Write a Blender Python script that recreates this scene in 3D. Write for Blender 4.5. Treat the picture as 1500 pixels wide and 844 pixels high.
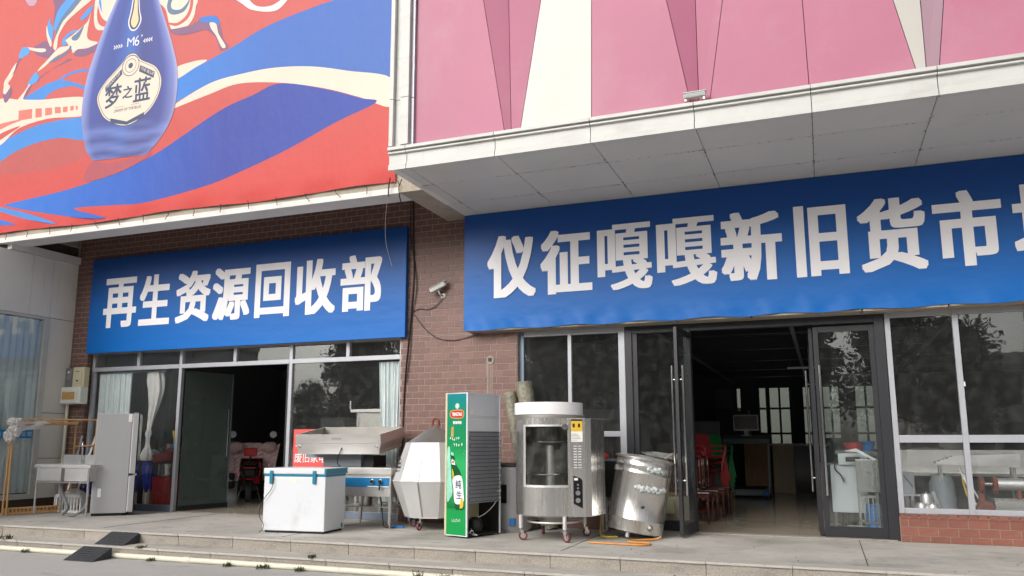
import bpy, bmesh, math, random
from mathutils import Vector, Matrix

random.seed(7)
R = math.radians
for _o in list(bpy.data.objects):
    bpy.data.objects.remove(_o)
scene = bpy.context.scene
COL = scene.collection

# ------------------------------------------------------------------ camera
# world: camera stands at the origin, X runs along the shop front, Y into the
# building, Z up; the raised platform in front of the shops is z = 0
cam = bpy.data.cameras.new('camera')
cam.sensor_fit = 'HORIZONTAL'
cam.sensor_width = 36.0
cam.lens = 28.446
cam.shift_x = 0.00997
cam.shift_y = 0.01872
cam.clip_start = 0.05
cam.clip_end = 600
cam_o = bpy.data.objects.new('camera', cam)
COL.objects.link(cam_o)
cam_o.location = (0, 0, 1.3)
_yaw, _pit = R(21.4666), R(9.4518)
_f = Vector((-math.sin(_yaw) * math.cos(_pit), math.cos(_yaw) * math.cos(_pit), math.sin(_pit)))
_r = Vector((math.cos(_yaw), math.sin(_yaw), 0))
_u = _r.cross(_f)
cam_o.rotation_euler = Matrix((_r, _u, -_f)).transposed().to_euler()
scene.camera = cam_o

# ------------------------------------------------------------------ sky, sun, exposure
SUN_EL, SUN_AZ = R(30), R(200)        # azimuth measured clockwise from +Y
world = bpy.data.worlds.new('World')
scene.world = world
world.use_nodes = True
wn, wl = world.node_tree.nodes, world.node_tree.links
wn.clear()
sky = wn.new('ShaderNodeTexSky')
sky.sky_type = 'NISHITA'
sky.sun_disc = False
sky.sun_elevation = SUN_EL
sky.sun_rotation = SUN_AZ
sky.air_density = 1.0
sky.dust_density = 6.0
sky.ozone_density = 1.0
hs = wn.new('ShaderNodeHueSaturation')
hs.inputs['Saturation'].default_value = 0.28     # overcast: nearly colourless
bg = wn.new('ShaderNodeBackground')
bg.inputs['Strength'].default_value = 0.15
wo = wn.new('ShaderNodeOutputWorld')
wl.new(sky.outputs[0], hs.inputs['Color'])
wl.new(hs.outputs[0], bg.inputs[0])
wl.new(bg.outputs[0], wo.inputs[0])

sun = bpy.data.lights.new('sun', 'SUN')
sun.energy = 1.15
sun.angle = R(45)
sun.color = (1.0, 0.99, 0.98)
sun_o = bpy.data.objects.new('sun', sun)
COL.objects.link(sun_o)
_d = Vector((math.sin(SUN_AZ) * math.cos(SUN_EL), math.cos(SUN_AZ) * math.cos(SUN_EL), math.sin(SUN_EL)))
sun_o.rotation_euler = _d.to_track_quat('Z', 'Y').to_euler()
sun_o.location = (0, -10, 30)

scene.view_settings.view_transform = 'Standard'
scene.view_settings.look = 'None'
scene.view_settings.gamma = 1.0
scene.view_settings.exposure = 0.05
scene.cycles.use_denoising = True
scene.cycles.max_bounces = 8
scene.cycles.diffuse_bounces = 4
scene.cycles.glossy_bounces = 4
scene.cycles.transmission_bounces = 6
scene.cycles.transparent_max_bounces = 16
scene.cycles.sample_clamp_indirect = 6.0

# ------------------------------------------------------------------ materials
def S(r, g, b):
    """sRGB 0-255 to linear"""
    def c(v):
        v /= 255.0
        return v / 12.92 if v <= 0.04045 else ((v + 0.055) / 1.055) ** 2.4
    return (c(r), c(g), c(b))

MATS = {}
def mat(name, col, rough=0.55, metal=0.0, var=0.10, vscale=2.0, bump=0.0, bscale=60.0,
        stretch=(1, 1, 1), dirt=None, spec=0.5, rnd=0.0, rvar=0.0, coords='Object', bstretch=None, coat=0.0, bdist=0.02):
    m = bpy.data.materials.new(name)
    m.use_nodes = True
    N, L = m.node_tree.nodes, m.node_tree.links
    p = N['Principled BSDF']
    p.inputs['Roughness'].default_value = rough
    p.inputs['Metallic'].default_value = metal
    p.inputs['Specular IOR Level'].default_value = spec
    if coat:
        p.inputs['Coat Weight'].default_value = coat
        p.inputs['Coat Roughness'].default_value = 0.08
    tc = N.new('ShaderNodeTexCoord')
    mp = N.new('ShaderNodeMapping')
    mp.inputs['Scale'].default_value = stretch
    L.new(tc.outputs[coords], mp.inputs[0])
    n1 = N.new('ShaderNodeTexNoise')
    n1.inputs['Scale'].default_value = vscale
    n1.inputs['Detail'].default_value = 6
    n1.inputs['Roughness'].default_value = 0.62
    L.new(mp.outputs[0], n1.inputs['Vector'])
    mr = N.new('ShaderNodeMapRange')
    mr.inputs[1].default_value = 0.3
    mr.inputs[2].default_value = 0.7
    mr.inputs[3].default_value = 1 - var
    mr.inputs[4].default_value = 1 + var
    L.new(n1.outputs['Fac'], mr.inputs[0])
    fac = mr.outputs[0]
    if rnd:
        oi = N.new('ShaderNodeObjectInfo')
        m2 = N.new('ShaderNodeMapRange')
        m2.inputs[3].default_value = 1 - rnd
        m2.inputs[4].default_value = 1 + rnd
        L.new(oi.outputs['Random'], m2.inputs[0])
        mu = N.new('ShaderNodeMath')
        mu.operation = 'MULTIPLY'
        L.new(fac, mu.inputs[0])
        L.new(m2.outputs[0], mu.inputs[1])
        fac = mu.outputs[0]
    vm = N.new('ShaderNodeVectorMath')
    vm.operation = 'SCALE'
    vm.inputs[0].default_value = col[:3]
    L.new(fac, vm.inputs['Scale'])
    out = vm.outputs[0]
    for d in (dirt if isinstance(dirt, list) else [dirt] if dirt else []):
        dcol, dscale, lo, hi, amt, dst = d
        dm = N.new('ShaderNodeMapping')
        dm.inputs['Scale'].default_value = dst
        L.new(tc.outputs[coords], dm.inputs[0])
        nd = N.new('ShaderNodeTexNoise')
        nd.inputs['Scale'].default_value = dscale
        nd.inputs['Detail'].default_value = 8
        nd.inputs['Roughness'].default_value = 0.65
        L.new(dm.outputs[0], nd.inputs['Vector'])
        md = N.new('ShaderNodeMapRange')
        md.inputs[1].default_value = lo
        md.inputs[2].default_value = hi
        md.inputs[3].default_value = 0
        md.inputs[4].default_value = amt
        L.new(nd.outputs['Fac'], md.inputs[0])
        mx = N.new('ShaderNodeMix')
        mx.data_type = 'RGBA'
        L.new(md.outputs[0], mx.inputs['Factor'])
        L.new(out, mx.inputs['A'])
        mx.inputs['B'].default_value = (*dcol, 1)
        out = mx.outputs['Result']
    L.new(out, p.inputs['Base Color'])
    if rvar:
        rr = N.new('ShaderNodeMapRange')
        rr.inputs[1].default_value = 0.3
        rr.inputs[2].default_value = 0.7
        rr.inputs[3].default_value = max(0.02, rough - rvar)
        rr.inputs[4].default_value = rough + rvar
        L.new(n1.outputs['Fac'], rr.inputs[0])
        L.new(rr.outputs[0], p.inputs['Roughness'])
    if bump:
        nb = N.new('ShaderNodeTexNoise')
        nb.inputs['Scale'].default_value = bscale
        nb.inputs['Detail'].default_value = 4
        bm_ = N.new('ShaderNodeMapping')
        bm_.inputs['Scale'].default_value = bstretch or stretch
        L.new(tc.outputs[coords], bm_.inputs[0])
        L.new(bm_.outputs[0], nb.inputs['Vector'])
        b = N.new('ShaderNodeBump')
        b.inputs['Strength'].default_value = bump
        b.inputs['Distance'].default_value = bdist
        L.new(nb.outputs['Fac'], b.inputs['Height'])
        L.new(b.outputs[0], p.inputs['Normal'])
    MATS[name] = m
    return m

def glass(name, tint, ior=1.5, rough=0.0, refl=(0.9, 0.95, 0.95), dust=0.0, film=0.0, fcol=(0.6, 0.6, 0.58)):
    m = bpy.data.materials.new(name)
    m.use_nodes = True
    N, L = m.node_tree.nodes, m.node_tree.links
    N.clear()
    o = N.new('ShaderNodeOutputMaterial')
    t = N.new('ShaderNodeBsdfTransparent')
    t.inputs[0].default_value = (*tint, 1)
    g = N.new('ShaderNodeBsdfGlossy')
    g.inputs['Color'].default_value = (*refl, 1)
    g.inputs['Roughness'].default_value = rough
    # rolled sheet: slightly wavy mirror image
    tw = N.new('ShaderNodeTexCoord')
    nw = N.new('ShaderNodeTexNoise')
    nw.inputs['Scale'].default_value = 2.2
    nw.inputs['Detail'].default_value = 1.5
    L.new(tw.outputs['Object'], nw.inputs['Vector'])
    bw = N.new('ShaderNodeBump')
    bw.inputs['Strength'].default_value = 0.15
    bw.inputs['Distance'].default_value = 0.012
    L.new(nw.outputs['Fac'], bw.inputs['Height'])
    L.new(bw.outputs[0], g.inputs['Normal'])
    # Schlick reflectance per surface, the same for both faces of the sheet
    f0 = ((ior - 1) / (ior + 1)) ** 2
    ge = N.new('ShaderNodeNewGeometry')
    dt = N.new('ShaderNodeVectorMath')
    dt.operation = 'DOT_PRODUCT'
    L.new(ge.outputs['Normal'], dt.inputs[0])
    L.new(ge.outputs['Incoming'], dt.inputs[1])
    prev = dt.outputs['Value']
    for op, val in (('ABSOLUTE', None), ('SUBTRACT', 1.0), ('POWER', 5.0), ('MULTIPLY_ADD', 1 - f0)):
        q = N.new('ShaderNodeMath')
        q.operation = op
        if op == 'SUBTRACT':
            q.inputs[0].default_value = 1.0
            L.new(prev, q.inputs[1])
        else:
            L.new(prev, q.inputs[0])
            if val is not None:
                q.inputs[1].default_value = val
        if op == 'MULTIPLY_ADD':
            q.inputs[2].default_value = f0
        prev = q.outputs[0]
    mx = N.new('ShaderNodeMixShader')
    L.new(prev, mx.inputs[0])
    L.new(t.outputs[0], mx.inputs[1])
    L.new(g.outputs[0], mx.inputs[2])
    last = mx
    if dust:
        d = N.new('ShaderNodeBsdfDiffuse')
        d.inputs[0].default_value = (*fcol, 1)
        tc = N.new('ShaderNodeTexCoord')
        n = N.new('ShaderNodeTexNoise')
        n.inputs['Scale'].default_value = 7.0
        n.inputs['Detail'].default_value = 6
        L.new(tc.outputs['Object'], n.inputs['Vector'])
        mr = N.new('ShaderNodeMapRange')
        mr.inputs[1].default_value = 0.45
        mr.inputs[2].default_value = 0.75
        mr.inputs[3].default_value = film
        mr.inputs[4].default_value = film + dust
        L.new(n.outputs['Fac'], mr.inputs[0])
        m2 = N.new('ShaderNodeMixShader')
        L.new(mr.outputs[0], m2.inputs[0])
        L.new(mx.outputs[0], m2.inputs[1])
        L.new(d.outputs[0], m2.inputs[2])
        last = m2
    L.new(last.outputs[0], o.inputs[0])
    MATS[name] = m
    return m

BK, GR, RU = (0.02, 0.018, 0.015), (0.16, 0.15, 0.13), (0.14, 0.06, 0.03)
mat('concrete', S(188, 183, 175), 0.85, var=0.16, vscale=0.9, bump=0.25, bscale=90,
    dirt=[(GR, 0.8, 0.48, 0.75, 0.7, (1, 1, 1)), (BK, 1.7, 0.58, 0.70, 0.55, (0.7, 2.0, 1)), (BK, 7.0, 0.62, 0.70, 0.65, (0.5, 2.0, 1)), ((0.3, 0.28, 0.25), 14, 0.56, 0.7, 0.5, (1, 1, 1))])
mat('street', S(182, 180, 176), 0.88, var=0.12, vscale=0.5, bump=0.3, bscale=120,
    dirt=[(GR, 0.5, 0.48, 0.78, 0.6, (1, 1, 1)), (BK, 2.0, 0.60, 0.72, 0.4, (.6, 2, 1)), (BK, 9.0, 0.66, 0.74, 0.55, (1, 1, 1))])
mat('granite', S(158, 151, 141), 0.75, var=0.35, vscale=55, rnd=0.10, bump=0.15, bscale=200,
    dirt=[(BK, 60, 0.60, 0.66, 0.6, (1, 1, 1)), (GR, 2.5, 0.5, 0.8, 0.6, (1, 1, 2))])
mat('brick_tile', S(120, 88, 80), 0.5, var=0.10, vscale=9, rnd=0.17, bump=0.2, bscale=50, dirt=[(BK, 1.1, 0.55, 0.85, 0.35, (1, 1, 1)), ((.35, .31, .28), 5, 0.62, 0.8, 0.35, (1, 1, .4))])
mat('brick_red', S(132, 82, 68), 0.55, var=0.10, vscale=9, rnd=0.16, bump=0.2, bscale=50, dirt=[(BK, 2.1, 0.55, 0.85, 0.3, (1, 1, 1)), ((.4, .36, .32), 6, 0.64, 0.8, 0.4, (1, 1, 1))])
mat('mortar', S(158, 144, 135), 0.9, var=0.12, vscale=8)
mat('white_panel', S(228, 225, 218), 0.5, var=0.05, vscale=1.2, rnd=0.03,
    dirt=(GR, 3.0, 0.58, 0.85, 0.25, (2.5, 2.5, 0.35)))
mat('soffit_panel', S(210, 208, 204), 0.42, var=0.04, vscale=0.8, rnd=0.03,
    dirt=[(GR, 1.3, 0.55, 0.9, 0.25, (1, 1, 1))])
mat('joint_dark', S(60, 54, 48), 0.9, var=0.4, vscale=12)
mat('trim_white', S(194, 194, 190), 0.45, var=0.05, vscale=2,
    dirt=[((0.25, 0.22, 0.17), 2.2, 0.52, 0.82, 0.45, (0.6, 1, 3)), ((0.20, 0.18, 0.15), 3.0, 0.58, 0.8, 0.22, (2.5, 2.5, .25))])
mat('conc_beam', S(168, 158, 142), 0.9, var=0.2, vscale=3, bump=0.4, bscale=60,
    dirt=((0.10, 0.09, 0.075), 3, 0.5, 0.75, 0.6, (1, 1, 1)))
mat('white_beam', S(214, 212, 208), 0.7, var=0.06, vscale=2, dirt=(BK, 5, 0.68, 0.76, 0.5, (0.4, 1, 1)))
PNK = [((0.48, 0.32, 0.36), 1.1, 0.5, 0.85, 0.35, (1, 1, 0.8)), ((0.30, 0.20, 0.21), 2.4, 0.56, 0.85, 0.30, (2.6, 2.6, 0.12))]
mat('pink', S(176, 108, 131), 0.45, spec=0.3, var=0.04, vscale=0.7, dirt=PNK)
mat('pink_shaded', S(166, 98, 122), 0.45, spec=0.3, var=0.05, vscale=0.7, dirt=PNK)  # darker copy of pink, shade of the tilted facets put into the colour
mat('fold_shade', S(120, 74, 96), 0.4, var=0.05)  # dark fold facet, its shading painted in as colour
mat('cream_panel', S(196, 192, 184), 0.4, var=0.04, vscale=0.8, dirt=((0.45, 0.41, 0.34), 0.9, 0.55, 0.85, 0.4, (1, 1, 1)))
mat('banner_blue', S(24, 96, 196), 0.42, var=0.03, vscale=1.5, bump=0.35, bscale=2.6, bstretch=(0.8, 1, 1.6), spec=0.3, bdist=0.025)
def colour_gradient(name, stops, z0, z1, axis=2):
    """colour gradient between object coordinates z0 and z1 along an axis"""
    N, L = MATS[name].node_tree.nodes, MATS[name].node_tree.links
    tc = N.new('ShaderNodeTexCoord')
    sp = N.new('ShaderNodeSeparateXYZ')
    L.new(tc.outputs['Object'], sp.inputs[0])
    mr = N.new('ShaderNodeMapRange')
    mr.inputs[1].default_value = z0
    mr.inputs[2].default_value = z1
    L.new(sp.outputs[axis], mr.inputs[0])
    cr = N.new('ShaderNodeValToRGB')
    L.new(mr.outputs[0], cr.inputs[0])
    el = cr.color_ramp.elements
    el[0].position, el[0].color = stops[0][0], (*stops[0][1], 1)
    el[1].position, el[1].color = stops[-1][0], (*stops[-1][1], 1)
    for p_, c_ in stops[1:-1]:
        e = el.new(p_)
        e.color = (*c_, 1)
    L.new(cr.outputs[0], N['Principled BSDF'].inputs['Base Color'])
colour_gradient('banner_blue', [(0, S(6, 104, 188)), (.45, S(18, 94, 172)), (.8, S(22, 76, 148)), (1, S(22, 72, 142))], 3.06, 5.02)  # banner blue gets darker from lower hem to top edge
mat('banner_white', S(240, 239, 242), 0.45, var=0.02)
mat('alu', S(176, 178, 184), 0.38, metal=0.25, var=0.06, vscale=3, dirt=(GR, 6, 0.6, 0.8, 0.3, (1, 1, 1)))
mat('alu_blue', S(118, 130, 146), 0.4, metal=0.25, var=0.06, vscale=3)
mat('door_black', S(50, 50, 54), 0.35, metal=0.2, var=0.08, vscale=3)
mat('steel', (0.66, 0.645, 0.62), 0.25, metal=0.9, var=0.05, vscale=3, stretch=(9, 9, 0.5), rvar=0.05,
    dirt=((0.36, 0.33, 0.28), 2.0, 0.58, 0.9, 0.30, (1, 1, .5)))
mat('steel_h', (0.66, 0.64, 0.61), 0.36, metal=0.9, var=0.04, vscale=2, stretch=(1, 6, 6), rvar=0.05,
    dirt=((0.34, 0.30, 0.25), 1.6, 0.56, 0.9, 0.30, (1, 1, 1)))
mat('steel_dull', (0.44, 0.42, 0.39), 0.45, metal=0.85, var=0.10, vscale=4, rvar=0.08,
    dirt=((0.16, 0.14, 0.11), 2.0, 0.55, 0.85, 0.4, (1, 1, 1)))
mat('alu_sheet', (0.80, 0.79, 0.78), 0.42, metal=0.75, var=0.05, vscale=3, rvar=0.08)
mat('white_metal', S(214, 214, 214), 0.38, metal=0.35, var=0.05, vscale=3, rvar=0.06, dirt=[(GR, 3, 0.6, 0.9, 0.3, (1, 1, .5))])
mat('chrome', (0.75, 0.75, 0.75), 0.12, metal=1.0, var=0.04)
mat('white_paint', S(218, 221, 225), 0.32, var=0.02, vscale=2, dirt=[(GR, 3, 0.56, 0.88, 0.38, (1, 1, .5)), (RU, 11, 0.68, 0.76, 0.5, (1, 1, .7))])
mat('white_rough', S(238, 236, 236), 0.6, var=0.04, vscale=3, dirt=[(RU, 9, 0.66, 0.74, 0.7, (1, 1, 0.4)), (BK, 16, 0.68, 0.74, 0.7, (1, 1, 0.5))])
mat('teal', S(28, 122, 150), 0.35, var=0.05)
mat('panel_blue', S(30, 118, 170), 0.3, var=0.04)
mat('fridge_grey', S(172, 172, 174), 0.36, metal=0.15, var=0.03, vscale=1.5, spec=0.5)
mat('fridge_black', S(26, 26, 28), 0.12, var=0.05)
mat('plastic_grey', S(128, 130, 133), 0.5, var=0.06)
mat('meter_grey', S(120, 118, 116), 0.5, var=0.08)
mat('meter_cream', S(206, 196, 164), 0.5, var=0.06)
mat('meter_white', S(222, 224, 214), 0.5, var=0.04)
mat('amber', S(196, 152, 88), 0.35, var=0.15, vscale=14)
mat('black', S(24, 24, 25), 0.5, var=0.12)
mat('rubber', S(66, 67, 70), 0.85, var=0.18, vscale=12, bump=0.3, bscale=120)
mat('bamboo', S(203, 158, 104), 0.55, var=0.2, vscale=8, stretch=(1, 1, 0.4))
mat('cloth_white', S(222, 218, 214), 0.9, var=0.10, vscale=7, bump=0.5, bscale=25)
mat('curtain', S(236, 243, 243), 0.85, var=0.06, vscale=3)
mat('curtain_blue', S(204, 214, 213), 0.85, var=0.07, vscale=3)
mat('tarp_blue', S(28, 48, 146), 0.5, var=0.2, vscale=6, bump=0.6, bscale=14)
mat('red_plastic', S(196, 48, 44), 0.35, var=0.08)
mat('red_sign', S(222, 84, 80), 0.5, var=0.05)
mat('red_scooter', S(178, 30, 40), 0.25, var=0.05, coat=0.5)
mat('white', S(238, 238, 238), 0.5, var=0.02)
mat('paper', S(226, 224, 216), 0.7, var=0.05, vscale=20)
mat('yellow', S(214, 178, 44), 0.5, var=0.05)
mat('dark_base', S(72, 54, 46), 0.7, var=0.3, vscale=3, dirt=(BK, 3, 0.5, 0.7, 0.6, (1, 1, 1)))
mat('wood_red', S(70, 34, 26), 0.28, var=0.2, vscale=5, stretch=(1, 1, 0.2), coat=0.3)
mat('wood', S(164, 122, 86), 0.5, var=0.2, vscale=4, stretch=(6, 6, 0.5))
mat('wood_pale', S(182, 164, 140), 0.5, var=0.15, vscale=4, stretch=(6, 6, 0.5))
mat('chair_red', S(150, 50, 54), 0.35, var=0.05)
mat('chair_green', S(30, 128, 66), 0.35, var=0.05)
mat('tile_floor', S(196, 184, 166), 0.10, var=0.05, vscale=2, rnd=0.03, rvar=0.03)
mat('wall_int', S(150, 150, 148), 0.8, var=0.06)
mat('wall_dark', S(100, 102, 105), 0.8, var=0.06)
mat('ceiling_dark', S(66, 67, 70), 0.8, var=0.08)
mat('quilt', S(222, 190, 190), 0.75, var=0.12, vscale=16, bump=0.4, bscale=14)
mat('orange_cord', S(206, 142, 74), 0.5, var=0.06)
mat('yellow_hose', S(212, 186, 60), 0.45, var=0.06)
mat('cable', S(44, 36, 34), 0.6, var=0.1)
mat('pvc', S(224, 219, 200), 0.45, var=0.06, vscale=2, dirt=(GR, 4, 0.55, 0.8, 0.5, (1, 1, 1)))
mat('foil', S(150, 146, 130), 0.5, metal=0.35, var=0.4, vscale=22, bump=1.0, bscale=50)
mat('crust', S(202, 208, 206), 0.8, var=0.35, vscale=30, bump=1.0, bscale=50)
mat('caster_red', S(112, 58, 60), 0.5, var=0.08)
mat('weed', (0.07, 0.10, 0.03), 0.7, var=0.3, vscale=9)
mat('leaf', (0.10, 0.125, 0.08), 0.6, var=0.45, vscale=0.7, coords='Object')
mat('bark', S(96, 84, 72), 0.9, var=0.2, vscale=6)
mat('bld_grey', S(176, 178, 182), 0.7, var=0.06, vscale=0.3)
mat('backdrop_render', S(92, 98, 90), 0.8, var=0.12, vscale=0.6)  # tone of the added backdrop wall, kept dark to dim the rear windows
mat('bld_pale', S(208, 204, 196), 0.7, var=0.05, vscale=0.3)
mat('bld_glass', S(66, 78, 90), 0.15, var=0.1)
mat('wire', S(34, 34, 36), 0.45, metal=0.3, var=0.1)
mat('coil_sheet', S(212, 214, 218), 0.42, metal=0.15, var=0.06, vscale=3)
mat('coil_dark', S(140, 142, 147), 0.42, metal=0.15, var=0.10, vscale=4)
mat('rust', S(128, 62, 44), 0.8, var=0.3, vscale=10)
mat('blue_plastic', S(44, 118, 186), 0.35, var=0.05)
mat('hammer_grey', S(128, 136, 142), 0.5, var=0.06)
mat('sign_blue', S(20, 128, 190), 0.4, var=0.03)
glass('glass_clear', (0.965, 0.975, 0.975), 1.75, rough=0.012, dust=0.02, film=0.014)
glass('glass_door', (0.93, 0.955, 0.95), 1.65, rough=0.012, dust=0.02, film=0.010)
glass('glass_green', (0.42, 0.52, 0.50), 1.6, dust=0.12, film=0.30, fcol=(0.22, 0.27, 0.25))
glass('glass_oven', (0.70, 0.72, 0.70), 1.5, dust=0.10)

# colours of the printed hoarding
PRINT = {'red': S(188, 80, 76), 'redshade': S(176, 88, 86), 'redshade2': S(166, 84, 92), 'redlight': S(204, 118, 108),
         'blue': S(72, 108, 182), 'deep': S(60, 76, 156), 'sky': S(70, 132, 202), 'cream': S(218, 202, 186),
         'mauve': S(128, 94, 124), 'greyblue': S(98, 118, 146), 'lilac': S(184, 150, 170), 'white': S(216, 213, 216),
         'ink': S(70, 80, 104), 'silver': S(206, 202, 200), 'amberlight': S(236, 196, 160)}
for k, c in PRINT.items():
    mat('print_' + k, c, 0.5, var=0.035, vscale=0.7, bump=0.5, bscale=1.5, bstretch=(1.7, 1, .8), spec=0.22, bdist=0.06)

colour_gradient('print_blue', [(0, S(84, 152, 216)), (.42, S(62, 128, 204)), (.7, S(70, 108, 182)), (1, S(74, 106, 176))], -14, -6, 0)
colour_gradient('print_deep', [(0, S(54, 112, 196)), (.35, S(52, 92, 178)), (.6, S(62, 74, 152)), (1, S(62, 80, 160))], -14, -6, 0)
colour_gradient('print_red', [(0, S(196, 74, 70)), (.35, S(188, 84, 80)), (.6, S(190, 94, 90)), (1, S(194, 92, 88))], 5.2, 9.6, 2)
# ------------------------------------------------------------------ mesh builder
class MB:
    def __init__(self):
        self.v, self.f, self.mi = [], [], []
        self.cur = 0
    def add(self, vs, fs):
        b = len(self.v)
        self.v += [tuple(p) for p in vs]
        self.f += [tuple(b + i for i in q) for q in fs]
        self.mi += [self.cur] * len(fs)
        return self
    def bb(self, x0, x1, y0, y1, z0, z1):
        vs = [(x, y, z) for z in (z0, z1) for y in (y0, y1) for x in (x0, x1)]
        return self.add(vs, [(0, 2, 3, 1), (4, 5, 7, 6), (0, 1, 5, 4), (2, 6, 7, 3), (0, 4, 6, 2), (1, 3, 7, 5)])
    def box(self, c, s, rot=None):
        m = rot or Matrix.Identity(3)
        c = Vector(c)
        vs = [c + m @ Vector((x * s[0] / 2, y * s[1] / 2, z * s[2] / 2)) for z in (-1, 1) for y in (-1, 1) for x in (-1, 1)]
        return self.add(vs, [(0, 2, 3, 1), (4, 5, 7, 6), (0, 1, 5, 4), (2, 6, 7, 3), (0, 4, 6, 2), (1, 3, 7, 5)])
    def bar(self, a, b, w, h=None, up=(0, 0, 1)):
        a, b = Vector(a), Vector(b)
        h = h or w
        d = (b - a).normalized()
        u = Vector(up)
        if abs(d.dot(u)) > 0.95:
            u = Vector((0, 1, 0))
        s = d.cross(u).normalized()
        t = s.cross(d)
        vs = []
        for p in (a, b):
            for i, j in ((-1, -1), (1, -1), (1, 1), (-1, 1)):
                vs.append(p + s * (i * w / 2) + t * (j * h / 2))
        return self.add(vs, [(3, 2, 1, 0), (4, 5, 6, 7), (0, 1, 5, 4), (1, 2, 6, 5), (2, 3, 7, 6), (3, 0, 4, 7)])
    def tube(self, pts, r, n=8, closed=False):
        pts = [Vector(p) for p in pts]
        rs = r if isinstance(r, (list, tuple)) else [r] * len(pts)
        vs, fs = [], []
        prev = None
        for i, p in enumerate(pts):
            if closed:
                d = pts[(i + 1) % len(pts)] - pts[i - 1]
            else:
                d = pts[min(i + 1, len(pts) - 1)] - pts[max(i - 1, 0)]
            d.normalize()
            if prev is None:
                u = Vector((0, 0, 1)) if abs(d.z) < 0.9 else Vector((1, 0, 0))
                s = d.cross(u).normalized()
            else:
                s = (prev - d * prev.dot(d)).normalized()
            prev = s
            t = d.cross(s)
            for k in range(n):
                a = 2 * math.pi * k / n
                vs.append(p + (s * math.cos(a) + t * math.sin(a)) * rs[i])
        m = len(pts)
        for i in range(m if closed else m - 1):
            j = (i + 1) % m
            for k in range(n):
                l = (k + 1) % n
                fs.append((i * n + k, i * n + l, j * n + l, j * n + k))
        if not closed:
            fs.append(tuple(reversed(range(n))))
            fs.append(tuple((m - 1) * n + k for k in range(n)))
        return self.add(vs, fs)
    def cyl(self, a, b, r, n=20, r2=None):
        return self.tube([a, b], [r, r if r2 is None else r2], n)
    def lathe(self, prof, c=(0, 0, 0), n=32, a0=0.0, a1=None, caps=True):
        full = a1 is None
        cols = n if full else n + 1
        vs, fs = [], []
        for r, z in prof:
            for k in range(cols):
                a = a0 + (2 * math.pi if full else (a1 - a0)) * k / n
                vs.append((c[0] + r * math.cos(a), c[1] + r * math.sin(a), c[2] + z))
        for i in range(len(prof) - 1):
            for k in range(n):
                l = (k + 1) % cols
                fs.append((i * cols + k, i * cols + l, (i + 1) * cols + l, (i + 1) * cols + k))
        if caps and full:
            if prof[0][0] > 1e-4:
                fs.append(tuple(reversed(range(cols))))
            if prof[-1][0] > 1e-4:
                fs.append(tuple((len(prof) - 1) * cols + k for k in range(cols)))
        return self.add(vs, fs)
    def prism(self, poly, d):
        """closed planar polygon (3-D points) extruded by vector d"""
        n = len(poly)
        d = Vector(d)
        vs = [Vector(p) for p in poly] + [Vector(p) + d for p in poly]
        fs = [tuple(range(n)), tuple(reversed(range(n, 2 * n)))]
        for i in range(n):
            j = (i + 1) % n
            fs.append((i, n + i, n + j, j))
        return self.add(vs, fs)
    def grid(self, fn, nu, nv):
        vs = [fn(i / nu, j / nv) for j in range(nv + 1) for i in range(nu + 1)]
        fs = [(j * (nu + 1) + i, j * (nu + 1) + i + 1, (j + 1) * (nu + 1) + i + 1, (j + 1) * (nu + 1) + i) for j in range(nv) for i in range(nu)]
        return self.add(vs, fs)
    def ball(self, c, r, n=10, jitter=0.0, sc=(1, 1, 1)):
        prof = []
        vs, fs = [], []
        rows, cols = n, n * 2
        for i in range(rows + 1):
            th = math.pi * i / rows
            for k in range(cols):
                a = 2 * math.pi * k / cols
                q = r * (1 + random.uniform(-jitter, jitter))
                vs.append((c[0] + sc[0] * q * math.sin(th) * math.cos(a), c[1] + sc[1] * q * math.sin(th) * math.sin(a), c[2] - sc[2] * q * math.cos(th)))
        for i in range(rows):
            for k in range(cols):
                l = (k + 1) % cols
                fs.append((i * cols + k, i * cols + l, (i + 1) * cols + l, (i + 1) * cols + k))
        return self.add(vs, fs)
    def crumple(self, c, r, n=18, amt=.25, freq=9.0, sc=(1, 1, 1)):
        """crumpled lump: a fine ball pushed in and out by ridged noise"""
        from mathutils import noise
        b = len(self.v)
        self.ball((0, 0, 0), 1.0, n)
        for i in range(b, len(self.v)):
            d = Vector(self.v[i])
            q = noise.noise(d * freq * .35 + Vector(c) * 3) * .6 + (abs(noise.noise(d * freq * .8 + Vector(c))) - .25) * .9
            k = r * (1 + amt * q * 1.6)
            self.v[i] = (c[0] + d.x * k * sc[0], c[1] + d.y * k * sc[1], c[2] + d.z * k * sc[2])
        return self
    def mesh(self, name, m, smooth=None):
        me = bpy.data.meshes.new(name)
        me.from_pydata(self.v, [], self.f)
        ms = m if isinstance(m, (list, tuple)) else [m]
        for q in ms:
            me.materials.append(MATS[q])
        if len(ms) > 1:
            me.polygons.foreach_set('material_index', self.mi)
        bm = bmesh.new()
        bm.from_mesh(me)
        bmesh.ops.recalc_face_normals(bm, faces=bm.faces)
        bm.to_mesh(me)
        bm.free()
        if smooth is not None:
            me.polygons.foreach_set('use_smooth', [True] * len(me.polygons))
            me.set_sharp_from_angle(angle=R(smooth))
        me.update()
        return me
    def build(self, name, m, parent=None, smooth=None, bevel=0, loc=None, rot=None):
        o = bpy.data.objects.new(name, self.mesh(name, m, smooth))
        COL.objects.link(o)
        if parent is not None:
            o.parent = parent
        if loc is not None:
            o.location = loc
        if rot is not None:
            o.rotation_euler = rot
        if bevel:
            b = o.modifiers.new('bevel', 'BEVEL')
            b.width = bevel
            b.segments = 2
            b.limit_method = 'ANGLE'
            b.angle_limit = R(40)
        return o

def tag(o, label, cat, group=None):
    o['label'] = label
    o['category'] = cat
    if group:
        o['group'] = group
    return o

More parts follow.
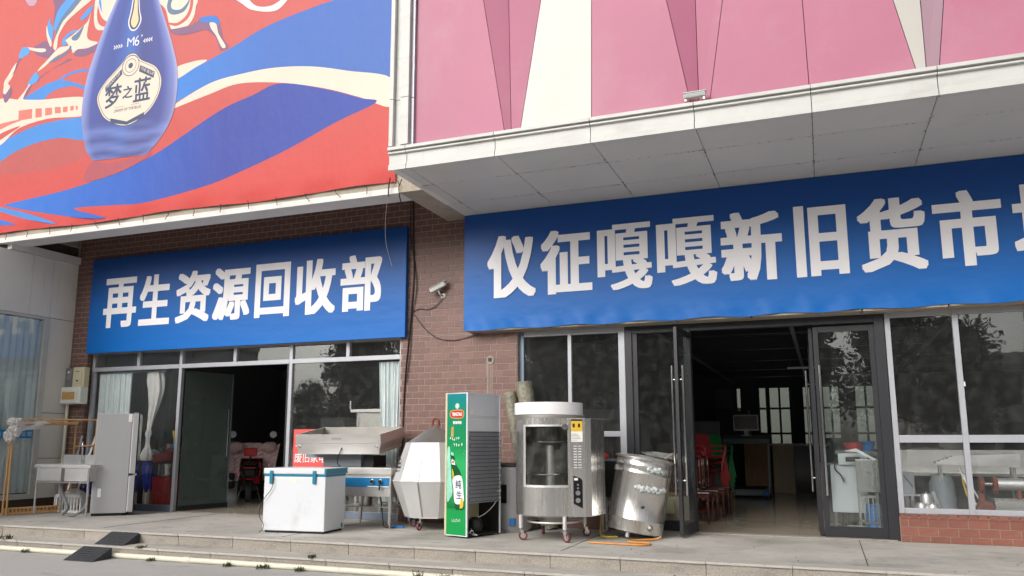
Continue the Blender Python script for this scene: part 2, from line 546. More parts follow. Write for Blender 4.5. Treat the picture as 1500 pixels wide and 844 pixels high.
def thing(name, label, cat, loc=(0, 0, 0), rz=0.0, group=None):
    o = bpy.data.objects.new(name, None)
    o.empty_display_size = 0.2
    COL.objects.link(o)
    o.location = loc
    o.rotation_euler = (0, 0, rz)
    return tag(o, label, cat, group)

def struct(o):
    o['kind'] = 'structure'
    return o

def dup(root, loc, rz, label=None):
    r = root.copy()
    COL.objects.link(r)
    r.location = loc
    r.rotation_euler = (0, 0, rz)
    if label:
        r['label'] = label
    for ch in [c for c in bpy.data.objects if c.parent == root]:
        c = ch.copy()
        COL.objects.link(c)
        c.parent = r
        for g in [q for q in bpy.data.objects if q.parent == ch]:
            d = g.copy()
            COL.objects.link(d)
            d.parent = c
    return r

def smoothpoly(pts, k=6):
    n = len(pts)
    out = []
    for i in range(n):
        p0, p1, p2, p3 = (Vector((*pts[(i + j) % n], 0)) for j in (-1, 0, 1, 2))
        for s in range(k):
            t = s / k
            q = 0.5 * ((2 * p1) + (p2 - p0) * t + (2 * p0 - 5 * p1 + 4 * p2 - p3) * t * t + (3 * p1 - p0 - 3 * p2 + p3) * t ** 3)
            out.append((q.x, q.y))
    return out

def curve(pts, k=6):
    pts = [Vector(p) for p in pts]
    out = []
    for i in range(len(pts) - 1):
        p0, p1, p2, p3 = pts[max(i - 1, 0)], pts[i], pts[i + 1], pts[min(i + 2, len(pts) - 1)]
        for s in range(k):
            t = s / k
            out.append(0.5 * ((2 * p1) + (p2 - p0) * t + (2 * p0 - 5 * p1 + 4 * p2 - p3) * t * t + (3 * p1 - p0 - 3 * p2 + p3) * t ** 3))
    out.append(pts[-1])
    return out

# ------------------------------------------------------------------ lettering (built-in font outlines)
_fc = bpy.data.curves.new('glyph', 'FONT')
_fc.resolution_u = 3
_fo = bpy.data.objects.new('glyph', _fc)
COL.objects.link(_fo)
_glyphs = {}
def glyph(t):
    """flat outline of a character or word: (2-D points, faces, bounds)"""
    if t not in _glyphs:
        _fc.body = t
        dg = bpy.context.evaluated_depsgraph_get()
        dg.update()
        me = bpy.data.meshes.new_from_object(_fo.evaluated_get(dg))
        vs = [(p.co.x, p.co.y) for p in me.vertices]
        fs = [tuple(p.vertices) for p in me.polygons]
        b = (min(p[0] for p in vs), max(p[0] for p in vs), min(p[1] for p in vs), max(p[1] for p in vs))
        _glyphs[t] = (vs, fs, b)
        bpy.data.meshes.remove(me)
    return _glyphs[t]
for _t in '再生资源回收部仪征嘎新旧货市场梦之蓝上废家电青岛啤酒纯公司科技':
    glyph(_t)
for _t in ('M', '6', '+', 'DREAM OF THE BLUE', 'DREAM OF', 'THE BLUE', 'TSINGTAO', '青岛啤酒', '废旧家电', '公司', '科技', 'M6'):
    glyph(_t)
bpy.data.objects.remove(_fo)

def marks(mb, n, org, u, v, w, h, seed=1):
    """a row of n small print marks too fine to read"""
    rg = random.Random(seed)
    u, v, org = Vector(u), Vector(v), Vector(org)
    cw = w / n
    for i in range(n):
        for k in range(4):
            x0 = cw * (i + rg.uniform(.05, .5)); z0 = h * rg.uniform(0, .7)
            a, b = (cw * .35, h * .16) if k % 2 else (cw * .12, h * rg.uniform(.3, .6))
            mb.add([org + u * x0 + v * z0, org + u * (x0 + a) + v * z0, org + u * (x0 + a) + v * min(h, z0 + b), org + u * x0 + v * min(h, z0 + b)], [(0, 1, 2, 3)])
    return mb

def letters(mb, t, org, u, v, w, h, bold=(0.0, 0.0), step=0.0004):
    """fit text into a w x h box at org; u, v in-plane axes; bold = extra stroke half width (x, y)"""
    vs, fs, b = glyph(t)
    u, v = Vector(u), Vector(v)
    nrm = u.cross(v)
    org = Vector(org)
    bx, by = bold
    sx, sy = (w - 2 * bx) / (b[1] - b[0]), (h - 2 * by) / (b[3] - b[2])
    offs = [(0, 0)]
    if bx:
        offs += [(i * bx, j * by) for i in (-1, -0.33, 0.33, 1) for j in (-1, 0, 1)]
    for k, (dx, dy) in enumerate(offs):
        mb.add([org + u * (bx + dx + (x - b[0]) * sx) + v * (by + dy + (y - b[2]) * sy) + nrm * (k * step) for x, y in vs], fs)
    return mb

EX, EY, EZ = (1, 0, 0), (0, 1, 0), (0, 0, 1)

# ================================================================== SETTING
# ---- street sheet
m = MB()
m.add([(-150, -150, -0.3), (150, -150, -0.3), (150, 150, -0.3), (-150, 150, -0.3)], [(0, 1, 2, 3)])
struct(m.build('street', 'street'))
# ---- platform with two steps
YF, YS, YW = 9.43, 8.98, 12.2          # platform edge, lower step edge, brick wall face
m = MB()
m.bb(-30, 14, YF + 0.03, 26.5, -0.29, -0.002)
plat = struct(m.build('platform', 'concrete'))
m = MB()
m.bb(-30, 14, YS + 0.03, YF + 0.03, -0.29, -0.152)
step = struct(m.build('lower_step', 'concrete'))
# granite facing slabs and edge slabs of the steps
for own, y0, z0, z1, dep in ((plat, YF, -0.15, 0.0, 0.03), (step, YS, -0.297, -0.15, 0.03)):
    x = -16.0 + random.uniform(0, .4)
    shared = {}
    while x < 5.5:
        w = random.choice((0.84, 0.9, 0.9, 0.96))
        key = (w, y0)
        if key not in shared:
            q = MB()
            q.bb(0, w - 0.008, 0, dep, 0, z1 - z0 - 0.002)
            shared[key] = q.mesh('riser_slab', 'granite')
        o = bpy.data.objects.new('riser_slab', shared[key])
        COL.objects.link(o)
        o.parent = own
        o.location = (x, y0 - random.uniform(0, .004), z0 - random.uniform(0, .003))
        if key + (1,) not in shared:
            q = MB()
            c = [random.uniform(-.004, .006) for _ in range(7)]
            n_ = 6
            pts_ = [(w * i / n_ - (.004 if i == n_ else 0), c[i]) for i in range(n_ + 1)]
            q.prism([(px, py, 0) for px, py in pts_] + [(w - .004, .26, 0), (0, .26, 0)], (0, 0, .026))
            shared[key + (1,)] = q.mesh('edge_slab', 'concrete')
        o = bpy.data.objects.new('edge_slab', shared[key + (1,)])
        COL.objects.link(o)
        o.parent = own
        o.location = (x, y0 - .022, z1 - .024 + random.uniform(0, .002))
        x += w
# expansion joints in the platform top
for x in (-10.4, -7.1, -3.05, 0.35, 3.2):
    m = MB()
    m.bb(x, x + 0.008, YF + 0.03, YW - 0.01, -0.01, 0.0015)
    m.build('joint_strip', 'joint_dark', plat)

# cracks in the platform screed
rg = random.Random(5)
for x, y, a, l in ((-9.6, 10.3, .3, 1.6), (-5.9, 10.0, -1.2, .8), (-1.4, 10.4, .2, 1.7), (.9, 10.9, -.5, 1.2), (-11.2, 10.6, .9, .9), (1.6, 10.2, .1, 1.3)):
    m = MB()
    p = Vector((x, y, .0012)); ang = a
    L0 = []
    for k in range(14):
        w_ = .0035 * (1 - abs(k - 6) / 9)
        n_ = Vector((-math.sin(ang), math.cos(ang), 0))
        L0.append((p + n_ * w_, p - n_ * w_))
        p = p + Vector((math.cos(ang), math.sin(ang), 0)) * l / 14
        ang += rg.gauss(0, .35)
    for (a1_, b1_), (a2_, b2_) in zip(L0[:-1], L0[1:]):
        m.add([a1_, b1_, b2_, a2_], [(0, 1, 2, 3)])
    m.build('crack', 'joint_dark', plat)

# ---- brick facade
FW = thing('brick_wall', 'brown brick-tiled shop front wall with pale mortar joints between the blue banners', 'brick wall', (0, YW, 0))
m = MB()
# mortar backing: left jamb, pier, strip above the left windows (wall thickness 0.3)
m.bb(-14.6, -13.87, 0.006, 0.30, 0, 3.06)
m.bb(-6.66, -4.53, 0.006, 0.30, 0, 3.06)
m.bb(-14.6, -5.2, 0.006, 0.30, 3.06, 6.3)
m.build('mortar_wall', 'mortar', FW)
BW, BH = 0.2175, 0.1065
def brick_spots(x0, x1, z0, z1):
    out = []
    k0 = int(math.floor(z0 / BH))
    for k in range(k0, int(math.ceil(z1 / BH))):
        za, zb = max(k * BH, z0), min((k + 1) * BH, z1)
        if zb - za < 0.025:
            continue
        off = (0, 0.5)[k % 2] * BW
        j = int(math.floor((x0 - off) / BW))
        while off + j * BW < x1:
            xa, xb = max(off + j * BW, x0), min(off + (j + 1) * BW, x1)
            if xb - xa > 0.03:
                out.append((xa, xb, za, zb))
            j += 1
    return out
spots = brick_spots(-6.66, -4.53, 0, 3.06) + brick_spots(-14.32, -13.87, 0, 3.06) + brick_spots(-14.32, -5.2, 3.06, 6.28)
def hidden(a, b, c, d):
    if c > 3.12 and d < 4.95 and a > -13.7 and b < -6.6:
        return True
    if a > -5.33 and c > 3.12:
        return True
    return d > 5.75
def near(s):
    return math.dist((0, 0, 1.3), ((s[0] + s[1]) / 2, YW, (s[2] + s[3]) / 2))
vis = sorted([s for s in spots if not hidden(*s)], key=near)
pick = set(vis[:296])
shared = {}
rest = MB()
for s in spots:
    w, h = round(s[1] - s[0] - 0.009, 3), round(s[3] - s[2] - 0.009, 3)
    if w < 0.02 or h < 0.015:
        continue
    if s in pick:
        if (w, h) not in shared:
            q = MB()
            e = 0.004
            q.add([(0, 0.006, 0), (w, 0.006, 0), (w, 0.006, h), (0, 0.006, h), (e, 0, e), (w - e, 0, e), (w - e, 0, h - e), (e, 0, h - e)],
                  [(4, 5, 6, 7), (0, 1, 5, 4), (1, 2, 6, 5), (2, 3, 7, 6), (3, 0, 4, 7)])
            shared[(w, h)] = q.mesh('brick', 'brick_tile')
        o = bpy.data.objects.new('brick', shared[(w, h)])
        COL.objects.link(o)
        o.parent = FW
        o.location = (s[0] + 0.0045, random.uniform(0, 0.002), s[2] + 0.0045)
    else:
        a, b, c, d = s[0] + .0045, s[1] - .0045, s[2] + .0045, s[3] - .0045
        e, y = 0.004, random.uniform(0, 0.002)
        rest.add([(a, y + .006, c), (b, y + .006, c), (b, y + .006, d), (a, y + .006, d), (a + e, y, c + e), (b - e, y, c + e), (b - e, y, d - e), (a + e, y, d - e)],
                 [(4, 5, 6, 7), (0, 1, 5, 4), (1, 2, 6, 5), (2, 3, 7, 6), (3, 0, 4, 7)])
o = rest.build('brickwork', 'brick_tile', FW)
o['kind'] = 'stuff'
# brick return of the left jamb (faces the window opening)
m = MB()
for k in range(29):
    z0, z1 = k * BH + .0045, min((k + 1) * BH, 3.06) - .0045
    m.bb(-13.872, -13.864, 0.006 if k % 2 else 0.11, 0.105 if k % 2 else 0.15, z0, z1)
    m.bb(-13.872, -13.864, 0.11 if k % 2 else 0.006, 0.15 if k % 2 else 0.105, z0, z1)
m.build('jamb_brickwork', 'brick_tile', FW)['kind'] = 'stuff'
# ---- vent hole with white drips
VH = thing('vent_hole', 'round drain hole in the brick pier with pale drips running down', 'vent hole', (-5.0, YW, 2.62))
m = MB()
m.lathe([(0.075, 0), (0.07, 0.012), (0.036, 0.012), (0.034, -0.005)], n=20, caps=False)
o = m.build('collar', 'mortar', VH, smooth=40, rot=(R(90), 0, 0), loc=(0, 0.002, 0))
m = MB()
m.lathe([(0.001, 0.006), (0.034, 0.006)], n=20, caps=False)
m.build('hole', 'black', VH, rot=(R(90), 0, 0), loc=(0, 0.002, 0))
m = MB()
for x, w, l in ((-.045, .022, 0.95), (-.018, .010, .75), (.008, .010, .6), (.036, .016, .82), (-.07, .01, .3)):
    pts = [(x - w / 2, -0.003, -0.03), (x + w / 2, -0.003, -0.03), (x + w * .55, -0.003, -l * .5), (x + w * .25, -0.003, -l), (x - w * .2, -0.003, -l), (x - w * .5, -0.003, -l * .5)]
    m.prism(pts, (0, 0.012, 0))
m.build('drip_stain', 'mortar', VH)

# ---- low brick wall below the right window
LB = thing('low_brick_wall', 'low red-brick plinth wall under the right-hand shop window', 'brick wall', (0.87, YW, 0))
m = MB()
m.bb(0.006, 4.6, 0.006, 0.30, 0, 0.325)
m.build('mortar_core', 'mortar', LB)
shared = {}
for k, (z0, z1) in enumerate(((0.0, 0.085), (0.085, 0.195), (0.195, 0.305))):
    x = (-0.12, -0.02, -0.135)[k]
    while x < 4.6:
        a, b = max(x, 0), min(x + 0.232, 4.6)
        x += 0.232
        if b - a < 0.03:
            continue
        w, h = round(b - a - .009, 3), round(z1 - z0 - .009, 3)
        if (w, h) not in shared:
            q = MB()
            q.bb(0, w, 0, 0.006, 0, h)
            shared[(w, h)] = q.mesh('brick', 'brick_red')
        o = bpy.data.objects.new('brick', shared[(w, h)])
        COL.objects.link(o)
        o.parent = LB
        o.location = (a + .0045, random.uniform(-.002, .001), z0 + .0045)
# coping bricks (laid flat)
q = MB()
q.add([(0, 0, 0), (.105, 0, 0), (.105, .10, .03), (0, .10, .03), (0, 0, -.02), (.105, 0, -.02), (.105, .10, -.02), (0, .10, -.02)], [(0, 1, 2, 3), (0, 4, 5, 1), (1, 5, 6, 2), (2, 6, 7, 3), (3, 7, 4, 0), (4, 7, 6, 5)])
qm = q.mesh('coping_brick', 'brick_red')
for i in range(40):
    o = bpy.data.objects.new('coping_brick', qm)
    COL.objects.link(o)
    o.parent = LB
    o.location = (.004 + i * .115, -0.006, .326)
m = MB()
m.bb(-0.002, 0.004, 0.006, .25, 0, .32)
m.build('end_render', 'mortar', LB)

# ---- rooms behind the glass (dark shop interiors)
def room(x0, x1, y0, y1, h, wallm, back_open=None):
    w = 0.15
    parts = []
    m = MB(); m.bb(x0 - w, x0, y0, y1 + w, 0.001, h); parts.append(struct(m.build('interior_wall_left', wallm)))
    m = MB(); m.bb(x1, x1 + w, y0, y1 + w, 0.001, h); parts.append(struct(m.build('interior_wall_right', wallm)))
    m = MB()
    if back_open:
        zs, ze = back_open['z']
        m.bb(x0, x1, y1, y1 + w, 0.001, zs)
        m.bb(x0, x1, y1, y1 + w, ze, h)
        xs = [x0] + [v for p in back_open['x'] for v in p] + [x1]
        for a, b in zip(xs[0::2], xs[1::2]):
            m.bb(a, b, y1, y1 + w, zs, ze)
    else:
        m.bb(x0, x1, y1, y1 + w, 0.001, h)
    parts.append(struct(m.build('interior_wall_back', wallm)))
    m = MB(); m.bb(x0 - w, x1 + w, y0, y1 + w, h, h + 0.2); struct(m.build('interior_ceiling', 'ceiling_dark'))
    return parts
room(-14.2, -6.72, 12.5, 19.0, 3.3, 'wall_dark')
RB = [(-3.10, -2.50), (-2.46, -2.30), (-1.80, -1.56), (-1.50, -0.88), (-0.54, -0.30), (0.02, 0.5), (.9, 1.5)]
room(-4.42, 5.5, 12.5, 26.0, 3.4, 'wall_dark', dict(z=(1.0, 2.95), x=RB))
# tiled floors
for x0, x1, y0, y1, nm in ((-14.2, -6.72, 12.36, 19.0, 'shop_floor'), (-4.42, 5.5, 12.36, 26.0, 'hall_floor')):
    m = MB(); m.bb(x0, x1, y0, y1, -0.001, 0.004)
    fl = struct(m.build(nm, 'joint_dark'))
    q = MB(); q.bb(0.002, 0.798, 0.002, 0.798, 0, 0.006)
    tm = q.mesh('floor_tile', 'tile_floor')
    y = y0
    while y < y1 - 0.75:
        x = x0
        while x < x1 - 0.75:
            if (x0 > -5 and -4.4 < x < 3.2 and y < 23) or (x0 < -5 and x > -13.4 and y < 17):
                o = bpy.data.objects.new('floor_tile', tm)
                COL.objects.link(o)
                o.parent = fl
                o.location = (x, y, 0.0015)
            x += 0.8
        y += 0.8
# hall rear windows: glazing bars, and a wall added behind to dim the view
HW = thing('rear_window', 'bright gridded rear windows at the far end of the dark hall', 'window', (0, 26.0, 0))
for a, b in RB:
    m = MB()
    for x in ((a, (a + b) / 2, b) if b - a > .4 else (a, b)):
        m.bb(x - .03, x + .03, .03, .09, 1.0, 2.95)
    for z in (1.0, 1.55, 2.3, 2.95):
        m.bb(a, b, .035, .085, z - .03, z + .03)
    m.build('window_frame', 'door_black', HW)
m = MB(); m.bb(-3.10, -2.50, .0, .02, 1.02, 2.93)
m.build('blind', 'plastic_grey', HW)
YB = thing('window_backdrop', 'plain wall added behind the hall windows to dim the view through them', 'wall', (0, 31, 0))
m = MB(); m.bb(-14, 12, 0, .3, -.3, 4.6)
m.build('render', 'backdrop_render', YB)
m = MB(); m.bb(-14, 12, -.05, .35, 4.6, 4.75)
m.build('coping', 'trim_white', YB)
# hall ceiling beams
HB = thing('ceiling_beams', 'dark steel beams under the ceiling of the furniture hall', 'beams', (0, 0, 3.4))
for y in (14.2, 16.6, 19, 21.4, 23.8):
    m = MB()
    m.bb(-4.4, 5.45, y, y + .14, -.30, -.27); m.bb(-4.4, 5.45, y + .06, y + .08, -.27, -.03); m.bb(-4.4, 5.45, y, y + .14, -.03, 0)
    m.build('beam', 'door_black', HB)
for x in (-2.5, -0.4, 1.8):
    m = MB(); m.bb(x, x + .06, 12.7, 25.9, -.36, -.31)
    m.build('rail', 'alu_blue', HB)
TL = thing('tube_lamp', 'unlit slim tube lamp hanging under the dark hall ceiling', 'lamp', (-0.35, 18.5, 2.85))
m = MB(); m.bb(-.3, .3, -.03, .03, 0, .04); m.build('lamp_body', 'white', TL)
m = MB(); m.tube([(-.27, 0, .04), (-.27, 0, .19)], .006); m.tube([(.27, 0, .04), (.27, 0, .19)], .006); m.build('hanger', 'wire', TL)

# ---- left shop front: aluminium frame and panes
SF = thing('shop_front', 'grey aluminium shop front under the shorter blue banner', 'shop front', (0, 12.35, 0))
def rect(mb, x0, x1, z0, z1, y0=-0.04, y1=0.04):
    mb.bb(x0, x1, y0, y1, z0, z1)
LM = [-13.80, -12.62, -11.54, -10.25, -8.98, -7.78, -6.70]
for x in LM:
    w = .035
    if x in (-13.80, -6.70):
        m = MB(); rect(m, x - w, x + w, 0, 3.06); m.build('post', 'alu', SF, bevel=.004)
    elif x in (-11.54, -8.98):
        m = MB(); rect(m, x - w, x + w, 0, 3.06); m.build('post', 'alu', SF, bevel=.004)
    else:
        m = MB(); rect(m, x - w, x + w, 2.79, 3.06, -.038, .038); m.build('mullion', 'alu', SF, bevel=.004)
for a, b in ((-13.765, -11.575), (-11.505, -9.015), (-8.945, -6.735)):
    m = MB(); rect(m, a, b, 2.71, 2.79, -.042, .042); m.build('transom', 'alu', SF, bevel=.004)
    if a != -11.505:
        m = MB(); rect(m, a, b, 0.0, .12, -.035, .035); m.build('kick_rail', 'alu_blue', SF, bevel=.004)
for a, b in zip(LM[:-1], LM[1:]):
    m = MB(); rect(m, a + .03, b - .03, 2.78, 3.07, -.004, .004); m.build('transom_pane', 'glass_clear', SF)
for a, b in ((-13.77, -11.57), (-8.95, -6.73)):
    m = MB(); rect(m, a, b, .11, 2.72, -.004, .004); m.build('pane', 'glass_clear', SF)
m = MB(); m.bb(-9.06, -9.02, -.03, .10, 0.01, 2.71); m.build('door_jamb', 'door_black', SF)
# open door leaf (swung inwards)
DL = thing('glass_door', 'dark green glass door leaf standing open, with long steel handle', 'door', (-11.49, 12.40, 0.01), R(80))
m = MB(); m.bb(.02, 1.15, -.006, .006, .03, 2.68); m.build('glass_leaf', 'glass_green', DL)
m = MB(); m.bb(0, 1.17, -.012, .012, 2.66, 2.70); m.bb(0, 1.17, -.02, .02, 0, .09); m.build('rail', 'door_black', DL)
m = MB(); m.bb(1.15, 1.172, -.012, .012, .09, 2.66); m.build('edge_strip', 'alu_blue', DL)
for s in (-1, 1):
    m = MB()
    m.tube([(1.05, s * .055, 1.0), (1.05, s * .055, 1.95)], .016, 10)
    for z in (1.12, 1.83):
        m.tube([(1.05, 0, z), (1.05, s * .055, z)], .009)
    m.build('handle', 'chrome', DL, smooth=40)
# curtains behind the left window
def curtain(parent, name, x0, x1, z0, z1, y, m_, folds, amp=.014, taper=None):
    q = MB()
    def fn(u, v):
        xx = x0 + (x1 - x0) * u
        if taper:
            c = taper[0]
            xx = c + (xx - c) * (1 - (1 - taper[1]) * (1 - v) ** .8)
        ph = 2 * math.pi * folds * u
        return (xx + .012 * math.sin(ph * 1.7 + 3 * v), y + amp * math.sin(ph) + .01 * math.sin(ph * 2.3 + 4 * v), z0 + (z1 - z0) * v)
    q.grid(fn, folds * 10, 14)
    return q.build(name, m_, parent, smooth=180)
c = thing('curtain', 'pale straight-hanging curtain inside the window behind the grey fridge', 'curtain', (0, 12.42, 0))
curtain(c, 'drape', -13.72, -12.85, .2, 2.66, 0, 'curtain', 9)
m = MB(); m.tube([(-13.75, 0, 2.68), (-12.0, 0, 2.68)], .012); m.build('rod', 'chrome', c)
c = thing('curtain', 'white curtain gathered and knotted, hanging beside the green door', 'curtain', (0, 12.50, 0))
m = MB()
prof = [(2.66, .17, .0), (2.5, .19, .02), (2.3, .17, .04), (2.0, .11, .01), (1.75, .07, -.05), (1.55, .045, -.08), (1.46, .075, -.085), (1.38, .05, -.09), (1.28, .045, -.09), (1.2, .06, -.085), (1.08, .12, -.09), (.98, .15, -.10), (.94, .11, -.10)]
vs, fs, n = [], [], 28
for z, r, dx in prof:
    for k in range(n):
        a = 2 * math.pi * k / n
        q = r * (1 + .22 * math.sin(7 * a + z * 3))
        vs.append((-12.33 + dx + q * math.cos(a), q * .45 * math.sin(a), z))
for i in range(len(prof) - 1):
    for k in range(n):
        l = (k + 1) % n
        fs.append((i * n + k, i * n + l, (i + 1) * n + l, (i + 1) * n + k))
m.add(vs, fs)
m.build('knotted_drape', 'cloth_white', c, smooth=180)
c = thing('curtain', 'bunched grey-white curtain at the end of the window by the brick pier', 'curtain', (0, 12.42, 0))
curtain(c, 'drape', -7.2, -6.78, .3, 2.68, 0, 'curtain', 6, .018, taper=(-6.95, .72))

# ---- left banner
B1 = thing('banner', 'shorter blue banner with seven white characters above the left shop front', 'banner', (0, 12.1, 0))
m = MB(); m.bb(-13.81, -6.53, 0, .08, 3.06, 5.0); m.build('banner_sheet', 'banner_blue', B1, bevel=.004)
for ch, a, b in (('再', -13.428, -12.557), ('生', -12.481, -11.698), ('资', -11.56, -10.726), ('源', -10.677, -9.799), ('回', -9.687, -8.91), ('收', -8.80, -7.94), ('部', -7.838, -7.001)):
    m = MB()
    letters(m, ch, (a, -.003, 3.557), EX, EZ, b - a, 1.01, (.031, .024))
    m.build('character', 'banner_white', B1)

# ---- right banner, on a projecting box beam
B2 = thing('banner', 'long blue banner with large white characters under the pink canopy', 'banner', (0, 11.95, 0))
m = MB()
def b2(u, v):
    x = -5.365 + (3.75 + 5.365) * u
    z = 3.085 + (5.02 - 3.085) * v
    e = max(0, 1 - v * 9)
    y = -.004 * math.sin(x * 3.1) * (1 - v) + e * (.010 * math.sin(x * 9.3 + 2 * math.sin(x * 2.1)) + .006 * math.sin(x * 23 + v * 30))
    return (x, y, z - e * .012 * math.sin(x * 6.1 + 1))
m.grid(b2, 320, 26)
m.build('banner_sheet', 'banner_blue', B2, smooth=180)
m = MB(); m.bb(-5.36, 3.74, .02, .24, 3.10, 5.015); m.build('backing_frame', 'banner_blue', B2)
m = MB()
x = -5.33
while x < 3.6:
    w = random.uniform(.9, 1.5)
    m.bb(x, min(x + w, 3.7) - .02, .03, .235, 3.055 + random.uniform(0, .02), 3.096)
    x += w
m.build('soffit_board', 'conc_beam', B2)
for ch, a, b in (('仪', -4.949, -4.112), ('征', -4.035, -3.189), ('嘎', -3.104, -2.254), ('嘎', -2.183, -1.309), ('新', -1.245, -.39), ('旧', -.218, .471), ('货', .604, 1.447), ('市', 1.537, 2.342), ('场', 2.453, 3.29)):
    m = MB()
    letters(m, ch, (a, -.012, 3.585), EX, EZ, b - a, 1.03, (.032, .009) if ch == '嘎' else (.036, .022))
    m.build('character', 'banner_white', B2)
# lintel wall behind the right banner
m = MB(); m.bb(-5.2, 6, 12.2, 12.5, 3.06, 5.03)
tag(m.build('lintel_wall', 'conc_beam'), 'bare concrete lintel wall behind the long blue banner', 'wall')

# ---- right shop: window left of the door
W1 = thing('window', 'grey aluminium two-light window between the brick pier and the black doors', 'window', (0, 12.33, 0))
for x, w in ((-4.49, .04), (-3.68, .03), (-2.84, .05)):
    m = MB(); rect(m, x - w, x + w, .34, 3.06); m.build('post', 'alu_blue' if x < -4 else 'alu', W1, bevel=.004)
for a, b in ((-4.45, -3.71), (-3.65, -2.89)):
    for z0, z1 in ((2.98, 3.06), (1.38, 1.46), (.34, .42)):
        m = MB(); rect(m, a, b, z0, z1, -.038, .038); m.build('transom', 'alu', W1, bevel=.004)
    m = MB(); rect(m, a - .01, b + .01, 1.45, 2.99, -.004, .004); m.build('pane', 'glass_clear', W1)
    m = MB(); rect(m, a - .01, b + .01, .41, 1.39, -.004, .004); m.build('pane', 'glass_clear', W1)
m = MB(); m.bb(-4.53, -2.79, -.12, .12, 0, .33); m.build('plinth', 'brick_tile', W1)
m = MB(); m.bb(-3.645, -3.625, -.05, -.035, 1.78, 1.86); m.build('latch', 'white', W1)

# ---- right shop window right of the door
W2 = thing('window', 'grey aluminium window grid above the low red-brick plinth', 'window', (0, 12.33, 0))
XR = [.91, 1.74, 2.58, 3.42, 4.26, 5.1]
for x in XR:
    m = MB(); rect(m, x - .035, x + .035, .36, 3.06); m.build('post', 'alu', W2, bevel=.004)
for a, b in zip(XR[:-1], XR[1:]):
    for z0, z1 in ((3.0, 3.06), (1.29, 1.39), (.36, .43)):
        m = MB(); rect(m, a + .036, b - .036, z0, z1, -.036, .036); m.build('transom', 'alu', W2, bevel=.004)
    for z0, z1 in ((1.38, 3.01), (.42, 1.30)):
        m = MB(); rect(m, a + .03, b - .03, z0, z1, -.004, .004); m.build('pane', 'glass_clear', W2)
m = MB(); m.bb(1.775, 1.79, -.05, -.036, 2.03, 2.09); m.build('latch', 'white', W2)

# ---- black door set
DF = thing('door_frame', 'black metal entrance frame with fixed glass sidelights', 'door frame', (0, 12.33, 0))
for x, w in ((-2.73, .055), (-1.84, .05), (.80, .065)):
    m = MB(); rect(m, x - w, x + w, 0, 3.06, -.06, .06); m.build('post', 'door_black', DF, bevel=.004)
for a, b in ((-2.675, -1.89), (-1.79, .735)):
    m = MB(); rect(m, a, b, 2.95, 3.06, -.055, .055); m.build('head', 'door_black', DF, bevel=.004)
m = MB(); rect(m, -2.675, -1.89, 0, .16, -.03, .03); m.build('bottom_rail', 'door_black', DF)
m = MB(); rect(m, -2.69, -1.88, .15, 2.96, -.004, .004); m.build('pane', 'glass_door', DF)
m = MB(); rect(m, -2.675, -2.60, .16, 2.95, -.03, .03); m.build('stile', 'door_black', DF)
m = MB(); m.bb(-2.75, .83, -.13, .05, .0, .012); m.build('threshold', 'granite', DF)
def door(label, loc, rz, w, hz=2.9):
    d = thing('glass_door', label, 'door', loc, rz)
    m = MB(); m.bb(0, .07, -.025, .025, 0, hz); m.build('stile', 'door_black', d, bevel=.003)
    m = MB(); m.bb(w - .07, w, -.025, .025, 0, hz); m.build('stile', 'door_black', d, bevel=.003)
    m = MB(); m.bb(.07, w - .07, -.022, .022, hz - .08, hz); m.build('top_rail', 'door_black', d)
    m = MB(); m.bb(.07, w - .07, -.022, .022, 0, .14); m.build('bottom_rail', 'door_black', d)
    m = MB(); m.bb(.06, w - .06, -.004, .004, .13, hz - .07); m.build('pane', 'glass_door', d)
    for s in (-1, 1):
        m = MB()
        m.tube([(w - .06, s * .075, .55), (w - .06, s * .075, 2.35)], .018, 10)
        for z in (.75, 2.15):
            m.tube([(w - .06, 0, z), (w - .06, s * .075, z)], .01)
        m.build('pull_handle', 'chrome', d, smooth=40)
    return d
door('black framed glass door swung outwards beside the tilted steel drum', (-1.80, 12.36, .02), R(-96), .84)
door('black framed glass door swung inwards at the middle of the entrance', (-.10, 12.40, .02), R(92), .84)
door('closed black framed glass door beside the low brick plinth', (.735, 12.34, .02), R(180), .80)

# ---- pink canopy box
PC = thing('pink_canopy', 'projecting upper storey clad in pink folded panels with white trim', 'canopy', (0, 9.4, 5.03))
XL, XRT, ZT = -5.39, 6.5, 5.6
# pink panels: (x at z=.34, x at z=2.0 above the soffit), straight edges continued upwards
def lean(xb, xt, zb, zt, z):
    return xb + (xt - xb) * (z - zb) / (zt - zb)
edges = [(-5.067, -5.022, .355, 2.497), (-3.696, -4.007, .32, 2.28), (-3.609, -3.664, .32, 2.207), (-3.474, -3.174, .32, 2.10),
         (-2.513, -2.481, .30, 1.954), (-1.27, -1.513, .35, 1.746), (-1.172, -1.169, .35, 1.673), (-1.035, -.835, .35, 1.602),
         (.083, .071, .32, 1.408), (1.189, 1.025, .35, 1.203), (1.297, 1.304, .35, 1.144), (1.424, 1.524, .35, 1.097),
         (2.52, 2.50, .35, 1.2), (3.75, 3.55, .35, 1.2), (3.85, 3.86, .35, 1.2), (3.98, 4.14, .35, 1.2), (5.05, 5.05, .35, 1.2), (6.3, 6.3, .35, 1.2)]
dep = [.10, .10, .17, .10, .10, .10, .17, .10, .10, .10, .19, .10, .10, .10, .17, .10, .10, .10]
kinds = ['pink', 'pink_shaded', 'pink_shaded', 'cream_panel', 'pink', 'pink_shaded', 'pink_shaded', 'pink', 'pink', 'cream_panel', 'fold_shade', 'pink', 'pink', 'pink_shaded', 'pink_shaded', 'pink', 'cream_panel']
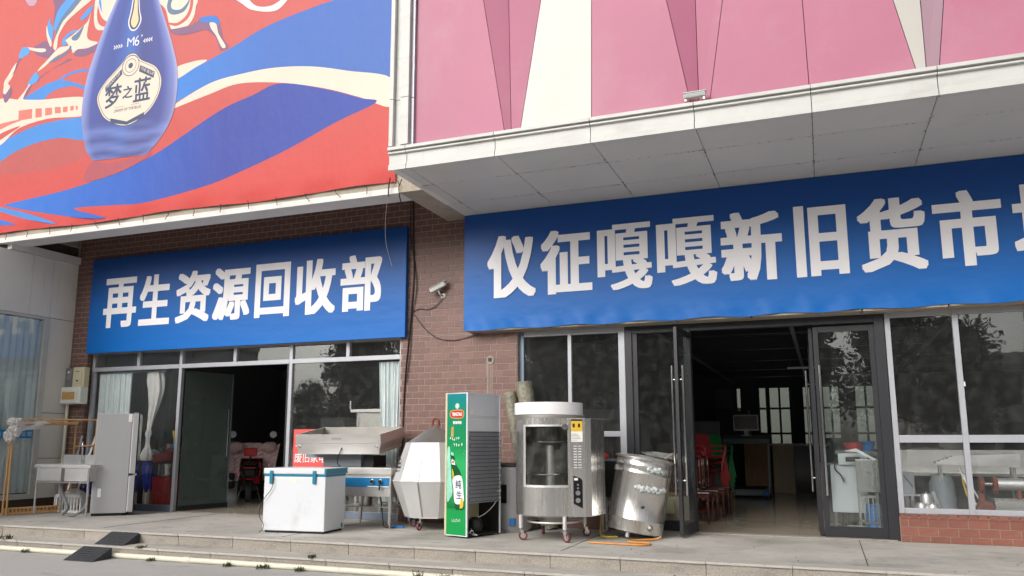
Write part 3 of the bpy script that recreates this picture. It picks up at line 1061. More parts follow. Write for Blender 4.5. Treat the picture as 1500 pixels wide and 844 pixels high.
for i, kd in enumerate(kinds):
    (a, b, c, d), (a2, b2_, c2, d2) = edges[i], edges[i + 1]
    z0, z1 = .30, 4.6
    g = .004
    def dp(j, z):
        # the fold's valley deepens with its width, so that its facets stay flat
        if dep[j] > .15:
            return .10 + .24 * (lean(*edges[j], z) - lean(*edges[j - 1], z))
        return dep[j]
    p = [(lean(a, b, c, d, z0) + g, dp(i, z0), z0), (lean(a2, b2_, c2, d2, z0) - g, dp(i + 1, z0), z0), (lean(a2, b2_, c2, d2, z1) - g, dp(i + 1, z1), z1), (lean(a, b, c, d, z1) + g, dp(i, z1), z1)]
    if p[3][0] > p[2][0]:
        xm = (p[3][0] + p[2][0]) / 2
        p[2], p[3] = (xm, p[2][1], z1), (xm - .01, p[3][1], z1)
    m = MB()
    m.prism(p, (0, .03, 0))
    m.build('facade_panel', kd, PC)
m = MB(); m.bb(XL + .3, XRT, .42, .5, .1, 4.6); m.build('panel_backing', 'joint_dark', PC)
# fascia: bottom lip, recessed band, ledge
J = [-5.11, -3.80, -2.505, -1.22, .095, 1.38, 2.66, 3.94, 5.22, 6.5]
xs = [XL] + J
for a, b in zip(xs[:-1], xs[1:]):
    m = MB()
    prof = [(0, -.035), (0, .045), (.025, .05), (.025, .195), (-.015, .20), (-.015, .222), (.03, .226), (.03, .240), (-.035, .246), (-.035, .290), (.10, .312), (.10, .29), (.06, .2), (.06, -.02), (.02, -.035)]
    m.prism([(a + .004, y, z) for y, z in prof], (b - a - .008, 0, 0))
    m.build('fascia_panel', 'trim_white', PC, bevel=.002)
# left corner trim: vertical bands
for x0, x1, y0, y1, mm in ((XL, -5.325, -.005, .12, 'trim_white'), (-5.325, -5.205, .06, .12, 'trim_white'), (-5.205, -5.08, -.015, .12, 'trim_white'), (-5.08, -5.03, .05, .14, 'alu')):
    for z0, z1 in ((.315, 1.0), (1.006, 2.6), (2.606, 4.6)):
        m = MB(); m.bb(x0 + .001, x1 - .001, y0, y1, z0, z1); m.build('corner_trim', mm, PC, bevel=.004)
# left flank of the box
for y0, y1 in ((.12, .95), (.954, 1.9)):
    m = MB(); m.bb(XL, XL + .1, y0, y1, .0, 4.6); m.build('flank_panel', 'white_panel', PC)
# soffit panels, slightly uneven, with open joints
xs = [XL + .012] + J
for a, b in zip(xs[:-1], xs[1:]):
    for y0, y1 in ((.05, .86), (.86, 1.86), (1.86, 2.6)):
        m = MB()
        t = [random.uniform(-.003, .003) for _ in range(4)]
        m.add([(a + .004, y0 + .004, t[0]), (b - .004, y0 + .004, t[1]), (b - .004, y1 - .004, t[2]), (a + .004, y1 - .004, t[3]),
               (a + .004, y0 + .004, .02), (b - .004, y0 + .004, .02), (b - .004, y1 - .004, .02), (a + .004, y1 - .004, .02)],
              [(0, 1, 2, 3), (4, 5, 6, 7), (0, 1, 5, 4), (1, 2, 6, 5), (2, 3, 7, 6), (3, 0, 4, 7)])
        m.build('soffit_panel', 'soffit_panel', PC)
m = MB(); m.bb(XL + .01, XRT, .06, 2.75, .022, .06); m.build('soffit_void', 'joint_dark', PC)
m = MB(); m.bb(XL + .1, XRT, .5, 2.75, .06, 4.6); m.build('storey_block', 'bld_grey', PC)
# dark spots where the soffit joints weep
rg = random.Random(11)
m = MB()
for x in J[:-2]:
    for _ in range(26):
        y = rg.choice((.86, 1.86)) + rg.gauss(0, .10) if rg.random() < .65 else rg.uniform(.06, 2.4)
        cx, r_ = x + rg.gauss(0, .012), rg.uniform(.004, .013)
        m.add([(cx + r_ * rg.uniform(.6, 1.8) * math.cos(k * 1.047), y + r_ * rg.uniform(.5, 1.2) * math.sin(k * 1.047), -.0065) for k in range(6)], [tuple(range(6))])
for y in (.86, 1.86):
    for _ in range(150):
        x = rg.choice(J[:-2]) + rg.gauss(0, .28)
        r_ = rg.uniform(.004, .012)
        m.add([(x + r_ * rg.uniform(.8, 2.6) * math.cos(k * 1.047), y + rg.gauss(0, .003) + r_ * rg.uniform(.3, .8) * math.sin(k * 1.047), -.0065) for k in range(6)], [tuple(range(6))])
m.build('joint_stains', 'joint_dark', PC)['kind'] = 'stuff'
# floodlight on the ledge
FL = thing('floodlight', 'small white three-lamp floodlight sitting on the pink canopy ledge', 'floodlight', (-1.2, 9.37, 5.342))
m = MB(); m.bb(-.16, .16, -.02, .06, .05, .13); m.build('housing', 'trim_white', FL, bevel=.006)
for i in range(3):
    m = MB(); m.bb(-.15 + i * .105, -.06 + i * .105, -.03, -.02, .06, .12); m.build('lens', 'glass_oven', FL)
m = MB(); m.bb(-.15, -.12, .0, .05, 0, .05); m.bb(.12, .15, 0, .05, 0, .05); m.build('bracket', 'steel_dull', FL)
m = MB(); m.bb(-.17, .17, -.03, .09, .131, .145); m.build('cap', 'trim_white', FL)
FL.scale = (.8, .8, .72)

# ---- hoarding (billboard) and the beam under it
YBB = 10.45
BB = thing('billboard', 'large red and blue printed liquor hoarding with a blue bottle and galloping horse', 'billboard', (0, YBB, 0))
m = MB()
def bbf(u, v):
    x = -22 + (22 - 5.87) * u
    z = 5.215 + 6.3 * v
    e = max(0, 1 - v * 30)
    return (x, .014 * e * math.sin(x * 5) + .02 * e, z + e * .02 * math.sin(x * 1.7))
m.grid(bbf, 120, 60)
m.build('hoarding_sheet', 'print_red', BB, smooth=180)
# traced outlines of the printed hoarding, metres on the hoarding plane (x, z)
ART = [
  ('ribbon','blue',1,[(-6.9,8.47),(-7.74,8.4),(-8.48,8.26),(-9.1,8.04),(-9.67,7.86),(-10.36,7.64),(-10.4,7.21),(-9.57,7.44),(-8.86,7.5),(-8.19,7.49),(-7.46,7.38),(-6.76,7.18),(-5.98,6.92),(-6.02,8.28)]),
  ('ribbon','cream',1,[(-10.37,7.15),(-9.57,7.44),(-8.86,7.5),(-8.19,7.49),(-7.46,7.38),(-6.76,7.18),(-5.97,6.92),(-5.96,6.45),(-6.52,6.69),(-7.21,6.96),(-8.07,7.2),(-8.93,7.33),(-9.56,7.24),(-10.36,7.1)]),
  ('ribbon','cream',1,[(-10.38,7.86),(-9.97,7.92),(-9.65,7.89),(-9.92,7.79),(-10.36,7.64)]),
  ('ribbon','deep',1,[(-8.08,7.19),(-7.21,6.95),(-6.52,6.68),(-6.23,6.56),(-6.96,6.34),(-7.87,6.01),(-8.82,5.74),(-9.54,5.58),(-10.82,5.44),(-11.56,5.47),(-12.52,5.51),(-11.74,5.26),(-12.3,5.31),(-13.35,5.52),(-14.32,5.76),(-14.09,5.8),(-12.59,5.91),(-11.44,6.12),(-10.67,6.31),(-9.33,6.89),(-8.63,7.07)]),
  ('ribbon','sky',1,[(-14.55,5.77),(-13.6,5.51),(-12.92,5.26),(-13.7,5.43),(-14.53,5.69)]),
  ('ribbon','deep',1,[(-14.51,5.51),(-14.01,5.36),(-14.49,5.4)]),
  ('shade_shape','redshade',1,[(-14.68,6.7),(-14.23,6.82),(-13.66,6.93),(-13.02,6.93),(-12.46,6.84),(-12.34,6.59),(-12.6,6.41),(-13.46,6.36),(-14.64,6.43)]),
  ('ribbon','sky',1,[(-12.45,7.24),(-13.38,7.3),(-14.02,7.23),(-14.72,7.01),(-14.68,6.67),(-14.23,6.82),(-13.66,6.93),(-13.02,6.94),(-12.41,6.83)]),
  ('ribbon','sky',1,[(-12.49,7.87),(-12.78,8),(-13.16,8.12),(-13.49,8.11),(-13.8,8.02),(-14.1,7.91),(-14.2,7.84),(-13.64,7.77),(-13.46,7.88),(-13.22,7.95),(-12.83,7.94),(-12.48,7.8)]),
  ('ribbon','sky',1,[(-12.43,8.22),(-12.86,8.25),(-13.24,8.14),(-13.18,8.12),(-12.84,8.2),(-12.44,8.18)]),
  ('train_body','cream',1,[(-12.5,7.66),(-13.64,7.8),(-14.21,7.89),(-14.86,7.95),(-14.73,7.04),(-14.17,7.3),(-13.4,7.38),(-12.46,7.31)]),
  ('train_window','redlight',0,[(-14.23,7.67),(-13.86,7.65),(-13.84,7.45),(-14.21,7.46)]),
  ('train_window','redlight',0,[(-13.77,7.64),(-13.6,7.62),(-13.58,7.44),(-13.75,7.45)]),
  ('train_window','redlight',0,[(-13.51,7.61),(-13.33,7.59),(-13.31,7.45),(-13.49,7.45)]),
  ('train_window','redlight',0,[(-13.26,7.59),(-13.1,7.57),(-13.08,7.44),(-13.24,7.46)]),
  ('train_window','redlight',0,[(-13.04,7.56),(-12.92,7.55),(-12.91,7.44),(-13.03,7.45)]),
  ('train_window','redlight',0,[(-12.85,7.54),(-12.76,7.54),(-12.75,7.45),(-12.84,7.45)]),
  ('train_window','redlight',0,[(-12.71,7.53),(-12.66,7.52),(-12.65,7.44),(-12.7,7.45)]),
  ('train_stripe','redlight',1,[(-14.79,7.45),(-14.43,7.48),(-14.06,7.47),(-14.42,7.41),(-14.77,7.34)]),
  ('train_stripe','red',1,[(-14.76,7.22),(-14.5,7.3),(-14.14,7.34),(-14.45,7.21),(-14.74,7.11)]),
  ('horse_print','mauve',1,[(-13.68,9.02),(-13.92,8.97),(-13.98,8.93),(-13.9,8.78),(-13.55,8.64),(-13.4,8.74),(-13.52,8.89)]),
  ('horse_print','cream',1,[(-14.17,8.98),(-13.91,8.91),(-13.68,8.86),(-13.65,8.8),(-13.8,8.81),(-14.08,8.91)]),
  ('horse_print','blue',1,[(-14.13,8.96),(-14.29,9),(-14.36,8.92),(-14.38,8.8),(-14.26,8.78),(-14.1,8.85)]),
  ('horse_print','cream',1,[(-14.42,8.7),(-14.52,8.62),(-14.62,8.48),(-14.72,8.35),(-14.72,8.24),(-14.72,8.12),(-14.65,8.08),(-14.56,8.16),(-14.55,8.24),(-14.61,8.3),(-14.51,8.41),(-14.46,8.56)]),
  ('horse_print','mauve',1,[(-14.72,8.1),(-14.65,8.08),(-14.53,8.2),(-14.47,8.15),(-14.49,8.03),(-14.58,7.91),(-14.66,7.92)]),
  ('horse_print','mauve',1,[(-14.34,8.78),(-14.42,8.7),(-14.46,8.56),(-14.52,8.46),(-14.43,8.55),(-14.38,8.67),(-14.3,8.74)]),
  ('horse_print','mauve',1,[(-12.9,8.5),(-13.14,8.45),(-13.45,8.38),(-13.7,8.27),(-13.78,8.18),(-13.73,8.28),(-13.52,8.36),(-13.27,8.44),(-13.03,8.52)]),
  ('horse_print','mauve',1,[(-12.79,8.69),(-12.87,8.57),(-12.65,8.51),(-12.44,8.53),(-12.2,8.57),(-12.06,8.69),(-12.31,8.73),(-12.54,8.67)]),
  ('horse_print','mauve',1,[(-13.57,9.87),(-13.52,9.71),(-13.51,9.35),(-13.45,9.23),(-13.42,9.46),(-13.36,9.67),(-13.24,9.8)]),
  ('horse_print','cream',1,[(-12.53,9.4),(-12.6,9.21),(-12.78,9.1),(-12.96,9.01),(-13.11,8.94),(-13.06,8.83),(-12.96,8.73),(-12.91,8.63),(-12.79,8.68),(-12.54,8.66),(-12.29,8.71),(-12.34,8.75),(-12.48,8.8),(-12.57,8.88),(-12.58,9.04),(-12.56,9.2)]),
  ('horse_print','cream',1,[(-13.14,8.92),(-13.03,8.82),(-13.11,8.8),(-13.28,8.81),(-13.43,8.72),(-13.61,8.58),(-13.76,8.48),(-13.81,8.41),(-13.63,8.48),(-13.39,8.62),(-13.17,8.68),(-13.05,8.73),(-13.01,8.79),(-13.09,8.94)]),
  ('horse_print','greyblue',1,[(-13.01,8.79),(-13.05,8.7),(-13.23,8.64),(-13.42,8.6),(-13.54,8.54),(-13.38,8.54),(-13.16,8.6),(-13.01,8.67),(-12.96,8.76)]),
  ('horse_print','blue',1,[(-13.86,8.4),(-13.96,8.32),(-14.05,8.2),(-14.06,8.16),(-13.93,8.16),(-13.79,8.21),(-13.77,8.31)]),
  ('horse_print','cream',1,[(-14.01,8.17),(-14.13,8.04),(-14.27,7.92),(-14.33,7.86),(-14.16,7.84),(-14.08,7.96),(-13.98,8.14)]),
  ('horse_print','mauve',1,[(-13.93,8.15),(-14.02,8),(-14.09,7.91),(-14.14,7.91),(-14.05,8.08),(-13.98,8.15)]),
  ('horse_print','blue',1,[(-13.18,9.79),(-13.41,9.61),(-13.48,9.39),(-13.49,9.22),(-13.41,9.22),(-13.26,9.4),(-13.02,9.55),(-12.75,9.7)]),
  ('horse_print','greyblue',1,[(-12.92,9.76),(-13.15,9.58),(-13.32,9.41),(-13.41,9.22),(-13.42,9),(-13.35,8.86),(-13.35,8.98),(-13.33,9.18),(-13.19,9.38),(-12.96,9.54),(-12.72,9.72)]),
  ('horse_print','cream',1,[(-12.76,9.72),(-13.02,9.52),(-13.25,9.35),(-13.36,9.16),(-13.43,9),(-13.45,8.85),(-13.39,8.77),(-13.35,8.83),(-13.35,8.96),(-13.32,9.1),(-13.15,9.32),(-12.86,9.49),(-12.53,9.67)]),
  ('horse_print','blue',1,[(-13.61,9.49),(-13.66,9.38),(-13.67,9.22),(-13.6,9.03),(-13.5,9.01),(-13.5,9.24),(-13.58,9.36)]),
  ('horse_print','cream',1,[(-13.69,9.34),(-13.66,9.12),(-13.53,8.87),(-13.51,8.96),(-13.61,9.14)]),
  ('horse_print','greyblue',1,[(-12.69,9.14),(-12.83,9.04),(-12.98,8.96),(-12.94,8.89),(-12.82,8.88),(-12.74,8.99)]),
  ('horse_print','blue',1,[(-12.81,9.08),(-13.03,9.09),(-13.18,9),(-13.23,8.91),(-13.19,8.83),(-13.09,8.84),(-13.14,8.94),(-13.02,9.02)]),
  ('horse_print','blue',1,[(-12.48,9.51),(-12.6,9.49),(-12.72,9.39),(-12.8,9.3),(-12.7,9.27),(-12.56,9.38)]),
  ('horse_print','cream',1,[(-12.44,9.65),(-12.45,9.38),(-12.42,9.13),(-12.33,8.99),(-12.15,8.95),(-12.03,8.97),(-12.22,9.04),(-12.32,9.13),(-12.37,9.32),(-12.37,9.64)]),
  ('horse_print','cream',1,[(-12.36,9.64),(-12.31,9.35),(-12.2,9.18),(-12.07,9.12),(-11.91,9.27),(-11.81,9.52)]),
  ('horse_print','blue',1,[(-12.31,9.63),(-12.25,9.36),(-12.19,9.25),(-12.29,9.4),(-12.35,9.56)]),
  ('horse_print','lilac',1,[(-14.35,10.06),(-14.26,9.9),(-14.17,9.86),(-14.07,9.87),(-14.04,10)]),
  ('horse_print','cream',1,[(-10.88,9.32),(-10.68,9.06),(-10.57,8.76),(-10.48,8.62),(-10.28,8.58),(-10.15,8.62),(-10.02,8.76),(-9.98,8.96),(-10.02,9.14)]),
  ('horse_print','red',1,[(-10.58,8.78),(-10.38,8.74),(-10.19,8.84),(-10.12,8.99),(-10.11,9.15),(-10.05,9.14),(-10.06,8.93),(-10.16,8.76),(-10.37,8.68),(-10.54,8.73)]),
  ('horse_print','greyblue',1,[(-10.62,9.26),(-10.65,9.1),(-10.59,8.97),(-10.45,8.91),(-10.25,8.93),(-10.15,9.05),(-10.13,9.16),(-10.21,9.06),(-10.34,8.99),(-10.51,9.03),(-10.56,9.13),(-10.53,9.24)]),
  ('horse_print','mauve',1,[(-10.54,8.64),(-10.44,8.53),(-10.22,8.47),(-9.94,8.47),(-9.74,8.5),(-9.75,8.59),(-9.87,8.59),(-9.96,8.68),(-10.04,8.62),(-10.2,8.56)]),
  ('horse_print','mauve',1,[(-10.54,8.63),(-10.2,8.49),(-9.82,8.49),(-9.65,8.43),(-9.48,8.26),(-9.39,8.06),(-9.33,8.01),(-9.2,8.05),(-9.32,8.23),(-9.38,8.43),(-9.48,8.67),(-9.62,8.72),(-9.83,8.72),(-9.99,8.64),(-10.32,8.63)]),
  ('horse_print','blue',1,[(-9.89,8.73),(-9.56,8.71),(-9.45,8.62),(-9.42,8.52),(-9.61,8.58),(-9.8,8.64)]),
  ('horse_print','cream',1,[(-9.64,8.59),(-9.5,8.54),(-9.43,8.34),(-9.26,8.08),(-9.34,8.07),(-9.48,8.31),(-9.6,8.47)]),
  ('white_swoosh','white',1,[(-9.14,8.97),(-8.92,8.78),(-8.76,8.66),(-8.44,8.55),(-8.19,8.54),(-8,8.68),(-7.98,8.76),(-8.1,8.72),(-8.35,8.64),(-8.66,8.71),(-8.93,8.97)]),
  ('bottle_reflection','redshade2',1,[(-12.19,6.34),(-12.3,6),(-11.55,6.06),(-10.89,6.25),(-10.79,6.36),(-11.29,6.3),(-11.75,6.28)]),
]
BOTTLE_L = [(-11.9, 9.52), (-12.1, 9.11), (-12.3, 8.61), (-12.48, 8.05), (-12.54, 7.54), (-12.5, 7.1), (-12.35, 6.61), (-12.14, 6.37)]
BOTTLE_R = [(-10.85, 9.29), (-10.61, 8.72), (-10.43, 8.26), (-10.29, 7.77), (-10.3, 7.13), (-10.48, 6.71), (-10.8, 6.38), (-10.92, 6.33)]
LABEL = [(-12.18, 7.62), (-11.98, 7.9), (-11.64, 8.15), (-11.4, 8.32), (-11.13, 8.2), (-10.77, 7.99), (-10.63, 7.74), (-10.69, 7.4), (-10.92, 7.16), (-11.02, 7.06), (-11.46, 6.92), (-11.89, 7.1), (-12.09, 7.32)]
depth = -.004
for nm, col_, sm, pts in ART:
    depth -= .0006
    pp = smoothpoly(pts) if sm else pts
    pp = [(max(min(x, -5.88), -21.9), z) for x, z in pp]
    tgt = MB()
    tgt.add([(x, depth, z) for x, z in pp], [tuple(range(len(pp)))])
    tgt.build(nm, 'print_' + col_, BB)
# upward continuation of the print above the picture
m = MB()
pp = smoothpoly([(-8.05, 8.9), (-7.6, 9.05), (-7.0, 9.3), (-5.88, 9.7), (-5.88, 8.2), (-6.6, 8.3)])
m.add([(min(x, -5.88), -.0042, z) for x, z in pp], [tuple(range(len(pp)))])
m.build('ribbon', 'print_blue', BB)
# bottle: printed colour gradient across its width
bm_ = bpy.data.materials.new('print_bottle')
bm_.use_nodes = True
N, L = bm_.node_tree.nodes, bm_.node_tree.links
at = N.new('ShaderNodeVertexColor')
at.layer_name = 'print'
L.new(at.outputs[0], N['Principled BSDF'].inputs['Base Color'])
N['Principled BSDF'].inputs['Roughness'].default_value = 0.5
MATS['print_bottle'] = bm_
lz = [(-11.66, 12.0), (-11.66, 10.6), (-11.75, 9.95)] + BOTTLE_L
rz_ = [(-11.08, 12.0), (-11.08, 10.6), (-11.0, 9.75)] + BOTTLE_R
def side(pts, n):
    c = curve([(x, z, 0) for x, z in pts], 10)
    d = [0]
    for a, b in zip(c[:-1], c[1:]):
        d.append(d[-1] + (b - a).length)
    out = []
    for i in range(n + 1):
        t = d[-1] * i / n
        k = next(j for j in range(1, len(d)) if d[j] >= t - 1e-6)
        f = (t - d[k - 1]) / max(1e-6, d[k] - d[k - 1])
        out.append(c[k - 1].lerp(c[k], f))
    return out
n, w = 60, 40
A_, B_ = side(lz, n), side(rz_, n)
m = MB()
def lerp3(a, b, t):
    return tuple(a[i] + (b[i] - a[i]) * t for i in range(3))
colv = []
stops = [(0, S(140, 148, 196)), (.035, S(118, 132, 190)), (.10, S(42, 62, 146)), (.28, S(20, 52, 136)), (.48, S(34, 88, 172)), (.64, S(32, 44, 118)), (.86, S(38, 54, 138)), (.965, S(104, 116, 180)), (1, S(160, 158, 194))]
for i in range(n + 1):
    for k in range(w + 1):
        t = k / w
        p = A_[i].lerp(B_[i], t)
        m.v.append((p.x, -.056, p.y))
        for (t0, c0), (t1, c1) in zip(stops[:-1], stops[1:]):
            if t <= t1 + 1e-9:
                cc = lerp3(c0, c1, (t - t0) / (t1 - t0))
                break
        low = max(0, (i / n - .72) / .28)
        cc = lerp3(cc, S(46, 48, 118), low * .75)
        wave = .5 + .5 * math.sin(i * 1.9 + math.sin(t * 7) * 1.2)
        if i > n * .86:
            cc = lerp3(cc, S(120, 146, 214), .40 * wave)
        colv.append(cc)
for i in range(n):
    for k in range(w):
        a = i * (w + 1) + k
        m.f.append((a, a + 1, a + w + 2, a + w + 1))
        m.mi.append(0)
bo = m.build('bottle_print', 'print_bottle', BB)
ca = bo.data.color_attributes.new('print', 'FLOAT_COLOR', 'POINT')
for i, cc in enumerate(colv):
    ca.data[i].color = (*cc, 1)
# bottle label and its lettering
def flat(name, pts, y, mm, sm=True, par=BB):
    q = MB()
    pp = smoothpoly(pts) if sm else pts
    q.add([(x, y, z) for x, z in pp], [tuple(range(len(pp)))])
    return q.build(name, mm, par)
lc = (-11.41, 7.62)
LBL = [(-12.19, 7.62), (-12.02, 7.88), (-11.66, 8.17), (-11.50, 8.33), (-11.32, 8.33), (-11.16, 8.18), (-10.80, 7.98), (-10.64, 7.70), (-10.70, 7.38), (-10.94, 7.10), (-11.40, 6.93), (-11.88, 7.10), (-12.10, 7.34)]
for k, (s, mm) in enumerate(((1.0, 'print_ink'), (.975, 'print_cream'), (.94, 'print_ink'), (.925, 'print_cream'))):
    flat('bottle_label', [(lc[0] + (x - lc[0]) * s, lc[1] + (z - lc[1]) * s) for x, z in LBL], -.0575 - k * .0015, mm)
# top ribbons and emblem
flat('label_ribbon', [(-12.0, 7.78), (-11.62, 8.07), (-11.60, 7.96), (-11.97, 7.66)], -.0645, 'print_ink', False)
flat('label_ribbon', [(-11.18, 8.07), (-10.82, 7.88), (-10.84, 7.76), (-11.20, 7.95)], -.0645, 'print_ink', False)
flat('label_ribbon', [(-11.80, 7.14), (-11.40, 7.02), (-11.0, 7.14), (-11.0, 7.05), (-11.40, 6.955), (-11.80, 7.05)], -.0645, 'print_ink', False)
def ring(cx, cz, r, n=28):
    return [(cx + r * math.cos(2 * math.pi * k / n), cz + r * math.sin(2 * math.pi * k / n)) for k in range(n)]
for k, (r, mm) in enumerate(((.205, 'print_ink'), (.19, 'print_cream'), (.135, 'print_ink'), (.125, 'print_cream'), (.055, 'print_ink'))):
    flat('label_emblem', ring(-11.41, 8.10, r), -.066 - k * .0012, mm, False)
m = MB()
letters(m, '梦', (-11.98, -.074, 7.34), EX, EZ, .40, .46, (.008, .006))
letters(m, '之', (-11.55, -.074, 7.47), EX, EZ, .24, .24, (.006, .005))
letters(m, '蓝', (-11.29, -.074, 7.36), EX, EZ, .40, .46, (.008, .006))
letters(m, 'DREAM OF THE BLUE', (-11.73, -.074, 7.235), EX, EZ, .64, .055)
m.bb(-11.72, -11.50, -.074, -.073, 7.325, 7.331); m.bb(-11.33, -11.11, -.074, -.073, 7.325, 7.331)
m.build('label_lettering', 'print_ink', BB)
m = MB()
letters(m, 'DREAM OF', (-11.955, -.069, 7.735), (.80, 0, .60), (-.60, 0, .80), .40, .055)
letters(m, 'THE BLUE', (-11.175, -.069, 7.985), (.885, 0, -.465), (.465, 0, .885), .36, .055)
m.build('ribbon_lettering', 'print_cream', BB)
m = MB()
letters(m, 'M', (-11.54, -.0575, 8.49), EX, EZ, .17, .17)
letters(m, '6', (-11.36, -.0575, 8.47), EX, EZ, .11, .20)
letters(m, '+', (-11.22, -.0575, 8.62), EX, EZ, .05, .06)
for s in (-1, 1):
    for i in range(4):
        x = -11.4 + s * (.24 + i * .055)
        m.prism([(x, -.0575, 8.535), (x + s * .06, -.0575, 8.585), (x + s * .05, -.0575, 8.54)], (0, .0008, 0))
        m.prism([(x, -.0575, 8.53), (x + s * .06, -.0575, 8.49), (x + s * .05, -.0575, 8.53)], (0, .0008, 0))
m.build('bottle_emblem', 'print_white', BB)
flat('drop_mark', [(-11.46, 9.6), (-11.52, 9.2), (-11.56, 8.98), (-11.50, 8.83), (-11.40, 8.78), (-11.30, 8.83), (-11.24, 8.98), (-11.30, 9.2), (-11.36, 9.6)], -.0575, 'print_white')
flat('drop_mark', [(-11.44, 9.6), (-11.49, 9.2), (-11.53, 8.98), (-11.48, 8.85), (-11.40, 8.81), (-11.32, 8.85), (-11.27, 8.98), (-11.32, 9.2), (-11.38, 9.6)], -.0590, 'print_ink')
flat('drop_mark', [(-11.42, 9.6), (-11.45, 9.2), (-11.49, 8.98), (-11.45, 8.88), (-11.40, 8.85), (-11.35, 8.88), (-11.31, 8.98), (-11.35, 9.2), (-11.39, 9.6)], -.0605, 'print_amberlight')
for _c in [c for c in bpy.data.objects if c.parent == BB and c.name.split('.')[0] != 'hoarding_sheet']:
    _c.scale = (1, .12, 1)          # the print lies flat on the sheet
# lashing cords along the lower hem
for i in range(16):
    x = -14.2 + i * .56
    m = MB()
    m.tube([(x, -.02, 5.22), (x + .03, -.03, 5.15), (x + random.uniform(-.06, .12), -.03, 5.07)], .006, 6)
    m.build('lashing_cord', 'cable', BB)

BE = thing('edge_beam', 'weathered concrete edge beam with white strip below the hoarding', 'beam', (0, YBB + .03, 5.04))
m = MB(); m.bb(-22, -5.79, .03, .4, .095, 1.2); m.build('concrete_band', 'conc_beam', BE)
m = MB(); m.bb(-22, -5.79, -.0, .42, .0, .095); m.build('white_strip', 'white_beam', BE, bevel=.004)
m = MB(); m.bb(-5.79, XL - .005, -.02, 1.72, -.0, .4); m.build('cross_beam', 'conc_beam', BE)
m = MB(); m.bb(-22, XL, .4, 1.72, 1.2, 1.35); m.build('deck_slab', 'conc_beam', BE)
m = MB(); m.bb(-22, XL, .40, .6, 1.35, 6.4); m.build('upper_wall', 'bld_grey', BE)
m = MB(); m.bb(-22, -14.35, .42, 1.72, .28, .32); m.build('porch_soffit', 'conc_beam', BE)

# ---- side wall at the left (white panels and curtained window)
XS = -14.32
SW = thing('side_wall', 'white panelled side wall with a tall curtained window, left of the brick front', 'wall', (XS, 0, 0))
m = MB()
m.bb(-.32, -.06, 6.5, 10.6, 0, 4.95); m.bb(-.32, -.06, 10.6, 12.2, 0, 5.36)
m.build('wall_core', 'joint_dark', SW)
for y0, y1, z0, z1 in ((11.62, 12.195, 3.76, 4.95), (11.16, 11.615, 3.76, 4.95), (9.6, 11.155, 3.76, 4.95), (7.5, 9.595, 3.76, 4.95), (6.5, 7.495, 3.76, 4.95),
                       (11.62, 12.195, 1.87, 3.754), (11.62, 12.195, .985, 1.864), (11.62, 12.195, .22, .98)):
    m = MB(); m.bb(-.06, 0, y0, y1, z0, z1 - .004); m.build('wall_panel', 'white_panel', SW, bevel=.003)
m = MB(); m.bb(-.07, .06, 10.62, 12.19, 4.955, 5.10); m.build('top_ledge', 'white_beam', SW, bevel=.004)
m = MB(); m.bb(-.3, -.07, 10.95, 12.19, 5.36, 6.2); m.build('upper_band', 'conc_beam', SW)
m = MB(); m.bb(-.05, .015, 6.5, 12.195, 0, .215); m.build('base_band', 'dark_base', SW)
for y0, y1, z0, z1 in ((11.50, 11.615, .22, 3.75), (6.6, 11.50, 3.70, 3.75), (6.6, 11.50, .22, .32), (8.95, 9.03, .32, 3.70)):
    m = MB(); m.bb(-.05, .03, y0, y1, z0, z1); m.build('window_frame', 'trim_white', SW, bevel=.004)
m = MB(); m.bb(-.012, -.004, 6.6, 11.50, .32, 3.70); m.build('pane', 'glass_clear', SW)
q = MB()
q.grid(lambda u, v: (-.036 + .020 * math.sin(2 * math.pi * 34 * u + .8 * math.sin(3 * v)), 6.65 + 4.84 * u + .01 * math.sin(5 * v + 40 * u), .34 + 3.34 * v), 340, 10)
q.build('curtain', 'curtain_blue', SW, smooth=180)
NS = thing('notice_strip', 'bright blue notice strip with white characters on the curtained side window', 'notice', (XS + .004, 0, 1.37))
m = MB(); m.bb(0, .006, 9.7, 11.47, 0, .155); m.build('strip', 'sign_blue', NS)
m = MB()
letters(m, '科', (.008, 10.73, .035), EY, EZ, .085, .085)
letters(m, '技', (.008, 10.85, .035), EY, EZ, .085, .085)
letters(m, '公', (.008, 11.24, .035), EY, EZ, .085, .085)
letters(m, '司', (.008, 11.36, .035), EY, EZ, .085, .085)
m.build('lettering', 'white', NS)

# ---- street trees and buildings across the road (seen mirrored in the glass)
def crown_mesh(seed, rad, h, n=15000):
    rng = random.Random(seed)
    q = MB()
    lobes = []
    for _ in range(34):
        a, t = rng.uniform(0, 6.28), rng.random()
        rr = rad * .62 * math.sqrt(rng.random()) * (1 - .35 * t)
        lobes.append((rr * math.cos(a), rr * math.sin(a), h * (.12 + .8 * t), rad * rng.uniform(.22, .46)))
    for i in range(n):
        x, y, z, r = rng.choice(lobes)
        d = Vector((rng.gauss(0, 1), rng.gauss(0, 1), rng.gauss(0, .8))).normalized() * r * rng.uniform(.45, 1.12)
        c = Vector((x, y, z)) + d
        s = rng.uniform(.05, .13)
        u = Vector((rng.gauss(0, 1), rng.gauss(0, 1), rng.gauss(0, 1))).normalized()
        v = u.cross(Vector((rng.gauss(0, 1), rng.gauss(0, 1), rng.gauss(0, 1)))).normalized()
        q.add([c - u * s, c + v * s * .6, c + u * s, c - v * s * .6], [(0, 1, 2, 3)])
    return q.mesh('crown', 'leaf')
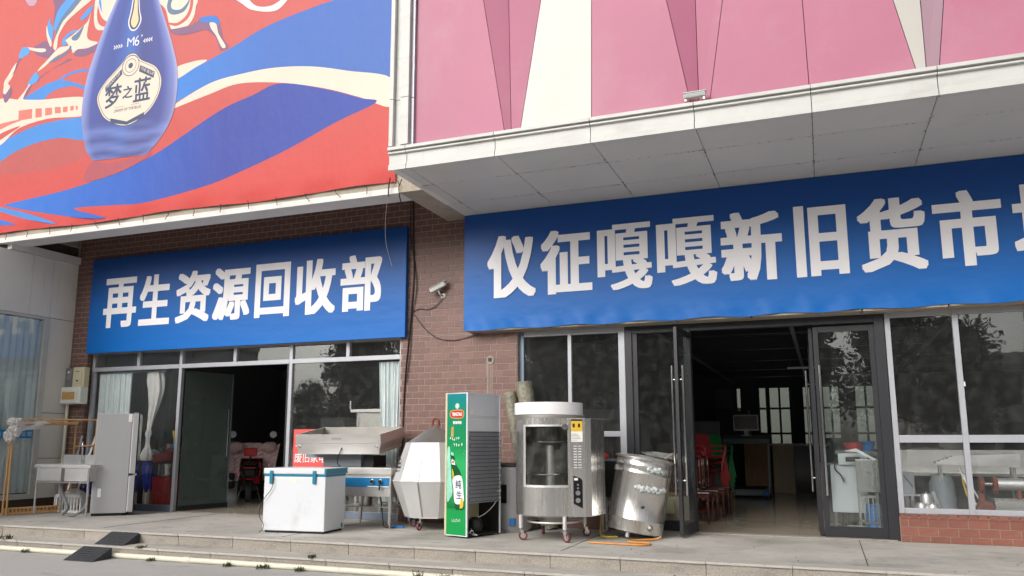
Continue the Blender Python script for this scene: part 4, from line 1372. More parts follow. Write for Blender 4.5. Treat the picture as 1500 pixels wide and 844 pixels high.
def trunk_mesh(seed, h):
    rng = random.Random(seed)
    q = MB()
    q.tube([(0, 0, 0), (.03, .02, h * .25), (.0, .05, h * .5), (.05, 0, h * .8)], [.16, .13, .10, .05], 8)
    for k in range(5):
        a = rng.uniform(0, 6.28)
        z = h * rng.uniform(.35, .6)
        q.tube([(0, 0, z), (.6 * math.cos(a), .6 * math.sin(a), z + .6), (1.3 * math.cos(a), 1.3 * math.sin(a), z + 1.5)], [.07, .05, .02], 6)
    return q.mesh('trunk', 'bark')
crowns = [crown_mesh(1, 2.6, 5.2), crown_mesh(2, 3.0, 5.8), crown_mesh(3, 2.3, 4.8)]
trunks = [trunk_mesh(4, 6.0), trunk_mesh(5, 6.5)]
for i, (x, y, s) in enumerate([(-48 + i * 3.6 + (i * 7 % 5) * .35, -16.5 - (i * 3 % 4) * .6, (.62 if i < 6 else .90 if i > 14 else 1.12) + (i * 5 % 7) * .03) for i in range(17) if i != 8]):
    t = thing('street_tree', 'round dark evergreen street tree mirrored in the shop windows', 'tree', (x, y, -.3), random.uniform(0, 6), 'street trees across the road')
    for nm, me, z in (('trunk', trunks[i % 2], 0), ('crown', crowns[i % 3], 1.9)):
        o = bpy.data.objects.new(nm, me)
        COL.objects.link(o)
        o.parent = t
        o.location = (0, 0, z)
    t.scale = (s, s, s)
def building(label, x0, x1, y, hgt, wallm, bays):
    b = thing('office_building', label, 'building', (x0, y, -.3))
    w = x1 - x0
    m = MB(); m.bb(0, w, -12, -.3, 0, hgt); m.build('wall', wallm, b)
    m = MB(); m.bb(-.3, w + .3, -12.3, .1, hgt, hgt + .6); m.build('parapet', 'bld_pale', b)
    fl = int(hgt // 3.3)
    q = MB()
    bw = w / bays
    q.bb(0, bw * .62, 0, .1, 0, 1.7)
    wm = q.mesh('window', 'bld_glass')
    for f in range(fl):
        for k in range(bays):
            o = bpy.data.objects.new('window', wm)
            COL.objects.link(o)
            o.parent = b
            o.location = (k * bw + bw * .19, -.33, f * 3.3 + 1.0)
        m = MB(); m.bb(0, w, -.3, .25, f * 3.3 + 3.0, f * 3.3 + 3.2); m.build('balcony_slab', 'bld_pale', b)
# overhead line along the far kerb
for i, x in enumerate((-40, -21, -2, 17)):
    t = thing('utility_pole', 'concrete utility pole across the road mirrored in the glass', 'pole', (x, -13.6, -.3), 0, 'utility poles across the road')
    m = MB(); m.cyl((0, 0, 0), (0, 0, 8.6), .15, 12, .10); m.build('shaft', 'bld_pale', t, smooth=40)
    m = MB(); m.bb(-.05, .05, -.8, .8, 8.0, 8.1); m.build('cross_arm', 'steel_dull', t)
for k, y in enumerate((-14.3, -13.6, -12.9)):
    m = MB()
    pts = []
    for i in range(58):
        x = -40 + i
        f = ((x + 40) % 19) / 19
        pts.append((x, y, 7.85 - 1.6 * f * (1 - f) * 4 * .25))
    m.tube(pts, .018, 5)
    tag(m.build('power_line', 'cable'), ('inner', 'middle', 'outer')[k] + ' overhead power line strung between the utility poles', 'cable')
building('tall grey office block across the road mirrored in the glass', -9, 0.5, -42, 24, 'bld_grey', 7)
building('long low pale apartment block across the road mirrored in the glass', -42, -15, -40, 7.2, 'bld_pale', 14)
building('low pale shop row across the road mirrored in the glass', 9, 34, -40, 7, 'bld_pale', 12)
building('mid-height grey housing block behind the low apartments mirrored in the glass', -24, -13, -52, 17, 'bld_grey', 9)

# ================================================================== OBJECTS ON THE PLATFORM
def caster(parent, x, y, r=.055, rz=0.0, stem=.06, wheel='caster_red'):
    """swivel caster touching the ground at z=0 in the parent's space"""
    m = MB()
    m.cyl((0, 0, 2 * r + .012), (0, 0, 2 * r + .012 + stem), .014, 10)
    m.bb(-.035, .035, -.035, .035, 2 * r + .008, 2 * r + .016)
    for s in (-1, 1):
        m.prism([(-.02, s * .022, 2 * r + .01), (.035, s * .022, 2 * r + .01), (.045, s * .022, r - .01), (.02, s * .022, r - .015)], (0, .004, 0))
    c = m.build('caster', 'chrome', parent, loc=(x, y, 0), rot=(0, 0, rz))
    m = MB()
    prof = [(r * .62, -.017), (r * .95, -.017), (r, -.01), (r, .01), (r * .95, .017), (r * .62, .017)]
    m.lathe(prof, n=24, caps=False)
    m.build('tyre', wheel, c, smooth=40, loc=(.03, 0, r), rot=(R(90), 0, 0))
    m = MB()
    m.lathe([(.0, -.016), (r * .62, -.014), (r * .62, .014), (.0, .016)], n=24, caps=False)
    m.build('rim', 'chrome', c, smooth=40, loc=(.03, 0, r), rot=(R(90), 0, 0))
    return c

# ---- meter boxes and conduit on the corner
o = thing('meter_box', 'grey electricity meter box in the wall corner beside a cream one', 'meter box', (-14.22, 12.10, 2.40))
m = MB(); m.bb(-.10, .13, 0, .10, 0, .38); m.build('case', 'meter_grey', o, bevel=.012)
m = MB(); m.bb(-.06, .09, -.012, 0, .14, .35); m.build('window', 'plastic_grey', o, bevel=.006)
m = MB(); m.bb(-.02, .03, -.018, -.012, .28, .31); m.build('dial', 'white', o)
o = thing('meter_box', 'cream electricity meter box with a small black display', 'meter box', (-13.93, 12.07, 2.39))
m = MB(); m.bb(-.15, .16, 0, .13, 0, .40); m.build('case', 'meter_cream', o, bevel=.012)
m = MB(); m.bb(-.12, .10, -.014, 0, .07, .37); m.build('cover', 'meter_cream', o, bevel=.006)
m = MB(); m.bb(-.03, .02, -.018, -.014, .11, .14); m.build('display', 'black', o)
m = MB(); m.bb(-.06, .04, -.017, -.014, .30, .32); m.build('label', 'plastic_grey', o)
o = thing('distribution_box', 'white distribution box with an amber window below the meters', 'distribution box', (-14.05, 12.02, 2.05))
m = MB(); m.bb(-.26, .28, 0, .18, 0, .34); m.build('case', 'meter_white', o, bevel=.012)
m = MB(); m.bb(-.24, .18, -.014, 0, .02, .32); m.build('cover', 'meter_white', o, bevel=.006)
m = MB(); m.bb(-.20, .14, -.018, -.014, .09, .24); m.build('window', 'amber', o)
m = MB(); m.tube([(-14.21, 12.12, 2.05), (-14.21, 12.12, 0)], .03, 12)
tag(m.build('conduit_pipe', 'pvc', smooth=40), 'white conduit pipe running down the corner below the meter boxes', 'pipe')

# ---- bamboo drying rack and the bundle tied to it
o = thing('drying_rack', 'bamboo pole rack beside the curtained side window', 'rack', (-13.77, 10.58, 0))
def pole(a, b, r=.018):
    a, b = Vector(a), Vector(b)
    n = max(2, int((b - a).length / .3))
    pts, rs = [], []
    for i in range(n + 1):
        for t, k in ((i / n - .012, 1.0), (i / n, 1.15), (i / n + .012, 1.0)):
            t = min(max(t, 0), 1)
            pts.append(a.lerp(b, t)); rs.append(r * k)
    q = MB()
    P, Q = [pts[0]], [rs[0]]
    for p, s in zip(pts[1:], rs[1:]):
        if (p - P[-1]).length > 1e-4:
            P.append(p); Q.append(s)
    q.tube(P, Q, 8)
    q.build('bamboo_pole', 'bamboo', o, smooth=60)
pole((0, 0, 0), (.01, .02, 1.72)); pole((.07, .03, 0), (.04, .02, 1.7))
pole((0, -.02, 1.705), (.63, 1.40, 1.72)); pole((.02, 0, 1.60), (.15, 1.30, 1.645)); pole((-.02, .02, 1.655), (.14, 1.32, 1.67))
pole((.12, 1.30, 0), (.12, 1.30, 1.68)); pole((.60, 1.34, 0), (.62, 1.34, 1.72)); pole((.12, 1.30, 1.21), (.62, 1.32, 1.235)); pole((.1, 1.31, .36), (.62, 1.31, .36))
m = MB()
for i in range(17):
    t = i / 16
    m.bb(.02 + .32 * t - .02, .02 + .32 * t + .02, .02 + 1.0 * t - .017, .02 + 1.0 * t + .017, .045, .10)
m.bar((.02, .02, .028), (.36, 1.06, .028), .05, .035); m.bar((.02, .02, .115), (.36, 1.06, .115), .05, .03)
m.build('slotted_rail', 'bamboo', o)
o = thing('cloth_bundle', 'crumpled white cloth bundle tied to the corner of the bamboo rack', 'cloth', (-13.77, 10.58, 1.55))
m = MB()
m.crumple((.05, .06, .10), .11, 20, .35, 8, (1.2, 1.3, .7)); m.crumple((.06, .05, -.03), .10, 20, .4, 8, (.9, 1, 1.3)); m.crumple((.02, -.02, -.13), .085, 20, .45, 8, (1, 1, 1.3))
m.build('bundle', 'cloth_white', o, smooth=30)
m = MB()
m.grid(lambda u, v: (.06 + .03 * u + .02 * math.sin(9 * u + 5 * v), .05 + .85 * u, .14 - .02 * u - (1 - u) ** .7 * .22 * v + .015 * math.sin(13 * u + 4 * v) + .0 * v), 24, 8)
m.build('trailing_sheet', 'cloth_white', o, smooth=180)

# ---- stainless double sink
o = thing('double_sink', 'stainless steel double-bowl sink on legs beside the grey fridge', 'sink', (-13.42, 10.86, 0))
L_, D_ = 1.36, .62
m = MB()
m.bb(0, L_, 0, .05, .84, .90); m.bb(0, L_, D_ - .05, D_, .84, .90); m.bb(0, .05, .05, D_ - .05, .84, .90); m.bb(L_ - .05, L_, .05, D_ - .05, .84, .90); m.bb(.66, .72, .05, D_ - .05, .86, .899)
m.build('rim', 'alu_sheet', o, bevel=.004)
m = MB(); m.bb(0, L_, D_ - .02, D_, .90, 1.06); m.build('backsplash', 'alu_sheet', o, bevel=.004)
for x0, x1 in ((.06, .65), (.74, L_ - .06)):
    m = MB()
    m.bb(x0, x1, .02, .03, .62, .84); m.bb(x0, x1, D_ - .03, D_ - .02, .62, .84); m.bb(x0, x0 + .01, .03, D_ - .03, .62, .84); m.bb(x1 - .01, x1, .03, D_ - .03, .62, .84); m.bb(x0, x1, .02, D_ - .02, .61, .62)
    m.build('bowl', 'alu_sheet', o)
m = MB(); m.bb(.02, L_ - .02, .01, .03, .575, .60); m.bb(.02, L_ - .02, D_ - .03, D_ - .01, .575, .60); m.build('lower_rail', 'steel_h', o)
for x, y in ((.05, .03), (L_ - .05, .03), (.05, D_ - .05), (L_ - .05, D_ - .05)):
    m = MB(); m.tube([(x, y, .03), (x, y, .84)], .02, 12); m.tube([(x, y, 0), (x, y, .04)], .013, 10); m.build('leg', 'steel', o, smooth=40)
m = MB()
m.tube(curve([(.52, D_ - .06, .9), (.52, D_ - .07, 1.15), (.54, D_ - .10, 1.27), (.60, D_ - .16, 1.30), (.66, D_ - .2, 1.27), (.67, D_ - .21, 1.2)]), .014, 10)
m.cyl((.52, D_ - .06, .9), (.52, D_ - .06, .97), .022)
m.build('tap', 'chrome', o, smooth=50)
m = MB()
m.tube(curve([(.37, .3, .61), (.38, .28, .5), (.45, .26, .36), (.6, .22, .22), (.66, .2, .1), (.60, .16, .02)]), .03, 10)
m.cyl((.37, .3, .54), (.37, .3, .62), .05)
m.build('drain_hose', 'plastic_grey', o, smooth=60)
m = MB()
m.tube(curve([(1.02, .3, .61), (1.04, .28, .42), (1.12, .2, .25), (1.16, .1, .12), (1.05, .02, .03), (.95, -.02, .03)]), .022, 10)
m.build('drain_hose', 'plastic_grey', o, smooth=60)
# things below and behind the sink
o = thing('plastic_basket', 'white slatted plastic basket standing under the steel sink', 'basket', (-13.22, 11.62, 0))
m = MB()
for k in range(9):
    m.bb(-.30 + k * .075, -.27 + k * .075, -.16, -.15, .04, .30); m.bb(-.30 + k * .075, -.27 + k * .075, .15, .16, .04, .30)
m.bb(-.32, .34, -.17, .17, 0, .04); m.bb(-.32, .34, -.175, -.145, .28, .33); m.bb(-.32, .34, .145, .175, .28, .33); m.bb(-.33, -.30, -.175, .175, .04, .33); m.bb(.32, .35, -.175, .175, .04, .33)
m.build('basket_frame', 'white', o)
m = MB(); m.ball((0, 0, .26), .20, 9, .18, (1.3, .6, .8)); m.build('rags', 'cloth_white', o, smooth=60)
o = thing('tarp_bag', 'dark blue tarpaulin sack lying behind the steel sink', 'sack', (-12.72, 11.75, 0))
m = MB()
m.crumple((-.02, 0, .48), .26, 20, .2, 8, (1.45, .55, .72)); m.crumple((-.25, 0, .36), .18, 18, .2, 8, (1.2, .6, .7))
m.build('sack', 'tarp_blue', o, smooth=70)
m = MB(); m.bb(-.40, .42, -.16, .16, 0, .28); m.build('crate', 'dark_base', o)
for i, (x, y, dx) in enumerate(((-13.50, 11.95, -.16), (-13.24, 11.9, .0), (-13.10, 11.98, .10))):
    nm, lb = (('rod', 'thin grey metal rod leaning on the white side wall'), ('board', 'pale narrow board leaning beside the corner conduit'), ('board', 'white narrow slat leaning against the brick jamb'))[i]
    t = thing(nm, lb, 'rod' if i == 0 else 'board', (x, y, 0))
    m = MB(); m.bar((0, -.35, 0), (dx, .10, 1.42 if i else 1.42), .03 if i == 0 else .05, .015)
    m.build('shaft', 'steel_dull' if i == 0 else 'white_paint', t)

# ---- grey fridge
o = thing('refrigerator', 'tall grey refrigerator turned sideways, black glass doors facing the shop', 'refrigerator', (-12.166, 11.022, 0), R(41))
m = MB(); m.bb(0, .585, 0, .62, .045, 1.81); m.build('cabinet', 'fridge_grey', o, bevel=.012)
for z0, z1 in ((.06, .70), (.735, 1.81)):
    m = MB(); m.bb(.60, .69, 0, .62, z0, z1); d = m.build('door', 'fridge_grey', o, bevel=.008)
    m = MB(); m.bb(.69, .705, .005, .615, z0 + .005, z1 - .005); m.build('front_panel', 'fridge_black', d, bevel=.003)
    m = MB(); m.bb(.587, .599, .01, .61, z0 + .01, z1 - .01); m.build('seal', 'white', d)
m = MB(); m.bb(.575, .715, .01, .61, .702, .733); m.build('handle_strip', 'black', o)
m = MB(); m.bb(.66, .72, .0, .04, .70, .74); m.build('hinge', 'plastic_grey', o); m = MB(); m.bb(.59, .68, .03, .2, 1.812, 1.83); m.build('hinge', 'plastic_grey', o)
m = MB(); m.bb(.52, .58, -.003, 0, 1.66, 1.80); m.build('energy_label', 'paper', o)
m = MB(); m.bb(.10, .155, -.003, 0, .33, .48); m.build('side_label', 'white', o)
m = MB(); m.bb(.02, .54, .03, .6, 0, .045); m.build('plinth', 'black', o)
# ---- things just inside the left window
t = thing('red_bucket', 'tall red plastic bucket behind the left window', 'bucket', (-12.17, 12.80, .006))
m = MB(); m.lathe([(.20, 0), (.215, .02), (.235, .30), (.25, .32), (.235, .34), (.26, .60), (.275, .62), (.26, .625), (.23, .06)], n=32, caps=False); m.build('pail', 'red_plastic', t, smooth=40)
m = MB(); m.lathe([(.001, .03), (.20, .03)], n=24, caps=False); m.build('base', 'red_plastic', t)
t = thing('steel_pot', 'steel stock pot nested in the red bucket', 'pot', (-12.17, 12.80, .60))
m = MB(); m.lathe([(.001, -.1), (.18, -.1), (.19, .25), (.2, .27), (.18, .27), (.17, -.08)], n=28, caps=False); m.build('pot_body', 'steel', t, smooth=40)
t = thing('red_basin', 'red plastic basin tipped on the steel pot behind the window', 'basin', (-12.24, 12.80, .905))
m = MB(); m.lathe([(.001, 0), (.20, 0), (.30, .11), (.32, .12), (.30, .125), (.19, .02), (.001, .02)], n=32, caps=False)
m.build('bowl', 'red_plastic', t, smooth=40, rot=(R(-4), R(-12), 0))
t = thing('wok_pan', 'steel wok pan balanced on the red basin', 'pan', (-12.1, 12.80, 1.06))
m = MB(); m.lathe([(.001, 0), (.14, .02), (.22, .11), (.23, .12), (.21, .115), (.001, .03)], n=28, caps=False); m.build('bowl', 'steel', t, smooth=40)
m = MB(); m.cyl((-.05, 0, .1), (-.05, 0, .2), .05, 16); m.build('tin', 'wood', t, smooth=40)
m = MB(); m.bb(.03, .09, -.03, .03, .08, .20); m.build('carton', 'blue_plastic', t)
m = MB(); m.tube([(.05, 0, .2), (.05, 0, .34)], .008); m.tube([(.05, 0, .32), (.045, 0, .46)], [.02, .03], 10); m.build('brush', 'yellow', t, smooth=50)
t = thing('patterned_tin', 'small black and white tin tilted beside the red basin', 'tin', (-12.46, 12.72, 1.02))
m = MB(); m.cyl((-.04, 0, -.06), (.05, 0, .10), .07, 20); m.build('tin_body', 'crust', t, smooth=40)
t = thing('blue_jacket', 'blue bag hanging behind the window beside the red bucket', 'bag', (-12.52, 12.66, .55))
m = MB(); m.crumple((0, 0, .15), .16, 20, .25, 8, (.8, .5, 1.9)); m.crumple((.02, 0, -.08), .13, 18, .25, 8, (.8, .5, 1.3)); m.build('bag_body', 'tarp_blue', t, smooth=70)
m = MB(); m.tube([(0, 0, .4), (0, .05, .62)], .012); m.build('strap', 'tarp_blue', t)
t = thing('carton', 'plain brown carton on the floor behind the left window', 'carton', (-12.42, 12.75, .006))
m = MB(); m.bb(-.16, .0, -.12, .12, 0, .38); m.build('box', 'wood_pale', t); m = MB(); m.bb(-.1, -.06, -.125, .125, .0, .383); m.build('tape', 'paper', t)
t = thing('speaker_panel', 'black louvred panel standing inside the left window', 'panel', (-11.95, 13.2, 1.1))
m = MB(); m.bb(-.22, .22, 0, .06, 0, 1.1); m.build('board', 'fridge_black', t)
for z in (.2, .5, .8):
    m = MB(); m.bb(-.16, .16, -.01, 0, z, z + .18); m.build('louvre', 'black', t)
m = MB(); m.bb(-.03, .03, .06, .1, -1.09, 0); m.build('stand', 'black', t)

# ---- electric scooter with quilted wind cover (inside the doorway)
SC = thing('electric_scooter', 'red and black electric scooter with a pink quilted wind cover in the doorway', 'scooter', (-11.72, 14.75, .008), R(36))
def wheel(y, r):
    m = MB(); m.lathe([(r * .66, -.05), (r * .92, -.055), (r, -.02), (r, .02), (r * .92, .055), (r * .66, .05)], n=28, caps=False)
    w = m.build('wheel', 'rubber', SC, smooth=50, loc=(0, y, r), rot=(0, R(90), 0))
    m = MB(); m.lathe([(.0, -.04), (r * .66, -.045), (r * .66, .045), (.0, .04)], n=20, caps=False); m.build('rim', 'black', w, smooth=40)
wheel(0, .22); wheel(1.25, .22)
m = MB(); m.grid(lambda u, v: ((v - .5) * .16, .26 * math.cos(math.pi * (.1 + .75 * u)), .22 + .27 * math.sin(math.pi * (.1 + .75 * u))), 14, 3); m.build('mudguard', 'black', SC, smooth=60)
m = MB()
pts = [(-.16, .02, .52), (.16, .02, .52), (.20, .1, .66), (.17, .16, .76), (-.17, .16, .76), (-.20, .1, .66)]
m.prism(pts, (0, .55, .0)); m.build('tail_body', 'black', SC, bevel=.03)
for s in (-1, 1):
    m = MB(); m.prism([(s * .185, .06, .56), (s * .215, .12, .68), (s * .19, .16, .76), (s * .20, .62, .74), (s * .205, .62, .58)], (s * .02, 0, 0)); m.build('side_panel', 'red_scooter', SC, bevel=.006)
m = MB(); m.bb(-.13, .13, .0, .05, .715, .75); m.build('tail_stripe', 'red_scooter', SC, bevel=.01)
m = MB(); m.bb(-.11, .11, -.005, .06, .54, .70); m.build('tail_cover', 'black', SC, bevel=.02)
m = MB(); m.bb(-.07, .07, -.04, .0, .44, .50); m.build('tail_lamp', 'red_plastic', SC, bevel=.01)
m = MB(); m.bb(-.15, .15, .1, .85, .76, .85); m.build('seat', 'black', SC, bevel=.03)
m = MB(); m.tube(curve([(-.16, .3, .78), (-.17, .02, .82), (0, -.05, .86), (.17, .02, .82), (.16, .3, .78)]), .014, 8); m.build('grab_rail', 'black', SC, smooth=60)
m = MB(); m.bb(-.14, .14, -.03, .05, .98, 1.16); m.build('backrest', 'red_plastic', SC, bevel=.025)
m = MB(); m.tube([(0, .02, .82), (0, .02, 1.0)], .018); m.build('backrest_post', 'black', SC)
m = MB(); m.bb(-.20, .20, .5, 1.1, .22, .34); m.build('footboard', 'black', SC, bevel=.02)
m = MB(); m.prism([(-.2, 1.02, .3), (.2, 1.02, .3), (.24, 1.1, .8), (.15, 1.15, 1.0), (-.15, 1.15, 1.0), (-.24, 1.1, .8)], (0, .1, .0)); m.build('front_shield', 'red_scooter', SC, bevel=.03)
m = MB(); m.tube([(-.33, 1.05, 1.06), (0, 1.1, 1.08), (.33, 1.05, 1.06)], .016); m.build('handlebar', 'black', SC)
for s in (-1, 1):
    m = MB(); m.tube(curve([(s * .26, 1.06, 1.08), (s * .34, 1.04, 1.25), (s * .43, 1.02, 1.40)]), .008); st = m.build('mirror', 'black', SC)
    m = MB(); m.lathe([(.0, -.012), (.075, -.01), (.08, 0), (.075, .008), (.0, .008)], n=24, caps=False); m.build('mirror_glass', 'white_paint', st, smooth=40, loc=(s * .45, 1.0, 1.46), rot=(R(80), 0, 0))
m = MB()
def quilt(u, v):
    x = (u - .5) * 1.22
    z = .42 + .85 * v
    a = abs(x)
    zt = z - .10 * (a > .35) * (a - .35) * 4 * v + .12 * v * math.cos(x * 9) * (a > .2)
    y = .72 + .10 * math.cos(x * 2.4) + .3 * v - .05 * v * v
    q = .016 * abs(math.sin(7 * (u + v) * math.pi)) * abs(math.sin(7 * (u - v) * math.pi))
    if a < .24:
        zt = max(zt, .92)
    return (x * (1 - .22 * (1 - v) * (a > .4)), y - q * 2, zt)
m.grid(quilt, 56, 40)
m.build('wind_cover', 'quilt', SC, smooth=180)
m = MB()
for s in (-1, 1):
    m = MB(); m.crumple((s * .37, .98, 1.17), .17, 16, .15, 6, (1.1, .7, .75)); m.build('hand_muff', 'quilt', SC, smooth=70)
m = MB(); m.bb(-.58, -.34, .74, 1.0, .25, .60); m.build('side_bag', 'black', SC, bevel=.05); m = MB(); m.bb(.34, .60, .74, 1.0, .25, .62); m.build('side_bag', 'black', SC, bevel=.05)
for s in (-1, 1):
    m = MB(); m.tube([(s * .16, .25, .30), (s * .25, .1, .02)], .012); m.build('stand_leg', 'steel_dull', SC)
t = thing('washing_machine', 'white front-loading washing machine beside the scooter in the doorway', 'washing machine', (-12.86, 15.3, .006), R(30))
m = MB(); m.bb(-.3, .3, 0, .55, 0, 1.0); m.build('cabinet', 'white_paint', t, bevel=.012)
m = MB(); m.lathe([(.13, 0), (.19, .02), (.22, .02), (.23, 0)], n=32, caps=False); m.build('door_ring', 'plastic_grey', t, smooth=40, loc=(.08, -.001, .5), rot=(R(90), 0, 0))
m = MB(); m.lathe([(.001, .015), (.14, .01)], n=32, caps=False); m.build('door_glass', 'fridge_black', t, loc=(.08, -.001, .5), rot=(R(90), 0, 0))
m = MB(); m.bb(.0, .2, -.008, 0, .86, .95); m.build('display', 'fridge_black', t)
t = thing('wall_frame', 'dim rectangular frame on the back wall behind the scooter', 'frame', (-11.2, 18.0, 1.15))
m = MB()
for a in ((-.4, -.36, 0, 1.1), (.36, .4, 0, 1.1), (-.36, .36, 0, .04), (-.36, .36, 1.06, 1.1)):
    m.bb(a[0], a[1], 0, .05, a[2], a[3])
m.build('frame_bars', 'plastic_grey', t)
m = MB(); m.bb(-.02, .02, .05, .99, .5, .6); m.build('wall_bracket', 'plastic_grey', t)
t = thing('cabinet', 'tall dark grey cabinet standing inside the left shop doorway', 'cabinet', (-10.55, 16.1, .006))
m = MB(); m.bb(-.3, .35, 0, .6, 0, 1.85); m.build('carcass', 'plastic_grey', t, bevel=.01)
m = MB(); m.bb(-.28, .33, -.02, 0, .05, 1.8); m.build('door', 'hammer_grey', t)

# ---- red notice board in the left window
t = thing('notice_board', 'red notice board with white characters standing behind the steel trough', 'sign', (-8.77, 12.20, .86))
m = MB(); m.bb(0, .80, 0, .02, 0, .66); m.build('board', 'red_sign', t)
m = MB(); m.bb(.36, .44, .02, .05, -.86, .5); m.build('stand', 'door_black', t)
m = MB()
letters(m, '上', (.05, -.003, .36), EX, EZ, .17, .20, (.003, .002))
letters(m, '废旧家电', (.035, -.003, .08), EX, EZ, .66, .17, (.002, .002))
m.build('lettering', 'white', t)
t = thing('sticker_card', 'small pale printed card beside the red notice board', 'card', (-7.92, 12.17, .92))
m = MB(); m.bb(0, .20, 0, .01, 0, .24); m.build('card', 'paper', t)
m = MB(); m.bb(.03, .10, -.003, 0, .03, .12); m.bb(.13, .17, -.003, 0, .05, .10); m.build('print', 'hammer_grey', t)
m = MB(); m.bb(.08, .12, .0101, .03, -.92, .2); m.build('support', 'door_black', t)

# ---- white chest freezer
o = thing('chest_freezer', 'white chest freezer with teal lid edging and clasps', 'freezer', (-7.715, 10.055, 0), R(5.6))
m = MB(); m.bb(0, 1.0, 0, .64, .03, .80); m.build('body', 'white_paint', o, bevel=.012)
m = MB(); m.bb(.0, 1.0, .0, .64, .80, .835); m.build('gasket', 'teal', o)
m = MB(); m.bb(-.01, 1.01, -.012, .65, .836, .92); lid = m.build('lid', 'white_paint', o, bevel=.012)
m = MB(); m.bb(1.0101, 1.02, -.012, .65, .84, .915); m.bb(.985, 1.02, -.016, -.0121, .84, .915); m.build('lid_edge', 'teal', lid, bevel=.004)
m = MB(); m.bb(-.012, 1.012, .645, .665, .836, .918); m.build('hinge_strip', 'teal', lid)
for x in (.10, .80):
    m = MB(); m.bb(x, x + .055, -.028, -.001, .70, .885); m.build('clasp', 'teal', o, bevel=.006)
m = MB(); m.bb(.43, .55, -.003, 0, .70, .79); m.build('label', 'paper', o)
m = MB(); m.bb(1.001, 1.004, .52, .57, .05, .11); m.build('badge', 'teal', o)
m = MB(); m.bb(.03, .97, .03, .6, 0, .035); m.build('plinth', 'black', o)
m = MB(); m.tube(curve([(.16, -.03, .80), (.17, -.035, .70), (.13, -.03, .60), (.05, -.04, .50), (-.02, -.03, .38), (-.03, -.03, .22), (.05, -.05, .12), (.04, -.06, .04), (-.02, -.05, .005)]), .005, 6); m.build('power_cord', 'cable', o)

# ---- steel stove
o = thing('gas_stove', 'stainless steel commercial stove with a blue control strip', 'stove', (-7.15, 11.12, 0))
m = MB(); m.bb(0, .96, 0, .02, .80, .905); m.bb(0, .96, .70, .72, .80, .905); m.bb(0, .02, .02, .70, .80, .905); m.bb(.94, .96, .02, .70, .80, .905); m.build('top_frame', 'steel_h', o, bevel=.004)
m = MB(); m.bb(.02, .94, .02, .70, .86, .89); m.build('hob_plate', 'black', o)
m = MB(); m.bb(.01, .95, .012, .04, .47, .80); m.build('front_panel', 'steel_h', o, bevel=.004)
m = MB(); m.bb(.92, .95, .04, .70, .47, .80); m.build('side_panel', 'steel_dull', o)
m = MB(); m.bb(.03, .925, .004, .0118, .61, .755); s_ = m.build('control_strip', 'panel_blue', o)
m = MB(); m.bb(.03, .925, .0025, .0039, .755, .762); m.bb(.55, .925, .0025, .0039, .615, .628); m.build('strip_lines', 'white', s_)
for x in (.64, .785):
    m = MB(); m.cyl((x, .01, .71), (x, -.035, .70), .034, 20); k_ = m.build('knob', 'chrome', o, smooth=40)
    m = MB(); m.cyl((x, -.035, .70), (x, -.045, .695), .024, 16); m.build('knob_cap', 'black', k_)
m = MB(); m.bar((.785, -.045, .70), (.79, -.05, .57), .022, .012); m.build('gas_lever', 'black', o)
for x, y in ((.03, .04), (.93, .04), (.03, .68), (.93, .68)):
    m = MB(); m.bb(x - .02, x + .02, y - .02, y + .02, .06, .47); m.cyl((x, y, 0), (x, y, .06), .014, 10); m.build('leg', 'steel', o)
m = MB(); m.bb(.03, .93, .1, .68, .30, .315); m.build('lower_shelf', 'steel_dull', o)
m = MB(); m.tube(curve([(.6, .3, .47), (.66, .25, .35), (.72, .2, .12), (.80, .12, .02), (.98, .1, .012)]), .01, 8); m.build('gas_hose', 'cable', o)
t = thing('steel_cylinder', 'steel pot standing on the shelf under the blue-strip stove', 'pot', (-6.85, 11.50, .315))
m = MB(); m.lathe([(.001, 0), (.11, 0), (.115, .2), (.12, .21), (.11, .21), (.105, .02)], n=24, caps=False); m.build('pot_body', 'steel', t, smooth=40)
# support box on the stove
t = thing('grey_box', 'grey metal box on the stove carrying the steel trough', 'box', (-7.55, 11.32, .907))
m = MB(); m.bb(0, .70, 0, .5, 0, .20); m.build('case', 'hammer_grey', t, bevel=.006)
m = MB(); m.bb(.72, .90, .05, .45, -.004, .18); m.build('dark_end', 'black', t)
m = MB(); m.bb(-.4, 0, .1, .4, 0.14, .2); m.build('cross_plate', 'hammer_grey', t)
# steel trough
o = thing('steel_trough', 'wide open stainless steel trough with sloping sides set on the stove', 'trough', (-7.10, 11.05, 1.11), R(-1))
o.rotation_euler = (R(8), 0, R(5))
hw, dp = .735, .92
m = MB()
# outer skin: flange, slope, upper band, then inner faces
rings = [((hw - .03), .0, dp - .06, .0), ((hw - .03), .0, dp - .06, .055), ((hw), -.0, dp - .02, .16), ((hw + .0), -.005, dp, .165), ((hw + .0), -.005, dp, .31), (hw - .018, .012, dp - .018, .31), (hw - .022, .02, dp - .03, .17), (hw - .08, .06, dp - .10, .06), (.01, .40, .42, .055)]
vs, fs = [], []
for a, y0, y1, z in rings:
    vs += [(-a, y0, z), (a, y0, z), (a, y1, z), (-a, y1, z)]
for i in range(len(rings) - 1):
    for k in range(4):
        l = (k + 1) % 4
        fs.append((i * 4 + k, i * 4 + l, (i + 1) * 4 + l, (i + 1) * 4 + k))
fs.append((0, 3, 2, 1)); fs.append(tuple((len(rings) - 1) * 4 + k for k in range(4)))
m.add(vs, fs)
m.mi = [1 if 20 <= k < 32 or k == len(fs) - 1 else 0 for k in range(len(fs))]
m.build('trough_shell', ['steel_h', 'steel_dull'], o)
m = MB(); m.bb(-.10, .06, -.009, -.0055, .225, .26); m.build('name_plate', 'steel_dull', o)
